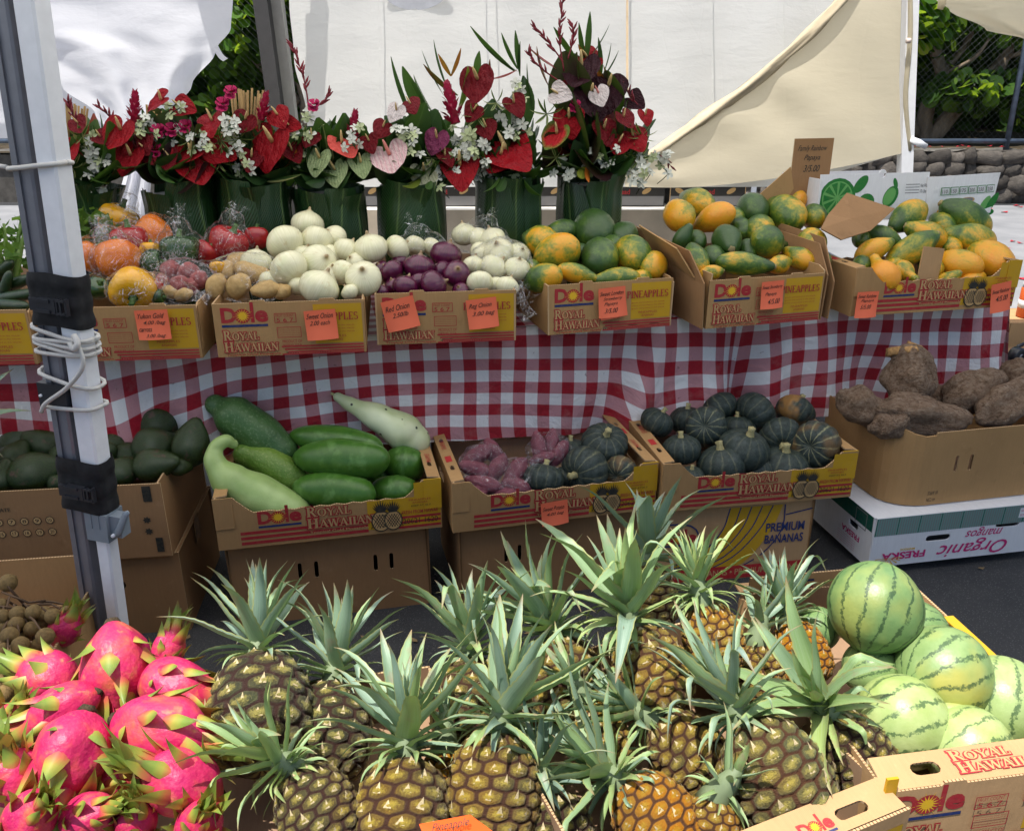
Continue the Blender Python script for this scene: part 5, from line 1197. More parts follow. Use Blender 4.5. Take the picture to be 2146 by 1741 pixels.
for px, py, r, colr, ax, push in ((243,463,42,'yellow',(60,10),.03),(323,492,38,'orange',(150,-20),.02),(248,545,44,'orange',(100,-10),-.03),(192,540,34,'orange',(60,0),0),(278,602,46,'yellow',(-70,35),-.05),(273,508,40,'red',(90,20),.02),(378,528,40,'green',(90,15),0),(478,512,40,'red',(60,20),.03),(316,528,22,'yellow',(90,0),.03),(318,552,28,'green',(10,0),.02),(204,605,24,'green',(40,30),-.02),(456,562,16,'yellow',(90,0),.02),(322,605,22,'red',(90,0),.01),(538,500,26,'red',(90,0),.06),(330,622,16,'green',(0,0),.0),(430,530,26,'red',(50,0),.04)):
    loc = F1.heap(px,py,.135,.30,push); s = px2m(loc,r); loc = F1.clear(loc, s); o = put('bell_pepper', PEPS[colr], loc, frame_q(img_axis(*ax), rnd.uniform(0,6)), (s,s,s*.95)); ob('stem', PSTEM, o); tag(o, cat='bell pepper', group='bagged bell peppers'); it.append((o,px,py,colr+' bell pepper'))
label_heap(it, 'of the pepper carton')
CUC = (lambda n: n.bsdf(n.ramp(n.noise(6,n.co(rand=4),4), [(.3,(.008,.022,.006)),(.7,(.02,.045,.012))]), .3, n.bump(n.noise(30,n.co(),4), .2, .01), .5))(NT('dark cucumber skin'))
CUCME = revolve('cucumber', [(-1,.01),(-.96,.1),(-.7,.19),(0,.22),(.7,.19),(.95,.1),(1,.01)], 14, CUC, None, .04, 3, 2)
it = []
for px,py,a,ang in ((20,600,60,15),(30,622,60,5),(15,640,60,-5),(-10,580,60,30),(8,612,50,60)):
    loc = F0.heap(px,py,.13,.3); s = px2m(loc,a); o = put('cucumber', CUCME, loc, frame_q(img_axis(ang,20),1), s); tag(o,cat='cucumber',group='cucumbers at the left edge'); it.append((o,px,py,'dark green cucumber'))
label_heap(it, 'of the leftmost carton', 2)
# celery and lettuce standing behind, left of the legs
def leafy(name, loc, h, nst, spread, m, mst, label, cat, seed):
    rg = random.Random(seed); t = empty(name, loc, 0, label, cat)
    b = MB(); lf = MB()
    for i in range(nst):
        a = rg.uniform(0,6.3); sp = rg.uniform(.2,1)*spread; hh = h*rg.uniform(.6,1); tip = Vector((sp*math.cos(a), sp*math.sin(a), hh))
        P = bezier([(0,0,0), tip*.5+Vector((0,0,hh*.1)), tip], 6); b.sweep(P, lerps([.010,.008,.004],6), 6)
        for k in range(7):
            p = tip*rg.uniform(.7,1.05)+Vector([rg.uniform(-1,1)*.035 for _ in range(3)]); q = Quaternion((rg.random(),rg.random(),rg.random()), rg.uniform(0,6)); s = rg.uniform(.018,.035)
            lf.add([p+q@Vector((x*s,y*s,z*s)) for x,y,z in ((0,0,0),(.6,-.5,.1),(1.2,0,.25),(.6,.5,.1),(1.7,.1,.1))], [(0,1,2),(0,2,3),(1,4,2)])
    b.build('stalk', mst, t); o = lf.build('leaf_mass', m, t); o['kind'] = 'stuff'; return t
GREENLF = leafmat('leaf vegetable', (.05,.12,.02), (.08,.17,.03), (.12,.22,.04), (.2,.36,.05))
leafy('celery', at_v(12,560,.30)-Vector((0,0,.12)), .26, 14, .09, GREENLF, plain('celery stalk', (.16,.26,.06), .5, .2, 8), 'bunch of green celery at the left edge behind the legs', 'celery', 1)
leafy('lettuce', at_v(172,500,.52)-Vector((0,0,.06)), .14, 16, .10, GREENLF, STEMG, 'leafy green lettuce behind the bagged peppers', 'lettuce', 2)

# ---- clear plastic bags
n = NT('clear plastic film'); c = n.co('Object', rand=6)
h = n.math('ADD', n.noise(20,c,4,.6,2.2), n.math('MULTIPLY', n.noise(60,c,3,.6,2.0), .25)); rg_ = n.math('ABSOLUTE', n.math('SUBTRACT', n.noise(17,c,2,.5,2.6), .5)); rg2 = n.math('ABSOLUTE', n.math('SUBTRACT', n.noise(41,n.co('Object',rand=3),2,.5,2.0), .5)); nr = n.bump(h, 1.0, .03)
gl = n.n('BsdfGlossy'); gl.inputs['Roughness'].default_value = .10; n.put(gl.inputs['Normal'], nr); gl.inputs['Color'].default_value = (.95,.96,1,1)
tr = n.n('BsdfTransparent'); tr.inputs[0].default_value = (.995,.995,.995,1); df = n.n('BsdfDiffuse'); df.inputs[0].default_value = (.8,.82,.85,1); n.put(df.inputs['Normal'], nr)
fr = n.n('LayerWeight'); fr.inputs[0].default_value = .14; n.put(fr.inputs['Normal'], nr)
m1 = n.n('MixShader'); m2 = n.n('MixShader'); n.put(m1.inputs[0], n.ramp(h, [(.70,.0),(.85,.10)])); lw = n.n('LayerWeight'); lw.inputs[0].default_value = .10; n.t.links.new(tr.outputs[0], m1.inputs[1]); n.t.links.new(df.outputs[0], m1.inputs[2])
n.put(m2.inputs[0], n.math('ADD', n.math('ADD', n.ramp(rg_, [(.0,.34),(.025,.012)]), n.ramp(rg2, [(.0,.08),(.03,.0)])), n.math('MULTIPLY', n.math('POWER', lw.outputs['Fresnel'], 1.5), .45), None, True)); n.t.links.new(m1.outputs[0], m2.inputs[1]); n.t.links.new(gl.outputs[0], m2.inputs[2]); n.t.links.new(m2.outputs[0], n.out.inputs[0])
FILM = n.m
def bag(f, px, py, rx, ry, tie, z0, slope, label, push=0, dep=None, knot=True):
    """film pulled round a lump of produce, gathered towards picture angle `tie`"""
    c = f.heap(px,py,z0,slope,push); sx, sz = px2m(c,rx), px2m(c,ry); sy = (dep or min(sx,sz))
    td = img_axis(tie, 15); b = MB(); sd = rnd.uniform(0,50)
    def fn(u, v):
        a = u*2*math.pi; p = (v-.5)*math.pi; d = Vector((math.cos(a)*math.cos(p), math.sin(a)*math.cos(p), math.sin(p))); ca = d.dot(td)
        k = 1+.10*noise.noise(d*2.2+Vector((sd,0,0)))+.06*noise.noise(d*5.5+Vector((0,sd,0)))+.025*noise.noise(d*13+Vector((0,0,sd)))
        if ca > .86: k += (ca-.86)*3.2
        return Vector((d.x*sx, d.y*sy, d.z*sz))*k*1.06
    b.grid(fn, 40, 26, wrap=True); o = b.build('plastic_bag', FILM); o.location = c
    if knot:
        kn = MB(); L = (Vector((td.x*sx,td.y*sy,td.z*sz)))*1.25; kn.sweep([L*.95,L*1.05,L*1.1], [.008,.010,.006], 8)
        side = td.cross(FWD).normalized()
        for j in range(9):
            aa = rnd.uniform(-1.3,1.3); e = L*1.08+(td*math.cos(aa)+side*math.sin(aa))*rnd.uniform(.02,.045)+Vector([rnd.uniform(-.01,.01) for _ in range(3)]); w_ = side*rnd.uniform(.006,.014)
            kn.add([L*1.05, e-w_, e+w_-FWD*.006], [(0,1,2)])
        kn.build('knot', FILM, o)
    return tag(o, label, 'bag', 'clear plastic bags')
for a in ((243,463,50,42,60,'clear bag around the topmost yellow pepper',.03),(250,545,55,50,110,'clear bag around the big orange pepper',-.03),(195,545,42,48,60,'clear bag around the pepper nearest the tent legs',0),(278,605,54,40,20,'clear bag around the yellow pepper at the carton front',-.05),(275,508,46,42,150,'clear bag around red peppers, left of the green bag',.02),(325,492,44,42,150,'clear bag around the upper orange pepper',.02),(378,525,50,46,90,'clear bag knotted above the dark green pepper',0),(385,582,58,40,-10,'clear bag of red potatoes in the pepper carton',0),(478,510,48,46,75,'clear bag around the bright red pepper',.03),(320,560,40,36,20,'clear bag around a green pepper and tomatoes',.02),(360,612,50,24,-20,'clear bag of yellow potatoes at the pepper carton front',0)):
    bag(F1, *a[:5], .135, .30, a[5], a[6])
bag(F2, 520,582,85,50,170, .125,.32, 'clear bag of yellow potatoes left of the white onions')
bag(F3, 885,515,52,30,100, .125,.30, 'clear bag of white onions behind the red onions', .05)
bag(F3, 1005,500,58,32,80, .125,.30, 'clear bag of onions at the top of the red onion carton', .03)
bag(F3, 1050,560,62,58,-60, .125,.30, 'clear bag of white onions hanging over the carton corner', 0)
bag(GB, 1015,990,52,62,-30, .075,.40, 'left clear bag of purple sweet potatoes', -.01)
bag(GB, 1080,1005,40,45,40, .075,.40, 'middle clear bag of purple sweet potatoes', 0)
bag(GB, 1150,946,46,40,-80, .075,.40, 'upper clear bag of purple sweet potatoes knotted at the front', 0)
tl = MB(); P = [F3.at_v(px,py,-.012) for px,py in ((1086,598),(1094,622),(1102,645),(1112,662))]; tl.sweep(bezier(P,10), lerps([.012,.007,.012,.020],10), 9, sec=lambda a,t: 1+.3*math.sin(3*a+t*6)); o = tl.build('bag_tail', FILM); tag(o,'twisted plastic bag tail hanging over the carton corner','bag tail')

# ---- avocados
n = NT('avocado skin'); c = n.co('Object', rand=8); g = n.noise(2.0,c,3); cc = n.ramp(n.noise(26,c,3), [(.3,(.011,.024,.007)),(.7,(.034,.058,.013))]); cc = n.mix(n.ramp(g, [(.60,0),(.72,.8)]), cc, (.09,.045,.03))
AVO = n.bsdf(cc, .24, n.bump(n.noise(34,c,4,.6), .35, .02), .5); AVOS = [revolve('avocado', [(-1,.02),(-.92,.4),(-.55,.86),(-.05,1),(.45,.82),(.9,.5),(1.15,.25),(1.22,.02)], 20, AVO, None, .06, 1.3, k) for k in range(3)]
it = []
for px,py,a,bb,ang,push in ((257,889,42,38,120,.02),(335,888,44,40,30,.03),(372,867,34,30,60,.10),(423,888,38,36,90,.05),(401,931,46,37,80,-.02),(323,936,42,40,20,0),(323,974,44,34,10,-.03),(257,988,34,30,60,-.01),(238,936,30,26,90,.03),(377,979,22,18,0,.0),(41,926,40,37,40,.03),(93,932,38,32,150,.02),(28,962,36,32,70,0),(73,990,50,41,15,-.03),(5,1004,34,30,80,-.02),(266,957,34,30,0,.05),(140,960,40,34,60,.02),(160,905,40,36,20,.05),(180,985,40,36,80,0),(215,960,36,34,40,.03),(121,1012,24,20,20,0),(370,935,30,30,60,.07)):
    loc = G0.heap(px,py,.165,.36,push); s = px2m(loc,bb)*1.06; loc = G0.clear(loc, s); o = put('avocado', rnd.choice(AVOS), loc, frame_q(img_axis(ang,rnd.uniform(-50,30)),rnd.uniform(0,6)), (s,s,s*max(1,a/bb))); b = None; tag(o,cat='avocado',group='avocados'); it.append((o,px,py,'dark green avocado'))
label_heap(it, 'of the avocado carton')

# ---- gourds, cucumbers and green papayas in the first tray
def skin(name, a, b_, sp, spth, ro=.35, sc=5, bp=.1, extra=None):
    n = NT(name); c = n.co('Object', rand=3); cc = n.ramp(n.noise(sc,c,4), [(.3,a),(.7,b_)]); cc = n.mix(n.ramp(n.noise(sc*16,c,3,.6), [(spth,0),(spth+.1,.7)]), cc, sp)
    cc = n.mix(n.ramp(n.noise(sc*.5,n.co('Object',rand=8),3), [(.54,0),(.68,.55)]), cc, tuple(min(1,x*1.5+.05) for x in b_)); cc = n.mix(n.ramp(n.noise(sc*5,n.co('Object',(1,1,.25),rand=2),5,.75), [(.66,0),(.74,.5)]), cc, tuple(x*.5+.03 for x in a))
    if extra: cc = n.mix(n.ramp(n.voro(extra[1],c), [(.09,1),(.13,0)]), cc, extra[0])
    return n.bsdf(cc, ro, n.bump(n.noise(sc*9,c,4), bp, .01), .45)
SK_HAIRY = skin('dark mottled melon skin', (.028,.085,.022), (.06,.14,.035), (.14,.22,.10), .55, .45, 9, .25)
SK_LIGHT = skin('pale green gourd skin', (.25,.38,.11), (.36,.47,.18), (.20,.33,.08), .66, .36, 9)
SK_CUKE = skin('speckled cucumber skin', (.075,.17,.02), (.15,.25,.035), (.28,.34,.10), .56, .4, 12, .3)
SK_WHITE = skin('white gourd skin', (.44,.52,.24), (.60,.63,.42), (.38,.47,.2), .7, .33, 9, .05, ((.02,.02,.012), 26))
SK_GP = skin('unripe papaya skin', (.035,.115,.012), (.06,.155,.018), (.10,.20,.04), .66, .33, 6)
def gourd(name, f, path, radii, vs, m, label, cat, n=22, steps=36, stem=None):
    P = [f.at_v(px,py,v) for (px,py),v in zip(path, vs)]; rr = [px2m(p,r) for p,r in zip(P,radii)]; o0 = P[0]; Q = bezier([p-o0 for p in P], steps); R_ = lerps(rr, steps)
    e0 = Q[0]-Q[1]; e0.normalize(); e1 = Q[-1]-Q[-2]; e1.normalize(); cap = []; capr = []
    pre = [Q[0]+e0*R_[0]*math.sin(a) for a in (1.5,1.2,.8,.4)]; prer = [R_[0]*math.cos(a) for a in (1.5,1.2,.8,.4)]; post = [Q[-1]+e1*R_[-1]*math.sin(a) for a in (.4,.8,1.2,1.5)]; postr = [R_[-1]*math.cos(a) for a in (.4,.8,1.2,1.5)]
    b = MB(); b.sweep(pre+Q+post, prer+R_+postr, n); o = b.build(name, m); o.location = o0
    if stem: sb = MB(); sb.sweep([pre[0]-e0*.004, pre[0]+e0*stem], [stem*.5,stem*.42], 8); sb.build('stem', STEMT, o)
    return tag(o, label, cat)
gourd('hairy_melon', GA, [(452,848),(490,872),(545,912),(588,945)], [22,44,46,38], [.30,.28,.26,.24], SK_HAIRY, 'dark mottled long melon leaning at the back of the gourd tray', 'melon')
gourd('bottle_gourd', GA, [(489,930),(472,924),(452,940),(452,972),(486,1010),(540,1042),(610,1076)], [10,14,16,23,40,50,44], [.16,.15,.14,.12,.10,.09,.07], SK_LIGHT, 'pale green hooked bottle gourd at the front of the gourd tray', 'gourd', steps=44)
gourd('bottle_gourd', GA, [(708,832),(740,850),(795,876),(845,905),(868,922)], [10,16,30,40,34], [.30,.28,.26,.245,.235], SK_WHITE, 'whitish spotted bottle gourd leaning at the back right of the tray', 'gourd', stem=.010)
gourd('cucumber', GA, [(515,952),(560,968),(600,993),(640,1018)], [26,35,35,28], [.22,.20,.18,.17], SK_CUKE, 'speckled thick cucumber between the gourd and the green papayas', 'cucumber')
it = []
GPAP = revolve('green_papaya', [(-1,.02),(-.94,.16),(-.75,.31),(-.3,.40),(.2,.40),(.65,.30),(.9,.15),(1,.02)], 22, SK_GP, pent, .05, 1.5, 3)
for px,py,a,bb,ang,v in ((705,925,104,33,172,.20),(715,962,106,43,178,.13),(700,1028,92,39,175,.075),(846,972,46,37,170,.18),(826,1028,52,33,178,.09),(650,1000,60,30,175,.22),(800,1000,60,34,170,.22)):
    loc = GA.at_v(px,py,v); o = put('papaya', GPAP, loc, frame_q(img_axis(ang,-8),rnd.uniform(0,6)), (px2m(loc,bb)/.40,px2m(loc,bb)/.40,px2m(loc,a))); tag(o,cat='papaya',group='unripe papayas'); it.append((o,px,py,'unripe green papaya'))
label_heap(it, 'of the gourd tray')

# ---- kabocha
n = NT('kabocha skin'); oi = n.n('ObjectInfo'); st_, orr, _ = n.sep(oi.outputs['Color']); c = n.co('Object', rand=8); x_, y_, z_ = n.sep(n.co('Object')); an = n.math('ARCTAN2', y_, x_)
rib = n.math('ABSOLUTE', n.math('SINE', n.math('MULTIPLY', n.math('ADD', an, n.math('MULTIPLY', n.math('SUBTRACT', n.noise(3,c,3), .5), .22)), 6)))
cc = n.ramp(n.noise(5,c,5,.6), [(.3,(.010,.020,.017)),(.7,(.036,.052,.046))]); lt = n.ramp(n.noise(7,c,3), [(0,(.16,.17,.10)),(1,(.30,.29,.15))])
k1 = n.math('MULTIPLY', n.ramp(rib, [(.0,1),(.16,.55),(.42,0)]), n.math('MULTIPLY_ADD', st_, 1.4, .22)); cc = n.mix(n.math('MULTIPLY', k1, n.ramp(n.noise(11,c,4), [(.3,.2),(.6,1)]), None, True), cc, lt)
cc = n.mix(n.math('MULTIPLY', orr, n.ramp(n.noise(1.0,c,2), [(.45,0),(.6,1)])), cc, (.38,.19,.05)); cc = n.mix(n.ramp(n.noise(40,c,3), [(.62,0),(.7,.4)]), cc, (.17,.20,.16))
cc = n.mix(n.ramp(n.noise(2.5,c,4), [(.5,0),(.8,.45)]), cc, (.075,.095,.10))
KAB = n.bsdf(cc, .46, n.bump(n.noise(30,c,4), .3, .02), .35)
kp = [(-.62,.03),(-.70,.22),(-.70,.45),(-.52,.82),(-.1,1.0),(.3,.93),(.60,.62),(.68,.34),(.60,.12),(.56,.02)]
KABS = [revolve('kabocha', kp, 48, KAB, lambda a,t: 1-.05*(1-abs(math.sin(6*a)))**2.2*math.sin(math.pi*min(1,max(0,t))), .05, 1.2, k) for k in range(3)]
b = MB(); b.sweep([(0,0,.50),(0,0,.62),(.02,0,.80),(.05,0,.95)], [.24,.15,.11,.14], 10, sec=lambda a,t: 1+.16*math.cos(5*a)); KSTEM = b.mesh('stem', STEMT)
def kabochas(f, data, z0, slope, where):
    it = []
    for px,py,rx,ry,ang,phi,st,og,push in data:
        loc = f.heap(px,py,z0,slope,push); s = px2m(loc,rx)*1.10; loc = f.clear(loc, s*.92); o = put('kabocha', rnd.choice(KABS), loc, frame_q(img_axis(ang,phi),rnd.uniform(0,6)), s); o.color = (st,og,0,1)
        if phi > -60: ob('stem', KSTEM, o)
        tag(o,cat='squash',group='kabocha squashes'); it.append((o,px,py,('striped ' if st > .5 else ('orange patched ' if og > .4 else 'dark '))+'kabocha squash'))
    label_heap(it, where)
kabochas(GC, [(1377,884,33,33,60,10,.1,0,.03),(1480,894,40,45,-10,-70,.55,0,.0),(1508,855,36,36,120,-20,.3,0,.08),(1581,866,41,40,215,20,.1,0,.05),(1667,862,38,30,60,-10,.1,.8,.06),(1428,941,37,42,95,15,.12,0,0),(1559,942,50,43,75,25,.1,0,-.01),(1637,918,42,38,250,60,.25,0,.02),(1710,932,47,45,5,-50,1.0,.3,-.02),(1513,972,49,38,100,15,.15,0,-.03),(1640,980,54,30,85,20,.2,0,-.03),(1449,999,26,18,90,20,.1,0,-.01),(1585,985,36,30,90,10,.1,0,.06),(1545,900,36,34,90,0,.1,0,.10),(1440,880,34,34,90,10,.1,0,.10),(1700,985,30,26,90,10,.1,0,.05)], .085, .42, 'of the kabocha tray')
kabochas(GB, [(1267,931,46,44,85,50,.2,0,.0),(1225,986,48,36,200,45,.3,0,-.01),(1139,1004,40,32,80,-10,.1,0,-.01),(1300,990,34,26,30,-60,.9,.3,0),(1195,945,32,34,90,10,.1,0,.05),(1190,1000,30,30,90,0,.1,0,.05),(1275,1000,30,26,90,0,.1,0,.06)], .075, .42, 'of the sweet potato tray')

# ---- yams
n = NT('rough yam skin'); c = n.co('Object', rand=4); w_ = n.noise(3.0, n.co('Object',(1,1,3.5),rand=4), 5, .65); cc = n.ramp(n.noise(5,c,6,.72), [(.28,(.17,.105,.065)),(.45,(.32,.21,.14)),(.62,(.45,.33,.24)),(.80,(.60,.50,.41))])
cc = n.mix(n.ramp(w_, [(.3,.6),(.45,0)]), cc, (.06,.032,.018)); YAM = n.bsdf(cc, .9, n.bump(n.math('ADD', n.noise(9,c,7,.75), n.math('MULTIPLY', w_, .5)), .9, .05), .15)
YAMS = [revolve('yam', [(-1.1,.05),(-1.0,.45),(-.6,.85),(-.1,.98),(.45,.85),(.85,.62),(1.05,.35),(1.1,.03)], 40, YAM, None, .34, 1.3, k*3+1, 36) for k in range(3)]
for me in YAMS:
    for v in me.vertices: v.co *= 1+.05*noise.noise(v.co*7)+.025*noise.noise(v.co*17)
CUTY = plain('dry cut yam top', (.34,.20,.085), .9, .4, 9, .2, bump=.6)
for px,py,a,bb,ang,v,la in ((1905,790,62,44,92,.20,'tall yam standing upright with a cut tan top'),(1928,868,96,40,-8,.09,'large knobbly yam lying across the carton front'),(1806,855,50,36,-30,.15,'rough dark yam at the left corner of its carton'),(2038,818,66,38,28,.17,'ringed brown yam right of the upright one'),(2105,845,70,40,30,.09,'pale rough yam at the right front of the carton'),(2140,800,50,38,80,.2,'yam half out of frame at the right edge'),(1868,888,44,26,20,.07,'small rough yam below the large knobbly one'),(1975,850,50,36,60,.24,'dark yam hidden behind the large one')):
    loc = YB.at_v(px,py,v); sb = px2m(loc,bb)*1.12; o = put('yam', rnd.choice(YAMS), loc, frame_q(img_axis(ang,-6),rnd.uniform(0,6)), (sb,sb,px2m(loc,a)/1.08)); tag(o,la,'yam','rough yams')
    if la.startswith('tall'): o.data = YAMS[1]; bb_ = MB(); bb_.sweep([(0,0,.80),(0,0,.98),(0.05,0,1.12),(0,0,1.14)], [.80,.74,.52,.2], 14, sec=lambda a,t: 1+.14*math.sin(4*a+1)+.06*math.sin(9*a)); bb_.build('cut_top', CUTY, o)
# ================================================================== FRONT ROW: pineapples, dragon fruit, watermelons, longans
# ---- pineapple body with real eyes
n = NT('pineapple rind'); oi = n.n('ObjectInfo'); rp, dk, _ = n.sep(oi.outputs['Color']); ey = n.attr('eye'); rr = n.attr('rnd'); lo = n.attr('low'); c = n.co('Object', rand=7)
side = n.noise(.9, c, 2); rp2 = n.math('ADD', rp, n.math('MULTIPLY', n.math('SUBTRACT', n.math('ADD', n.math('MULTIPLY', side, .8), n.math('MULTIPLY', rr, .2)), .5), .7))
ring = n.ramp(rp2, [(.05,(.13,.15,.07)),(.3,(.26,.21,.075)),(.55,(.48,.28,.055)),(.85,(.68,.26,.018))])
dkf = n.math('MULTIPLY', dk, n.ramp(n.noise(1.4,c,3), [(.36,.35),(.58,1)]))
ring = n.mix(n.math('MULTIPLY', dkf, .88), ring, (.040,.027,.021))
ctr = n.ramp(rp2, [(.1,(.50,.44,.13)),(.5,(.62,.46,.08)),(.9,(.68,.36,.03))])
star = n.math('ADD', lo, n.math('MULTIPLY', n.math('SUBTRACT', n.noise(10,c,4,.75), .5), .75)); cc = n.mix(n.ramp(star, [(.09,1),(.21,.6),(.32,0)]), ring, ctr)
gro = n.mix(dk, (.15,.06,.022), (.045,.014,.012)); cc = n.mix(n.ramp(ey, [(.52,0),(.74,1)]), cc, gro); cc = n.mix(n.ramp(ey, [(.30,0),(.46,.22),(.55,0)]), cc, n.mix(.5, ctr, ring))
cc = n.mix(n.ramp(n.noise(26,c,5,.7), [(.60,0),(.72,.45)]), cc, (.26,.21,.14))
PINE = n.bsdf(cc, n.ramp(ey, [(.3,.30),(.8,.6)]), n.bump(n.noise(28,c,6,.7), .8, .03), .5)
BRACT = plain('dry bract', (.42,.34,.20), .8, .35, 20, .2)
def pine_body(seed, K=11, M=9, asp=1.28):
    rg = random.Random(seed); b = MB(); nu, nv = K*10, M*10; rv = [[rg.random() for _ in range(K)] for _ in range(M+3)]; E_, R_, Lw = [], [], []
    def surf(u, v):
        z = -1+2*v; r = (1-abs(z)**2.7)**.5 if abs(z) < 1 else 0; r = max(r, .06); taper = 1-.10*z if z > 0 else 1; a = 2*math.pi*(u+.06*v)
        return Vector((r*taper*math.cos(a), r*taper*math.sin(a), asp*z)), Vector((math.cos(a)*r, math.sin(a)*r, z*.6)).normalized()
    def cell(u, v):
        y = v*M; C = []
        for j in range(int(y)-1, int(y)+3):
            x = u*K-(.5 if j%2 else 0); i = round(x)
            for ii in (i-1,i,i+1):
                jx, jy = (rv[j%(M+2)][ii%K]-.5)*.20, (rv[(j+3)%(M+2)][(ii*5)%K]-.5)*.16; C.append((math.hypot(x-ii-jx, (y-j-jy)*.90), ii%K, j, x-ii-jx, y-j-jy))
        C.sort(key=lambda q: q[0]); return C[0], C[1][0]-C[0][0]
    vs = []
    for j in range(nv+1):
        for i in range(nu):
            u, v = i/nu, j/nv; p, nr = surf(u, v); (d, ii, jj, dx, dy), g = cell(u, v); fade = min(1, v*7, (1-v)*7); q = min(1, g/.20); q = q*q*(3-2*q)
            h = .07*q+.03*(1-min(1,d/.55)**2); h += .045*math.exp(-((dx/.12)**2+((dy+.02)/.09)**2)); h -= .03*math.exp(-((dx/.22)**2+((dy-.17)/.05)**2)); h += .024*noise.noise(p*8+Vector((seed*5,0,0)))+.016*noise.noise(p*19)
            vs.append(p+nr*(h*fade*.9)); E_.append(1-min(1,g/.45)); R_.append(rv[jj%(M+2)][ii]); Lw.append(d)
    fs = [(j*nu+i, j*nu+(i+1)%nu, (j+1)*nu+(i+1)%nu, (j+1)*nu+i) for j in range(nv) for i in range(nu)]; b.add(vs, fs)
    for jj in range(1, M):
        for ii in range(K):
            u = (ii+(.5 if jj%2 else 0))/K; v = jj/M; p, nr = surf(u, v); p2, nr2 = surf(u, min(1, v+.05)); up = (p2-p).normalized(); sd = up.cross(nr).normalized(); w_ = rg.uniform(.05,.10); L = rg.uniform(.12,.28)
            q = p+nr*.085-up*.06; b.add([q-sd*w_, q+sd*w_, q+up*L+nr*rg.uniform(.01,.06)+sd*rg.uniform(-.03,.03)], [(0,1,2)], 1); E_ += [.2]*3; R_ += [.5]*3; Lw += [0]*3
    b.at = {'eye': E_, 'rnd': R_, 'low': Lw}; return b.mesh('body', [PINE, BRACT])
PINES = [pine_body(1), pine_body(2,10,8,1.22), pine_body(3,12,10,1.34)]
# ---- crown leaves
n = NT('pineapple leaf'); x_, y_, z_ = n.sep(n.co('UV')); oi = n.n('ObjectInfo'); hue = n.sep(oi.outputs['Color'])[0]; r_ = n.rand()
cA = n.ramp(n.math('ADD', n.math('MULTIPLY', r_, .35), n.math('MULTIPLY', hue, .75)), [(.0,(.15,.235,.205)),(.3,(.20,.31,.21)),(.6,(.23,.36,.13)),(1,(.34,.44,.12))])
st = n.noise(1, n.co('UV',(38,1.3,1)), 2); cc = n.mix(n.ramp(st, [(.4,0),(.7,.5)]), cA, n.mix(.5, cA, (.52,.57,.52)))
edge = n.math('ABSOLUTE', n.math('SUBTRACT', x_, .5)); cc = n.mix(n.ramp(edge, [(.40,0),(.47,.8)]), cc, (.36,.36,.12)); cc = n.mix(n.ramp(y_, [(.84,0),(.97,.85)]), cc, (.30,.20,.11)); cc = n.mix(n.ramp(y_, [(0,.55),(.22,0)]), cc, (.30,.36,.20))
cc = n.mix(n.math('MULTIPLY', n.ramp(n.noise(5,n.co('Object',rand=9),3), [(.55,0),(.7,.5)]), n.math('GREATER_THAN', r_, .6)), cc, (.34,.20,.16))
CROWN = n.bsdf(cc, .38, n.bump(st, .2, .004), .45, trans=(.16,(.22,.34,.06)))
def crown_leaf(bend, wd, S=20, kink=None):
    b = MB(); pts = []; ang = 0; p = Vector((0,0,0))
    for i in range(S+1):
        t = i/S; pts.append((p.copy(), ang)); ang += bend/S*(.4+1.2*t) + (kink[1]/3 if kink and kink[0] <= t < kink[0]+3/S-1e-6 else 0); p = p+Vector((math.sin(ang),0,math.cos(ang)))/S
    def fn(u, v):
        i = min(int(v*S+.5), S); p, a = pts[i]; w_ = wd*(1-v**1.7)*(1-.18*(1-v)) + .0015; x = (u-.5)*2; nrm = Vector((math.cos(a),0,-math.sin(a)))
        if abs(x) > .9: x *= 1.0+(.07 if i % 2 else -.02)          # toothed edge
        return p + Vector((.012*math.sin(v*9+wd*50), x*w_+.03*math.sin(v*2.6+bend*3)*v, 0)) - nrm*(w_*.60*(abs(x)**1.6))
    b.grid(fn, 4, S, uvfn=lambda u,v: (u,v)); return b.mesh('leaf', CROWN)
CLEAF = [crown_leaf(be, wd) for be in (.10,.45,.9,1.5) for wd in (.070,.095)]
CKINK = [crown_leaf(.3,.09,20,(.55,1.4)), crown_leaf(.5,.08,20,(.7,1.7)), crown_leaf(.4,.10,20,(.4,1.0))]
CORE = plain('crown core', (.17,.22,.12), .6, .2, 20)
b = MB(); b.sweep([(0,0,-.02),(0,0,.01),(0,0,.05),(0,0,.075)], [.026,.024,.014,.004], 8); COREME = b.mesh('crown', CORE)
pc_items = []
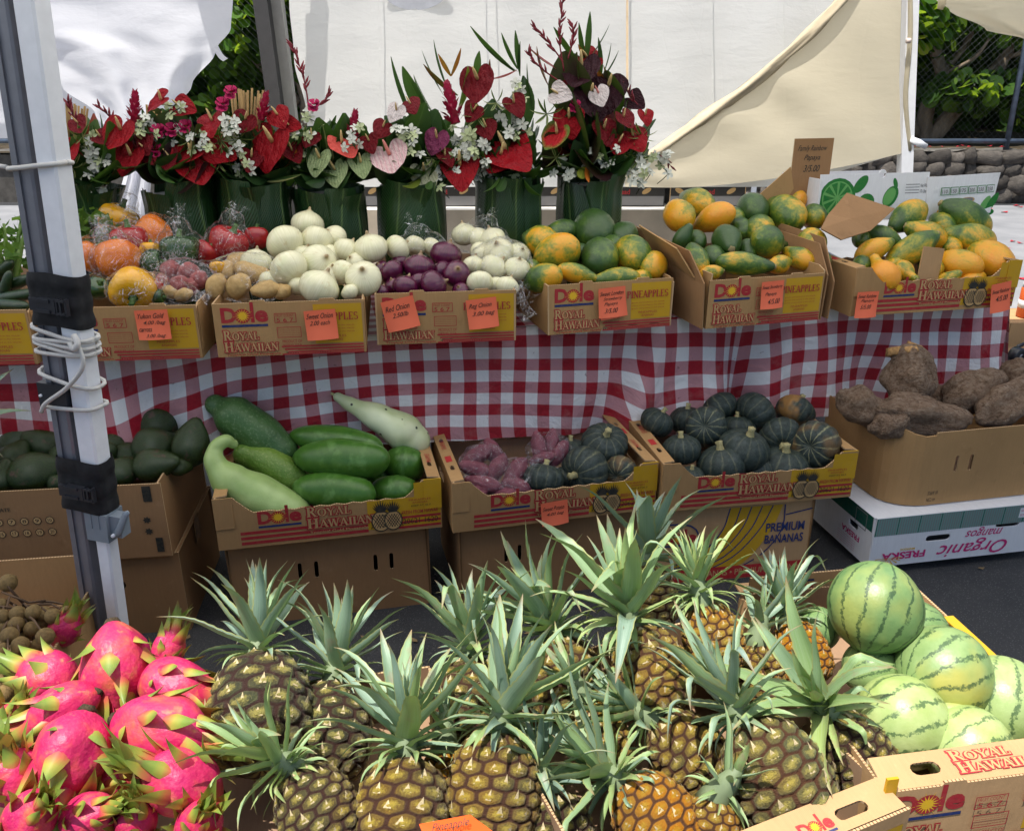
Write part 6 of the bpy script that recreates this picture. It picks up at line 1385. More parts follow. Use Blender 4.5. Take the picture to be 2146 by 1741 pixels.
def pineapple(px, py, r, ang, phi, h, crown, L, hue, rp, dk, label, k=0, nl=54, seed=None, spread=1.0):
    rg = random.Random(seed or int(px*7+py)); loc = at_z(px, py, h); s = px2m(loc, r); ax = img_axis(ang, phi); me = PINES[k]; asp = (1.28,1.22,1.34)[k]
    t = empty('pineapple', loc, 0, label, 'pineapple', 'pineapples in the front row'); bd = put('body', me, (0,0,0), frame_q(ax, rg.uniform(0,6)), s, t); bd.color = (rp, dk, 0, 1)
    ca = img_axis(*crown); top = ax*(asp*s*.93); cr = put('crown', COREME, top, frame_q(ca, rg.uniform(0,6)), 1, t); Lm = px2m(loc+top, L)*.92
    ns = int(nl*.58)                       # short recurved leaves at the base, long ones above
    for i in range(nl):
        low = i < ns; u = i/ns if low else (i-ns)/(nl-ns-1)
        if low: tilt = R(104-44*u)*spread; ln = Lm*(.24+.34*u); vi = 3 if u < .45 else 2; zb, rb = .001+.026*u, .022-.006*u; wk = 1.45-.25*u
        else: tilt = R(58-54*u**.8)*spread; ln = Lm*(.72+.42*math.sin(math.pi*min(1,u*.9+.12)))*(1-.25*u); vi = 1 if u < .6 else 0; zb, rb = .028+.03*u, .014*(1-u); wk = 1.15
        ln *= rg.uniform(.82,1.14); tilt += rg.uniform(-.12,.12); vi = max(0, min(3, vi+rg.choice((-1,0,0,1)))); az = i*2.39996+rg.uniform(-.25,.25)
        q = Quaternion((0,0,1), az) @ Quaternion((0,1,0), tilt) @ Quaternion((0,0,1), rg.uniform(-.35,.35))
        o = put('leaf', (rg.choice(CKINK) if rg.random() < .09 else CLEAF[vi*2+rg.randrange(2)]), Quaternion((0,0,1), az)@Vector((rb,0,zb)), q, (ln,ln*wk,ln), cr); o.color = (hue+rg.uniform(-.25,.25)+(.12 if low else 0),0,0,1)
    return t
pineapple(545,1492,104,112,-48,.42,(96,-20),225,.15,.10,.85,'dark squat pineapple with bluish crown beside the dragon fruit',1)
pineapple(690,1535,84,95,-40,.36,(84,-15),225,.05,.12,.8,'shaded dark pineapple behind the leftmost crown',0)  # dark rind and bluish crown put the shade here into the colour
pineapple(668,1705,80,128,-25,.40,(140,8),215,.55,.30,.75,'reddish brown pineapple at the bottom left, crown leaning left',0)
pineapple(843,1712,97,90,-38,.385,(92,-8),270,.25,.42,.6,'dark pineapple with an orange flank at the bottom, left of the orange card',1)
pineapple(1034,1655,92,86,-24,.40,(78,-5),290,.30,.42,.45,'yellow eyed pineapple with the widest crown at the bottom centre',0, nl=46, spread=1.08)
pineapple(985,1480,78,92,-35,.36,(92,-10),205,.12,.30,.5,'pineapple showing only its pale upright crown in the middle',0)
pineapple(1185,1432,76,95,-30,.37,(122,0),235,.25,.35,.5,'pineapple whose long crown leaves reach left over the asphalt',0)
pineapple(1367,1405,74,118,-28,.45,(100,5),270,.45,.48,.2,'tan pineapple under the tallest light green crown',0, nl=46)
pineapple(1440,1580,74,136,-16,.365,(146,5),185,.40,.40,.45,'tan brown pineapple lying with its crown to the left, right of centre',0)
pineapple(1378,1722,82,136,-25,.34,(142,10),240,.40,.78,.05,'orange pineapple at the bottom edge with bushy crown to the left',0)
pineapple(1494,1340,59,108,-8,.46,(100,0),165,.55,.62,.0,'small golden pineapple standing at the back of the carton',2)
pineapple(1680,1370,54,105,-35,.40,(100,-10),160,.0,.92,.0,'bright orange pineapple below a blue grey crown',0)  # crown hue carries the blue of the shade it stands in
pineapple(1794,1588,74,122,-14,.355,(124,28),250,.55,.30,.8,'dark pineapple with a pale wide open crown beside the watermelons',2, nl=34)
pineapple(1630,1628,98,122,-24,.39,(118,-4),245,.12,.22,.2,'large grey green pineapple at the front right corner',0)
pineapple(930,1640,52,90,-20,.36,(90,-10),120,.3,.82,.0,'orange pineapple peeping between the two bottom centre ones',0,24)
pineapple(1255,1545,60,110,-20,.37,(120,0),150,.35,.55,.1,'pale pineapple half hidden right of the widest crown',0,30)
pineapple(1490,1745,60,80,-10,.34,(60,20),150,.5,.6,.2,'yellow pineapple low between the front right ones',0,26)
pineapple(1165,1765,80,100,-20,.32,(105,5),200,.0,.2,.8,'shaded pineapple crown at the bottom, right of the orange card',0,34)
pineapple(1590,1410,50,90,-10,.37,(80,0),130,.2,.5,.3,'small brown pineapple behind the pale open crown',0,24)
pineapple(1360,1255,56,95,-20,.37,(80,-5),200,.0,.4,.3,'bluish crown standing behind the tallest light green crown',0,30)
t = pineapple(-85,985,60,110,20,.50,(48,10),165,.0,.2,.6,'pineapple with grey green crown lying on the avocado carton, left edge',0,34)

# ---- dragon fruit
n = NT('dragon fruit skin'); c = n.co('Object', rand=6); zz = n.sep(n.co('Object'))[2]; f = n.noise(1.3,c,4,.55,.5)
cc = n.ramp(f, [(.30,(.40,.005,.085)),(.48,(.49,.016,.095)),(.60,(.53,.05,.075)),(.76,(.56,.15,.055))]); cc = n.mix(n.ramp(n.noise(2.2,n.co('Object',rand=3),3), [(.60,0),(.74,.6)]), cc, (.60,.30,.10)); cc = n.mix(n.ramp(n.noise(13,c,4), [(.45,0),(.8,.3)]), cc, (.70,.10,.17)); cc = n.mix(n.ramp(zz, [(-.0,0),(.0,0)]), cc, cc)
DRG = n.bsdf(cc, .46, n.bump(n.noise(3,c,4,.5), .14, .05), .42)
def dragon_body(k): return revolve('dragon_fruit', [(-1.16,.02),(-1.12,.20),(-.95,.50),(-.55,.88),(0,1.0),(.5,.90),(.9,.58),(1.12,.32),(1.22,.20),(1.18,.02)], 32, DRG, lambda a,t: 1+.035*math.sin(3*a+5*t+k)+.025*math.sin(5*a-9*t), .07, 1.3, k, 24)
DRGS = [dragon_body(k) for k in range(3)]
n = NT('dragon fruit scale'); x_, y_, z_ = n.sep(n.co('UV')); f = n.math('ADD', y_, n.math('MULTIPLY', n.math('SUBTRACT', n.rand(), .5), .35))
cc = n.ramp(f, [(.08,(.52,.02,.09)),(.26,(.56,.14,.07)),(.42,(.38,.34,.06)),(.65,(.18,.28,.045)),(.9,(.13,.20,.04)),(1,(.16,.12,.04))]); cc = n.mix(n.ramp(n.noise(4,n.co('Object',rand=5),3), [(.5,0),(.75,.4)]), cc, (.30,.36,.06))
SCALE = n.bsdf(cc, .42, None, .4, trans=(.18,(.5,.35,.06)))
def scale_mesh(curl, wd):
    b = MB(); S = 8
    def fn(u, v):
        w_ = wd*(1-v**1.5)*(.75+.5*v*(1-v)*2)+.004; x = (u-.5)*2; lift = -.015-.05*(1-v)+curl*v**1.7+.02*math.sin(v*6); return Vector((lift-.22*w_/wd*abs(x)**2*(1-v*.6), x*w_, v-.12*curl*v*v))
    b.grid(fn, 6, S, uvfn=lambda u,v: (u,v)); me = b.mesh('scale', SCALE); return me
SCALES = [scale_mesh(cu, wd) for cu in (.18,.42,.75) for wd in (.42,.30)]
b = MB(); b.sweep([(0,0,-1.26),(0,0,-1.17),(0,0,-1.08)], [.15,.21,.26], 12, sec=lambda a,t: 1+.15*math.sin(5*a)); SCAR = b.mesh('stem_end', plain('dark stem socket', (.05,.035,.02), .9, .5, 12, .2, bump=.5))
b = MB(); b.sweep([(0,0,1.14),(0,0,1.24),(.02,0,1.3)], [.12,.13,.05], 10, sec=lambda a,t: 1+.25*math.sin(7*a)); TIPME = b.mesh('blossom_end', plain('dry blossom end', (.16,.12,.06), .9, .5, 12, .2, bump=.5))
def dragon(px, py, a, bb, ang, phi, h, label, k=None):
    rg = random.Random(int(px*3+py*5)); loc = at_z(px,py,h); s = px2m(loc,bb); o = put('dragon_fruit', DRGS[rg.randrange(3)], loc, frame_q(img_axis(ang,phi),rg.uniform(0,6)), (s,s,s*max(1,min(1.35,a/bb))*.95))
    tag(o, label, 'dragon fruit', 'dragon fruit in the front left carton'); ob('stem_end', SCAR, o); ob('blossom_end', TIPME, o)
    for row, (z, r, nn, L) in enumerate(((-.9,.56,4,.85),(-.35,.96,4,.95),(.2,.97,4,1.0),(.68,.76,4,1.0),(1.02,.42,5,1.05),(1.14,.25,5,.9))):
        for j in range(nn):
            az = 2*math.pi*(j/nn)+row*1.1+rg.uniform(-.25,.25); sl = (.55,.3,-.08,-.45,-.5,-.2)[row]
            q = Quaternion((0,0,1), az) @ Quaternion((0,1,0), sl); ln = L*rg.uniform(.9,1.45); vi = rg.choice((0,0,1)) if row < 3 else rg.choice((0,1,2))
            put('scale', SCALES[vi*2+rg.randrange(2)], Quaternion((0,0,1),az)@Vector((r*1.0+.03,0,z)), q, (ln,ln*.95,ln), o)
for d in ((243,1395,84,70,-75,20,.475,'smooth round dragon fruit at the top of the heap'),(365,1437,84,56,-10,15,.46,'dragon fruit touching the dark squat pineapple, pointing right'),(338,1530,108,74,-8,10,.475,'largest dragon fruit in the middle of the heap'),(130,1487,74,52,205,20,.455,'dragon fruit below left of the topmost one'),
  (150,1578,82,76,-100,25,.465,'dragon fruit with its dark stem socket facing up'),(100,1420,62,54,170,-20,.44,'dull dragon fruit with an open stem end near the longans'),(385,1640,84,68,140,30,.44,'dragon fruit beside the reddish pineapple crown'),(34,1628,56,58,100,20,.44,'dragon fruit at the left edge, lower one'),(20,1518,46,40,60,10,.43,'dragon fruit at the left edge, upper one'),
  (65,1712,68,54,45,30,.43,'dragon fruit in the bottom left corner'),(185,1712,74,50,30,25,.42,'dragon fruit at the bottom edge with long yellow green fins'),(415,1730,70,48,60,35,.41,'orange tinted dragon fruit at the bottom right of the heap'),(222,1640,54,40,10,0,.40,'shaded dragon fruit in the gap of the heap'),(285,1725,56,42,80,30,.41,'dragon fruit at the bottom edge, middle of the heap'),(352,1362,44,34,80,-20,.41,'dragon fruit seen as a green crown behind the topmost one'),(136,1318,40,32,60,10,.40,'shaded dragon fruit among the longans')):
    dragon(*d)

# ---- watermelons
n = NT('watermelon rind'); oi = n.n('ObjectInfo'); lt_, yl_, _ = n.sep(oi.outputs['Color']); c = n.co('Object', rand=6); x_, y_, z_ = n.sep(n.co('Object')); an = n.math('ARCTAN2', y_, x_)
jit = n.math('ADD', n.math('MULTIPLY', n.math('SUBTRACT', n.noise(3.0,c,3,.6), .5), .34), n.math('MULTIPLY', n.math('SUBTRACT', n.noise(13,c,4,.7), .5), .26)); fr_ = n.math('PINGPONG', n.math('DIVIDE', n.math('ADD', n.math('ADD', an, 10.0), jit), 6.28319/13/2*1.0), 1.0)
fr_ = n.math('PINGPONG', n.math('MULTIPLY', n.math('ADD', n.math('ADD', an, 9.42478), jit), 13/6.28319), .5); line = n.ramp(fr_, [(.0,1),(.07,.95),(.12,.0)]); br = n.ramp(n.noise(7,c,4,.7), [(.36,.15),(.5,1)])
bc = n.mix(lt_, (.085,.175,.065), (.30,.40,.12)); bc2 = n.mix(lt_, (.15,.26,.09), (.44,.53,.23)); cc = n.ramp(n.noise(2.0,c,4), [(.3,0),(.7,1)]); cc = n.mix(cc, bc, bc2)
cc = n.mix(n.ramp(n.noise(8,n.co('Object',(1,1,.4),rand=4),5,.7), [(.5,0),(.75,.35)]), cc, bc); cc = n.mix(n.math('MULTIPLY', yl_, n.ramp(n.noise(.9,c,2), [(.42,0),(.62,.9)])), cc, (.48,.40,.07))
cc = n.mix(n.math('MULTIPLY', n.math('MULTIPLY', line, br), .82), cc, n.mix(lt_, (.014,.045,.020), (.045,.10,.035)))
MELM = n.bsdf(cc, .38, n.bump(n.noise(9,c,4), .06, .02), .45)
MELS = [revolve('watermelon', [(-.98,.02),(-.94,.24),(-.7,.68),(-.3,.95),(.1,1.0),(.5,.87),(.82,.53),(.95,.2),(.97,.02)], 40, MELM, None, .03, .9, k, 28) for k in range(2)]
b = MB(); b.sweep([(0,0,.90),(0,0,.99)], [.07,.05], 8); MSTEM = b.mesh('stem_scar', plain('melon stem scar', (.25,.2,.09), .9, .3, 20))
for px,py,r,ang,phi,h,lt,yl,la in ((1834,1272,90,68,-12,.505,.05,.35,'large dark green watermelon resting on top of the others'),(1918,1322,60,20,20,.43,.15,.1,'watermelon in shadow behind the topmost one on the right'),(1712,1318,44,80,0,.41,.15,0,'watermelon half hidden left of the topmost one'),(1975,1410,92,10,-20,.42,.35,.7,'yellow tinged watermelon below the topmost one'),(2096,1476,94,70,-25,.365,.72,0,'bright pale watermelon against the right wall of the carton'),(1888,1512,90,12,-10,.375,.8,.1,'palest watermelon beside the dark pineapple with a leaf shadow'),(1826,1402,56,20,0,.39,.35,0,'watermelon low behind the pale open pineapple crown'),(2030,1572,86,5,-20,.36,.85,.15,'watermelon at the front of the carton, partly below its flap'),(1985,1512,60,0,0,.37,.6,.8,'watermelon deep in the carton showing a yellow underside')):
    loc = at_z(px,py,h); s = px2m(loc,r)*1.06; o = put('watermelon', rnd.choice(MELS), loc, frame_q(img_axis(ang,phi),rnd.uniform(0,6)), (s,s,s*1.04)); o.color = (lt,yl,0,1); ob('stem_scar', MSTEM, o); tag(o,la,'watermelon','watermelons')

# ---- longans
n = NT('longan shell'); c = n.co('Object', rand=5); LONM = n.bsdf(n.ramp(n.noise(3,c,4), [(.3,(.15,.095,.030)),(.7,(.26,.17,.06))]), .55, n.bump(n.noise(26,c,4), .4, .03), .35)
LONME = revolve('longan', [(-.97,.02),(-.85,.5),(-.45,.9),(0,1),(.45,.9),(.85,.5),(.97,.02)], 16, LONM, None, .05, 1.4, 2, 12); TWIG = plain('dry twig', (.12,.075,.045), .85, .3, 20, .2)
it = []; LP = ((17,1221,19,.46),(37,1286,17,.44),(70,1283,17,.44),(92,1286,16,.43),(111,1291,17,.435),(141,1284,16,.43),(158,1272,14,.42),(5,1291,15,.44),(34,1308,17,.43),(66,1317,16,.42),(95,1334,19,.43),(20,1332,19,.43),(43,1352,19,.42),(3,1361,16,.42),(17,1392,21,.42),(36,1371,15,.40),(10,1453,20,.39),(3,1430,15,.39),(8,1314,14,.42),(52,1335,14,.40),(118,1312,15,.40),(80,1352,16,.39),(60,1378,16,.38),(88,1305,15,.41),(130,1300,14,.40),(0,1268,15,.44),(62,1302,13,.41),(12,1412,15,.39),(40,1415,15,.37))
for px,py,r,h in LP:
    loc = at_z(px,py,h); o = put('longan', LONME, loc, frame_q(img_axis(rnd.uniform(0,360),rnd.uniform(-40,40))), px2m(loc,r)); tag(o,cat='longan',group='longans'); it.append((o,px,py,'brown longan'))
label_heap(it, 'of the longan bunch')
b = MB(); root = at_z(40,1300,.39)
for k,(px,py,r,h) in enumerate(LP):
    e = at_z(px,py,h); b.sweep(bezier([root+Vector((.06*math.sin(k),.05*math.cos(k*2),-.02)), root.lerp(e,.5)+Vector((0,0,.03)), e], 6), lerps([.0035,.0025,.0018],6), 5)
for px0,py0,px1,py1 in ((5,1240,60,1262),(60,1262,95,1258),(20,1250,10,1290),(0,1270,40,1275)): b.sweep([at_z(px0,py0,.45),at_z(px1,py1,.44)], .0025, 5)
o = b.build('twig_bunch', TWIG); tag(o,'brown twigs tying the longan bunch together','twigs')
# ================================================================== FLOWERS
n = NT('glossy wrap leaf'); x_, y_, z_ = n.sep(n.co('UV')); mid = n.math('ABSOLUTE', n.math('SUBTRACT', x_, .5)); ve = n.wave(7, n.co('UV',(1,2.5,1),rot=(0,0,.5)), 1.2, 2, 2)
cc = n.mix(n.ramp(n.rand(), [(0,0),(1,1)]), (.008,.028,.009), (.016,.048,.012)); cc = n.mix(n.ramp(mid, [(.0,.8),(.03,0)]), cc, (.10,.16,.05)); cc = n.mix(n.ramp(ve, [(.6,0),(1,.25)]), cc, (.03,.085,.022)); cc = n.mix(n.ramp(n.noise(3,n.co('Object',rand=4),4), [(.6,0),(.8,.5)]), cc, (.08,.11,.02))
WRAP = n.bsdf(cc, .28, n.bump(n.math('ADD', ve, n.noise(5,n.co('Object'),3)), .25, .01), .5)
def leafcol(name, a, b_, edge=None, ro=.35):
    n = NT(name); x_, y_, z_ = n.sep(n.co('UV')); e = n.math('ABSOLUTE', n.math('SUBTRACT', x_, .5)); cc = n.mix(n.rand(), a, b_); cc = n.mix(n.ramp(e, [(0,.5),(.05,0)]), cc, tuple(min(1,k*1.9) for k in b_))
    if edge: cc = n.mix(n.ramp(e, [(.24,0),(.30,.9)]), cc, edge)
    return n.bsdf(cc, ro, n.bump(n.wave(16,n.co('UV'),.5,1), .1, .003), .45, trans=(.2,(.12,.26,.03)))
LF_D = leafcol('dark blade leaf', (.010,.032,.010), (.022,.055,.015)); LF_M = leafcol('mid green leaf', (.035,.085,.018), (.06,.12,.025)); LF_Y = leafcol('yellow green leaf', (.10,.15,.02), (.20,.22,.03)); LF_V = leafcol('variegated leaf', (.03,.075,.018), (.05,.10,.02), (.36,.36,.14)); LF_B = leafcol('burgundy leaf', (.018,.004,.007), (.030,.007,.011))
LF_R = leafcol('red bract leaf', (.20,.012,.02), (.30,.02,.03)); LF_O = leafcol('orange bract', (.42,.07,.012), (.52,.16,.02))
def blade(nm, m, wd, bend, S=8, pw=1.4, fold=.4):
    b = MB(); pts = []; ang = 0; p = Vector()
    for i in range(S+1):
        t = i/S; pts.append((p.copy(), ang)); ang += bend/S*(.5+t); p = p+Vector((math.sin(ang),0,math.cos(ang)))/S
    def fn(u, v):
        i = min(int(v*S+.5),S); p, a = pts[i]; w_ = wd*max(.02, (math.sin(math.pi*min(1,(v*.92+.06)))**.8 if pw > 1 else (1-v**2))); x = (u-.5)*2; return p+Vector((0,x*w_,0))-Vector((math.cos(a),0,-math.sin(a)))*w_*fold*abs(x)
    b.grid(fn, 4, S, uvfn=lambda u,v: (u,v)); return b.mesh(nm, m)
BL = {}
for key, m, wd in (('d',LF_D,.07),('m',LF_M,.15),('y',LF_Y,.17),('v',LF_V,.085),('b',LF_B,.34),('r',LF_R,.11),('o',LF_O,.09),('w',LF_D,.20)): BL[key] = [blade('leaf', m, wd, be) for be in (.15,.6,1.2)]
def spathemat(name, a, b_, vein=None, edge=None):
    n = NT(name); c = n.co('Object'); x_, y_, z_ = n.sep(c); cc = n.mix(n.noise(2,n.co('Object',rand=5),3), a, b_)
    if vein: cc = n.mix(n.ramp(n.wave(1.6,n.co('Object',rand=0),1.5,1.5,2,'X'), [(.7,0),(.95,.45)]), cc, vein)
    if edge:
        d = n.math('SQRT', n.math('ADD', n.math('POWER', x_, 2.0), n.math('POWER', y_, 2.0))); cc = n.mix(n.ramp(n.math('ADD', d, n.math('MULTIPLY', n.noise(3,c,2), .3)), [(.72,0),(1.0,1)]), cc, edge)
    return n.bsdf(cc, .5, n.bump(n.noise(4,n.co('Object',(1,.5,1),rand=3),4), .5, .08), .18)
SPM = {'red': spathemat('red spathe', (.20,.002,.006), (.29,.004,.010)), 'dred': spathemat('dark red spathe', (.10,.002,.006), (.16,.004,.009)), 'coral': spathemat('coral spathe', (.55,.06,.045), (.62,.10,.08)), 'pink': spathemat('pale pink spathe', (.60,.40,.40), (.66,.50,.48), (.55,.20,.26)), 'green': spathemat('pale green spathe', (.26,.34,.15), (.34,.40,.21), (.16,.25,.09)), 'cream': spathemat('cream green spathe', (.48,.48,.30), (.56,.54,.38), (.30,.34,.16)), 'purple': spathemat('plum spathe', (.14,.02,.06), (.20,.035,.09)), 'white': spathemat('white spathe', (.58,.52,.50), (.64,.58,.56), (.5,.36,.4)), 'burg': spathemat('burgundy spathe', (.020,.004,.008), (.035,.007,.012)), 'rgreen': spathemat('green edged red spathe', (.36,.008,.012), (.42,.015,.02), None, (.12,.17,.03))}
HEART = bezier([(0,-.98,0),(.26,-.86,0),(.66,-.44,0),(.88,.10,0),(.86,.50,0),(.62,.80,0),(.32,.82,0),(.10,.62,0),(0,.38,0)], 14)
HEART = HEART + [Vector((-p.x,p.y,0)) for p in HEART[-2:0:-1]]
def spathe(k):
    b = MB(); NR, NA = 6, len(HEART)
    def fn(u, v):
        h = HEART[int(u*NA+.5) % NA]; c = Vector((0,.20,0)); p = c.lerp(h, v); x, y = p.x, p.y
        z = .20*abs(x)**1.5*(1 if k != 1 else -.6) - .22*max(0,-y)**1.8*(1 if k != 2 else -.5) + .05*math.sin(5*math.atan2(y,x)+k)*v*v + .10*v*max(0,y)
        return Vector((x*(1+.06*math.sin(y*4+k)), y, z))
    b.grid(fn, NA, NR, wrap=True); return b
SPB = [spathe(k) for k in range(3)]; SPATHES = {k: [s_.mesh('anthurium', m) for s_ in SPB] for k, m in SPM.items()}
SDX = plain('cream spadix', (.55,.40,.18), .6, .15, 30, .3, bump=.3); SDXP = plain('pink spadix', (.58,.20,.17), .6, .15, 30, .3, bump=.3); SDXR = plain('rose spadix', (.30,.03,.06), .6, .15, 30, .3)
SPADIX = {}
for k, m in (('c',SDX),('p',SDXP),('r',SDXR)):
    b = MB(); b.sweep([(0,.22,.02),(0,.30,.25),(0,.42,.55),(0,.5,.78)], [.085,.09,.07,.035], 9); SPADIX[k] = b.mesh('spadix', m)
STEMD = plain('dark flower stem', (.025,.06,.018), .6, .2, 20)
PETW = plain('white orchid petal', (.56,.57,.50), .5, .06, 12, .3); PETG = plain('greenish orchid petal', (.42,.47,.26), .5, .06, 12, .3)
def orchid(m):
    b = MB()
    for k in range(5):
        a = k*2*math.pi/5+.3; q = Quaternion((0,0,1), a); wd = .40 if k in (1,4) else .24; L = .95 if k in (1,4) else 1.0
        b.add([q@Vector(p) for p in ((.03,0,.02),(.3*L,-wd*.75,.10),(.62*L,-wd,.12),(.92*L,-wd*.5,.0),(L,0,-.08),(.92*L,wd*.5,.0),(.62*L,wd,.12),(.3*L,wd*.75,.10),(.55*L,0,.02))], [(0,1,8),(1,2,8),(2,3,8),(3,4,8),(4,5,8),(5,6,8),(6,7,8),(7,0,8)])
    b.sweep([(0,0,-.05),(0,-.05,.16),(0,-.14,.34)], [.12,.16,.05], 6); return b.mesh('blossom', m)
ORC = [orchid(PETW), orchid(PETG)]
CARN = plain('magenta carnation petal', (.42,.008,.09), .6, .25, 14, .3)
def carnation():
    b = MB(); rg = random.Random(4)
    for i in range(46):
        d = Vector((rg.uniform(-1,1),rg.uniform(-1,1),rg.uniform(-.2,1))).normalized(); s_ = d.cross(Vector((.3,.2,1))).normalized(); t_ = d.cross(s_); r = rg.uniform(.6,1)
        b.add([d*.2, d*r+s_*.3, d*r*1.08+t_*.12, d*r-s_*.3], [(0,1,2,3)])
    return b.mesh('carnation', CARN)
CARNME = carnation()
GINR = (lambda n: n.bsdf(n.mix(n.noise(3,n.co(rand=3),3), (.24,.006,.03), (.40,.012,.06)), .35, None, .45))(NT('red ginger bract'))
def ginger():
    b = MB(); rg = random.Random(6)
    for i in range(34):
        t = i/33; a = i*2.4; z = -.9+1.7*t; r = .26*(1-t*.75); L = .5*(1-.35*t); tl = .95-.75*t; d = Vector((math.cos(a)*math.sin(tl),math.sin(a)*math.sin(tl),math.cos(tl))); s_ = Vector((-math.sin(a),math.cos(a),0)); p = Vector((math.cos(a)*r,math.sin(a)*r,z)); up = d.cross(s_)
        b.add([p-s_*.10, p+d*L*.55-s_*.15+up*.03, p+d*L, p+d*L*.55+s_*.15+up*.03, p+s_*.10], [(0,1,2,3,4)])
    b.sweep([(0,0,-1),(0,0,.7)], [.22,.06], 8); return b.mesh('ginger_flower', GINR)
GINME = ginger()
STICK = plain('tan cut stem', (.30,.19,.075), .7, .3, 9, .3); PLUME = plain('dark red plume', (.17,.02,.03), .6, .3, 20, .3)
VW = .63
VC = {}
def vase(i, px, pyt, hw, label):
    c = at_v(px, pyt, VW); c = c - TV*0; zt = c.z; base = Vector((c.x,c.y,TOPZ+.004)); h = zt-base.z; r1 = px2m(c, hw)*.93; r0 = r1*.80
    t = empty('flower_vase', base, TANG, label, 'vase', 'leaf wrapped vases'); b = MB(); b.sweep([(0,0,0),(0,0,.004),(0,0,h*.93),(0,0,h*.935)], [r0*.82,r0*.82,r1*.86,r1*.84], 24); b.build('bucket', plain('dark green bucket', (.008,.022,.010), .5), t)
    rg = random.Random(i)
    for k in range(8):
        a0 = 2*math.pi*k/8+rg.uniform(-.15,.15); wd = R(rg.uniform(36,48)); ro = .003+.006*(k%3)+rg.uniform(0,.004); tw = rg.uniform(-.45,.45); fl = rg.uniform(.0,.05); sk = rg.uniform(.95,1.08); b = MB()
        def fn(u, v):
            w_ = wd*(.42+.58*math.sin(math.pi*min(1,.12+v*.80))**.7); x = (u-.5)*2; a = a0+x*w_+tw*(v-.4); belly = .86+.20*math.sin(math.pi*min(1,v*.80+.12))
            r = (r0+(r1-r0)*v)*belly+ro+.010*(1-abs(x))**2*.6+.004*math.sin(x*9+k)*(1-abs(x))+fl*max(0,v-.86)*5*(1-.5*abs(x)) - .004*abs(x)
            return Vector((r*math.cos(a), r*math.sin(a), .002+h*sk*v+.012*x*math.sin(k*2.1)*v))
        b.grid(fn, 12, 16, uvfn=lambda u,v: (u,v)); b.build('wrap_leaf', WRAP, t)
    VC[i] = (base, h, r1)
    bq = empty('flower_bouquet', base+Vector((0,0,h)), 0, None, 'bouquet'); bq['group'] = 'flower bouquets'; return bq
def part_at(bq, px, py, dv): return at_v(px, py, VW+dv) - Vector(bq.location)
def stem_to(bq, p, name='stem'): pass
def anth(bq, px, py, r, col, tip=-90, dv=-.10, sp='c', tw=0, lean=0):
    p = part_at(bq,px,py,dv); s = px2m(p+Vector(bq.location), r); nrm = (-FWD+RGT*rnd.uniform(-.45,.45)+UPV*(rnd.uniform(.0,.6)+lean)).normalized(); td = img_axis(tip,0); td = (td-nrm*td.dot(nrm)).normalized(); y = -td; x = y.cross(nrm)
    q = Matrix((x,y,nrm)).transposed().to_quaternion(); o = put('anthurium', rnd.choice(SPATHES[col]), p, q, (s*1.08,s*1.12,s), bq); ob('spadix', SPADIX[sp], o); return o
def orch(bq, px, py, w=30, h=40, nb=6, dv=-.13, g=.3):
    p = part_at(bq,px,py,dv); b = MB(); sc = px2m(p+Vector(bq.location),1); P = []
    for k in range(nb): P.append(Vector((rnd.uniform(-.5,.5)*w*sc, rnd.uniform(-.02,.02), rnd.uniform(-.5,.5)*h*sc)))
    P.sort(key=lambda v: v.z); b.sweep(bezier([Vector((0,.05,-.07))]+P,14), .0015, 5); o = b.build('orchid_spray', STEMD, bq); o.location = p
    for v in P:
        q = frame_q((-FWD+RGT*rnd.uniform(-.7,.7)+UPV*rnd.uniform(-.6,.7)), rnd.uniform(0,6)); put('blossom', ORC[rnd.random() < g], v, q, sc*rnd.uniform(11,15), o)
def leaf(bq, px0, py0, px1, py1, key, dv0=-.02, dv1=-.08, bend=None, wide=1):
    a, e = part_at(bq,px0,py0,dv0), part_at(bq,px1,py1,dv1); d = e-a; L = d.length; o = put('leaf', BL[key][bend if bend is not None else rnd.choice((0,0,1))], a, frame_q(d, rnd.uniform(-.8,.8)+math.pi/2), (L,L*wide,L), bq); return o
def fill(bq, px, py, w, h, n, keys, L=(60,125)):
    for k in range(n):                     # upright blades and broad leaves fanned from the vase mouth
        a = rnd.gauss(90,42); a = max(-5,min(185,a)); l = rnd.uniform(*L)*(1 if 40 < a < 140 else .8); x = px+rnd.uniform(-.24,.24)*w; y = py+rnd.uniform(-.05,.15)*h
        leaf(bq, x, y, x+math.cos(R(a))*l*1.05, y-math.sin(R(a))*l, rnd.choice(keys), rnd.uniform(-.04,.04), rnd.uniform(-.13,.10), rnd.choice((0,1,1)), rnd.uniform(1.0,1.7))
    for k in range(12):                    # low collar of broad leaves
        a = R(rnd.choice((rnd.uniform(-25,30), rnd.uniform(150,205), rnd.uniform(30,150)))); x = px+rnd.uniform(-.3,.3)*w*.7; leaf(bq, x, py+h*.12, x+math.cos(a)*62, py+h*.06-math.sin(a)*40, 'w', -.06, rnd.uniform(-.15,-.02), 1, 1.7)
def ging(bq, px, py, h, tilt=90, dv=-.08):
    p = part_at(bq,px,py,dv); s = px2m(p+Vector(bq.location),h/2); put('ginger_flower', GINME, p, frame_q(img_axis(tilt,10)), (s*1.1,s*1.1,s), bq)
def carn(bq, px, py, r, dv=-.10):
    p = part_at(bq,px,py,dv); put('carnation', CARNME, p, frame_q(-FWD+UPV*.4), px2m(p+Vector(bq.location),r), bq)
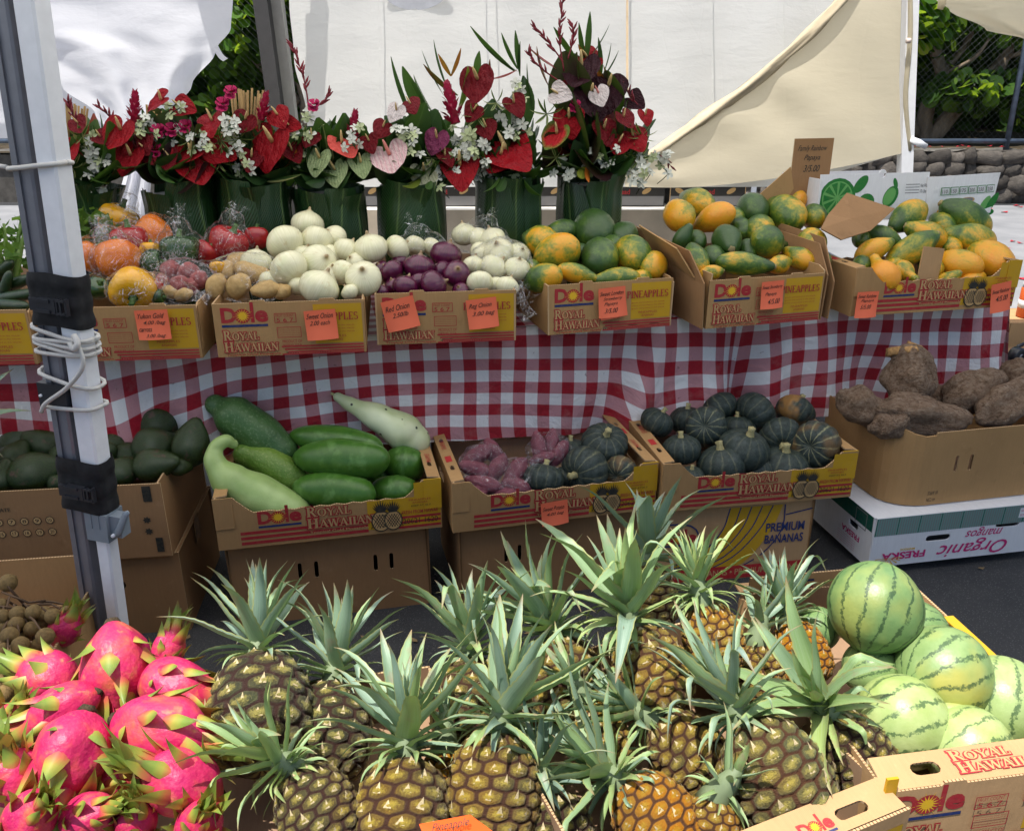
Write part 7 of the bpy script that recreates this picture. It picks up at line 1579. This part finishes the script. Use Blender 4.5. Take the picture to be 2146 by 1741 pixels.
def sticks(bq, x0, x1, yt, yb, n):
    for k in range(n):
        xx = x0+(x1-x0)*k/(n-1)+rnd.uniform(-3,3); b = MB(); dv = rnd.uniform(-.06,.02); a, e = part_at(bq,(x0+x1)/2+(xx-(x0+x1)/2)*.55,yb,dv), part_at(bq,xx,yt+rnd.uniform(-4,22),dv); b.sweep([a,e],.0035,6); b.build('cut_stem', STICK, bq)
def plume(bq, pts, n=16, dv=-.05):
    P = bezier([part_at(bq,x,y,dv) for x,y in pts], 20); b = MB(); b.sweep(P, lerps([.003,.002,.001],20), 5)
    for k in range(n):
        i = 5+int(k/n*15); p = P[min(i,20)]; d = (P[min(i+1,20)]-P[min(i,20)-1]).normalized(); s_ = (RGT*rnd.uniform(-1,1)+FWD*rnd.uniform(-.5,.5)+d*1.2).normalized(); b.sweep([p, p+s_*.013, p+s_*.028], [.002,.004,.001], 5)
    b.build('plume', PLUME, bq)
bq1 = vase(1,187,398,54,'leaf wrapped vase directly behind the tent legs'); bq2 = vase(2,374,388,72,'leaf wrapped vase behind the bagged peppers'); bq3 = vase(3,530,386,76,'leaf wrapped vase below the tan cut stems'); bq4 = vase(4,692,390,74,'leaf wrapped vase below the pale green anthuriums'); bq5 = vase(5,862,384,74,'leaf wrapped vase below the pale pink anthurium'); bq6 = vase(6,1068,378,70,'leaf wrapped vase with folded leaf collar in the middle'); bq7 = vase(7,1236,372,68,'rightmost leaf wrapped vase beside the papayas')
for b_, la in ((bq1,'small bouquet partly hidden by the tent legs'),(bq2,'bouquet of red anthuriums and magenta carnations'),(bq3,'bouquet with tan cut stems and one big red anthurium'),(bq4,'bouquet with pale green and coral anthuriums'),(bq5,'bouquet with pale pink anthurium and broad green leaves'),(bq6,'bouquet of white orchids and two big red anthuriums'),(bq7,'tallest bouquet with burgundy leaves and red plumes')): b_['label'] = la
# foliage that fills each bouquet
for b_, px, py, w_, h_, nn, ks in ((bq1,180,365,120,130,48,'dvwwmr'),(bq2,365,355,210,160,95,'dvwwwmrb'),(bq3,535,355,190,160,85,'dvwwworb'),(bq4,690,360,180,150,75,'dwwwmv'),(bq5,860,350,180,180,85,'dwwwm'),(bq6,1050,340,190,200,80,'dwwwm'),(bq7,1240,330,200,220,90,'dwwwbr')): fill(b_, px, py, w_, h_, nn, ks)
for d in ((bq1,133,323,40,'red',-70),(bq1,215,290,22,'dred',-30),(bq1,120,300,20,'dred',-90),(bq1,165,262,22,'dred',-60),(bq2,355,335,26,'dred',-80),(bq2,310,320,26,'dred',-60),(bq3,510,255,26,'dred',-120),(bq3,525,335,26,'dred',-100),(bq3,615,320,24,'dred',-60),(bq4,650,290,22,'dred',-110),(bq4,775,300,22,'dred',-70),(bq5,800,270,22,'dred',-120),(bq6,1020,270,24,'dred',-70),(bq6,990,235,22,'dred',-120),(bq5,935,330,22,'dred',-60),
  (bq2,249,280,38,'red',-110),(bq2,299,297,30,'dred',-60),(bq2,270,333,36,'red',-120),(bq2,411,342,48,'red',-70),(bq2,444,259,32,'red',-80),(bq2,332,214,30,'red',-160),(bq2,384,225,27,'red',-20),(bq2,460,315,34,'red',-20),(bq2,395,322,34,'red',-150),
  (bq3,567,308,50,'red',-110),(bq3,584,245,26,'red',-60),(bq3,610,262,20,'red',-10),
  (bq4,667,338,31,'green',-110),(bq4,702,362,30,'green',-80),(bq4,757,346,27,'green',-80),(bq4,721,306,34,'coral',-60),
  (bq5,819,332,42,'pink',-70,-.12,'p'),(bq5,892,365,32,'cream',-60),(bq5,913,295,28,'purple',-110),(bq5,862,221,22,'dred',-60),(bq5,828,235,22,'white',-120),(bq5,964,356,43,'red',-85),
  (bq6,1070,321,54,'red',-50),(bq6,1001,176,40,'dred',-90,-.06),(bq6,1080,221,26,'dred',-60),(bq6,1045,330,36,'red',-120),
  (bq7,1194,256,33,'red',-80),(bq7,1163,287,33,'rgreen',-120),(bq7,1174,197,25,'white',-20),(bq7,1256,200,23,'white',-70,-.10,'p'),(bq7,1331,290,31,'red',-60),(bq7,1295,304,26,'red',-110),(bq7,1353,245,19,'red',-80),(bq7,1267,276,29,'dred',-70),(bq7,1236,121,27,'red',-20,-.02),(bq7,1184,162,24,'dred',-120,-.02),(bq7,1310,250,24,'dred',-60),(bq7,1274,193,42,'burg',-90,-.05),(bq7,1243,210,42,'burg',-60,-.06),(bq7,1216,150,44,'burg',-100,-.04),(bq7,1330,212,24,'burg',-40,-.04)): anth(*d)
for b_, L in ((bq1,((200,330),(180,297),(207,350),(190,375))),(bq2,((311,259),(366,245),(380,377),(418,300),(345,300),(300,275))),(bq3,((512,346),(494,270),(505,320),(480,300))),(bq4,((629,277),(629,318),(650,250),(740,290))),(bq5,((849,287),(838,300),(938,373),(870,300))),(bq6,((963,277),(963,304),(997,301),(1066,238),(1084,266),(1077,197),(1021,360),(1098,360),(990,345),(1060,270),(1000,320),(975,330))),(bq7,((1243,332),(1274,325),(1174,353),(1357,342),(1267,360),(1340,366),(1215,345),(1300,350),(1385,345)))):
    for x,y in L: orch(b_, x, y, 44, 48, 6, rnd.uniform(-.13,-.05))
for b_,x,y,h in ((bq2,282,225,70),(bq4,741,262,64),(bq6,945,215,86),(bq3,553,222,60)): ging(b_,x,y,h, rnd.uniform(75,105))
for b_,x,y,r in ((bq3,484,195,16),(bq3,467,220,17),(bq2,332,276,17),(bq2,361,273,17),(bq2,389,266,16),(bq2,327,316,16),(bq4,658,222,15),(bq7,1205,224,15)): carn(b_,x,y,r)
sticks(bq3,485,553,188,330,16); sticks(bq1,125,182,212,330,11); sticks(bq2,305,345,222,320,6)
# long blades, broad leaves and collars
for a in ((870,260,812,122,'d'),(900,250,840,142,'m'),(910,240,862,160,'m'),(930,200,878,108,'d'),(940,190,903,86,'d')): leaf(bq5, *a[:4], a[4], -.02, -.03, 0)
for a in ((960,230,985,140,'y'),(1000,170,1003,108,'m'),(1080,150,982,62,'d'),(1085,150,1006,95,'d'),(1085,145,1048,72,'d'),(1088,150,1080,65,'d'),(1090,160,1087,88,'d'),(1040,260,1105,165,'w'),(1100,270,1100,160,'w'),(945,160,918,115,'o'),(945,160,968,103,'o'),(960,200,885,140,'r'),(1030,165,1085,150,'r'),(1030,160,1025,125,'r'),(1120,240,1098,135,'d')): leaf(bq6, *a[:4], a[4], -.02, -.05, 0)
for a in ((1260,160,1256,80,'d'),(1262,160,1285,92,'d'),(1262,165,1300,108,'d'),(1225,130,1212,50,'d'),(1228,130,1238,26,'d'),(1230,130,1282,55,'d'),(1210,130,1160,60,'d'),(1180,150,1105,105,'r'),(1150,180,1120,100,'r'),(1215,250,1180,110,'b'),(1230,200,1204,112,'b'),(1290,240,1270,150,'b'),(1290,180,1262,140,'o'),(1270,190,1250,140,'o'),(1225,120,1212,95,'o')): leaf(bq7, *a[:4], a[4], -.01, -.05, 0)
for b_, cx, cy, n_, L in ((bq7,1146,239,8,38),(bq7,1345,285,7,36),(bq7,1165,330,6,34),(bq2,397,294,7,32),(bq2,463,294,7,34),(bq3,460,340,6,36),(bq3,500,290,6,32),(bq1,150,350,6,32),(bq1,172,285,6,28),(bq6,1000,245,6,34),(bq6,1040,215,6,34),(bq7,1340,330,6,40),(bq5,905,330,6,34)):
    for k in range(n_):
        a = R(360*k/n_+rnd.uniform(-15,15)); leaf(b_, cx, cy, cx+math.cos(a)*L, cy+math.sin(a)*L*.8, 'v', -.09, -.12, rnd.choice((0,1)))
for b_,a in ((bq5,(880,375,845,402,'y')),(bq5,(905,380,892,402,'m')),(bq6,(1045,372,1022,412,'m')),(bq6,(1090,368,1122,420,'m')),(bq6,(1060,372,1040,408,'m')),(bq7,(1232,345,1228,388,'o')),(bq7,(1225,350,1212,380,'y')),(bq2,(330,345,360,395,'m')),(bq2,(310,340,250,365,'w')),(bq4,(680,375,640,395,'w')),(bq1,(190,370,225,395,'m'))): leaf(b_, *a[:4], a[4], -.11, -.14, 1, 1.6)
plume(bq7, [(1182,150),(1172,80),(1178,20),(1180,-30)], 22); plume(bq7, [(1180,130),(1150,90),(1120,55)], 16); plume(bq7, [(1190,125),(1202,80),(1200,48)], 12); plume(bq7, [(1170,170),(1130,140),(1102,105)], 12); plume(bq7, [(1345,230),(1320,200),(1312,180)], 8)
plume(bq4, [(648,235),(640,180),(625,130),(612,92)], 18); plume(bq4, [(650,230),(680,212),(690,196)], 8); plume(bq2, [(250,270),(225,240),(205,222)], 8); plume(bq1, [(170,270),(150,235),(142,212)], 8); plume(bq7, [(1330,340),(1380,325),(1412,355)], 8)

# ================================================================== BREAD STALL BEHIND THE TARPAULIN
BY = 5.05
bt = empty('bread_table', (.35,BY+.4,0), .0, 'cloth covered bread table behind the vases', 'table')
b = MB(); b.box((-2.0,-.42,.70),(1.32,.42,.742)); b.build('table_top', plain('white table cloth', (.62,.60,.56), .7, .1, 8), bt, False)
for x in (-1.9,0,1.25):
    for y in (-.36,.36):
        b = MB(); b.sweep([(x,y,0),(x,y,.70)], .014, 8); b.build('leg', STEEL, bt)
b = MB(); b.grid(lambda u,v: (-2.0+3.32*u, -.43+.02*math.sin(u*60)*v, .742-.66*v), 90, 6); b.build('skirt', plain('beige table skirt', (.50,.42,.33), .8, .1, 8), bt)
DKBOX = cardboard('dark printed card', (.045,.043,.042), .15, .5); CRUST = (lambda n: n.bsdf(n.ramp(n.noise(6,n.co(rand=4),4), [(.3,(.30,.12,.035)),(.7,(.50,.25,.09))]), .45, None, .4))(NT('bread crust'))
LOAF = revolve('bread_loaf', [(-1.3,.02),(-1.2,.45),(-.8,.85),(0,1),(.8,.85),(1.2,.45),(1.3,.02)], 14, CRUST, None, .06, 1.5, 1, 10)
k = 0
for x, w_ in ((-1.55,.5),(-1.0,.5),(-.45,.5),(.10,.5),(.65,.5),(1.16,.46)):
    f = BF((x+.02,BY+.12,.744), 0, w_, .36, .165); t = empty('bread_carton', f.c, 0, None, 'carton', 'dark bread cartons'); t['label'] = 'dark bread carton, %s on the table behind the vases' % ('leftmost','second from left','third from left','fourth from left','fifth from left','rightmost')[k]
    panel('front_panel', t, rect(w_,.165), [slot(0,.13,.09,.025)], (0,0,0), m=DKBOX); panel('back_panel', t, rect(w_,.165), [], (0,.355,0), m=DKBOX)
    for sx in (-1,1): panel('side_panel', t, rect(.36,.165), [], (sx*w_/2,.18,0), rz=sx*math.pi/2, m=DKBOX)
    panel('bottom_panel', t, rect(w_-.01,.35), [], (0,.005,.005), rx=-math.pi/2, m=KRAFT_IN)
    p = Print(); p.rect(-w_/2+.005,.004,w_/2-.005,.06,I_GREY); p.ell(.14,.09,.030,.014,I_TAN,.5); p.ell(-.17,.09,.030,.014,I_TAN,-.4); p.text('BAKERY' if False else 'Bread', -.05,.07,.09,.03,I_RED,.02); ob('print', p.mesh(), child(t,'front_panel'))
    for j in range(4):
        lo = put('bread_loaf', LOAF, f.p(-w_/2+.07+j*(w_-.12)/3,.12+.05*(j%2),.165+.02), frame_q((rnd.uniform(-.3,.3),1,.15)), .06); tag(lo, None, 'bread', 'bread loaves'); lo['label'] = 'bread loaf, %s in the %s dark bread carton' % (('leftmost','second from left','third from left','rightmost')[j], ('leftmost','second','third','fourth','fifth','rightmost')[k])
    k += 1
b = MB()
tent3 = empty('canopy_tent', (0,0,0), 0, 'white canopy tent over the bread stall behind the tarpaulin', 'tent')  # unseen canopy added to shade the bright pavement behind the tarpaulin
roof('roof', [Vector((-4.6,4.75,2.3)),Vector((2.35,4.75,2.3)),Vector((2.35,8.1,2.3)),Vector((-4.6,8.1,2.3))], tent3)
for x,y in ((-4.5,4.85),(-4.5,8.0),(2.25,8.0)):
    b = MB(); b.box((x-.02,y-.02,0),(x+.02,y+.02,2.3)); b.build('leg', WHITE_P, tent3, False)
# ================================================================== SMALL THINGS AT THE RIGHT EDGE
sb = BF(at_z(2118,815,.10)+Vector((.17,0,-.10)), R(8), .34,.28,.22); closed_box(sb, 'brown box on the ground beyond the right end of the cloth', m=KRAFT3)
c = at_y(2132,745,3.25); cs = empty('caster_wheel', c, R(20), 'black caster wheel at the right edge beyond the cloth', 'wheel')
b = MB(); b.sweep([(.0,-.02,0),(0,-.018,0),(0,.018,0),(0,.02,0)], [.026,.034,.034,.026], 18); b.build('tyre', PLASTIC_B, cs)
b = MB(); b.sweep([(0,-.023,0),(0,.023,0)], .012, 12); b.build('hub', GREY_P, cs)
b = MB(); b.sweep([(0,-.026,0),(.03,-.026,.03),(.08,-.02,.045)], [.007,.008,.006], 8); b.sweep([(0,.026,0),(.03,.026,.03),(.08,.02,.045)], [.007,.008,.006], 8); b.build('fork', PLASTIC_B, cs)
b = MB(); b.sweep([(.05,0,.045),(.12,.0,.03)], [.006,.005], 8); b.build('brake_lever', plain('red lever', (.30,.02,.02), .5), cs)
c = at_y(2158,640,4.3); jug = empty('drink_cooler', (c.x,c.y,c.z-.06), 0, 'orange and white container cut by the right edge', 'container')
b = MB(); b.sweep([(0,0,0),(0,0,.005),(0,0,.15),(0,0,.155)], [.05,.055,.055,.05], 20); b.build('body', plain('orange plastic', (.55,.10,.02), .4), jug)
b = MB(); b.sweep([(0,0,.156),(0,0,.18),(0,0,.19)], [.052,.05,.03], 20); b.build('lid', plain('white plastic', (.7,.7,.7), .4), jug)
b = MB(); b.sweep([(0,0,.05),(0,0,.09)], .0556, 20); b.build('band', plain('white plastic', (.7,.7,.7), .4), jug)
jb = closed_box(BF((c.x,c.y-.12,0), 0, .30,.30,c.z-.062), 'pale crate under the orange container at the right edge', 'crate', KRAFT2)
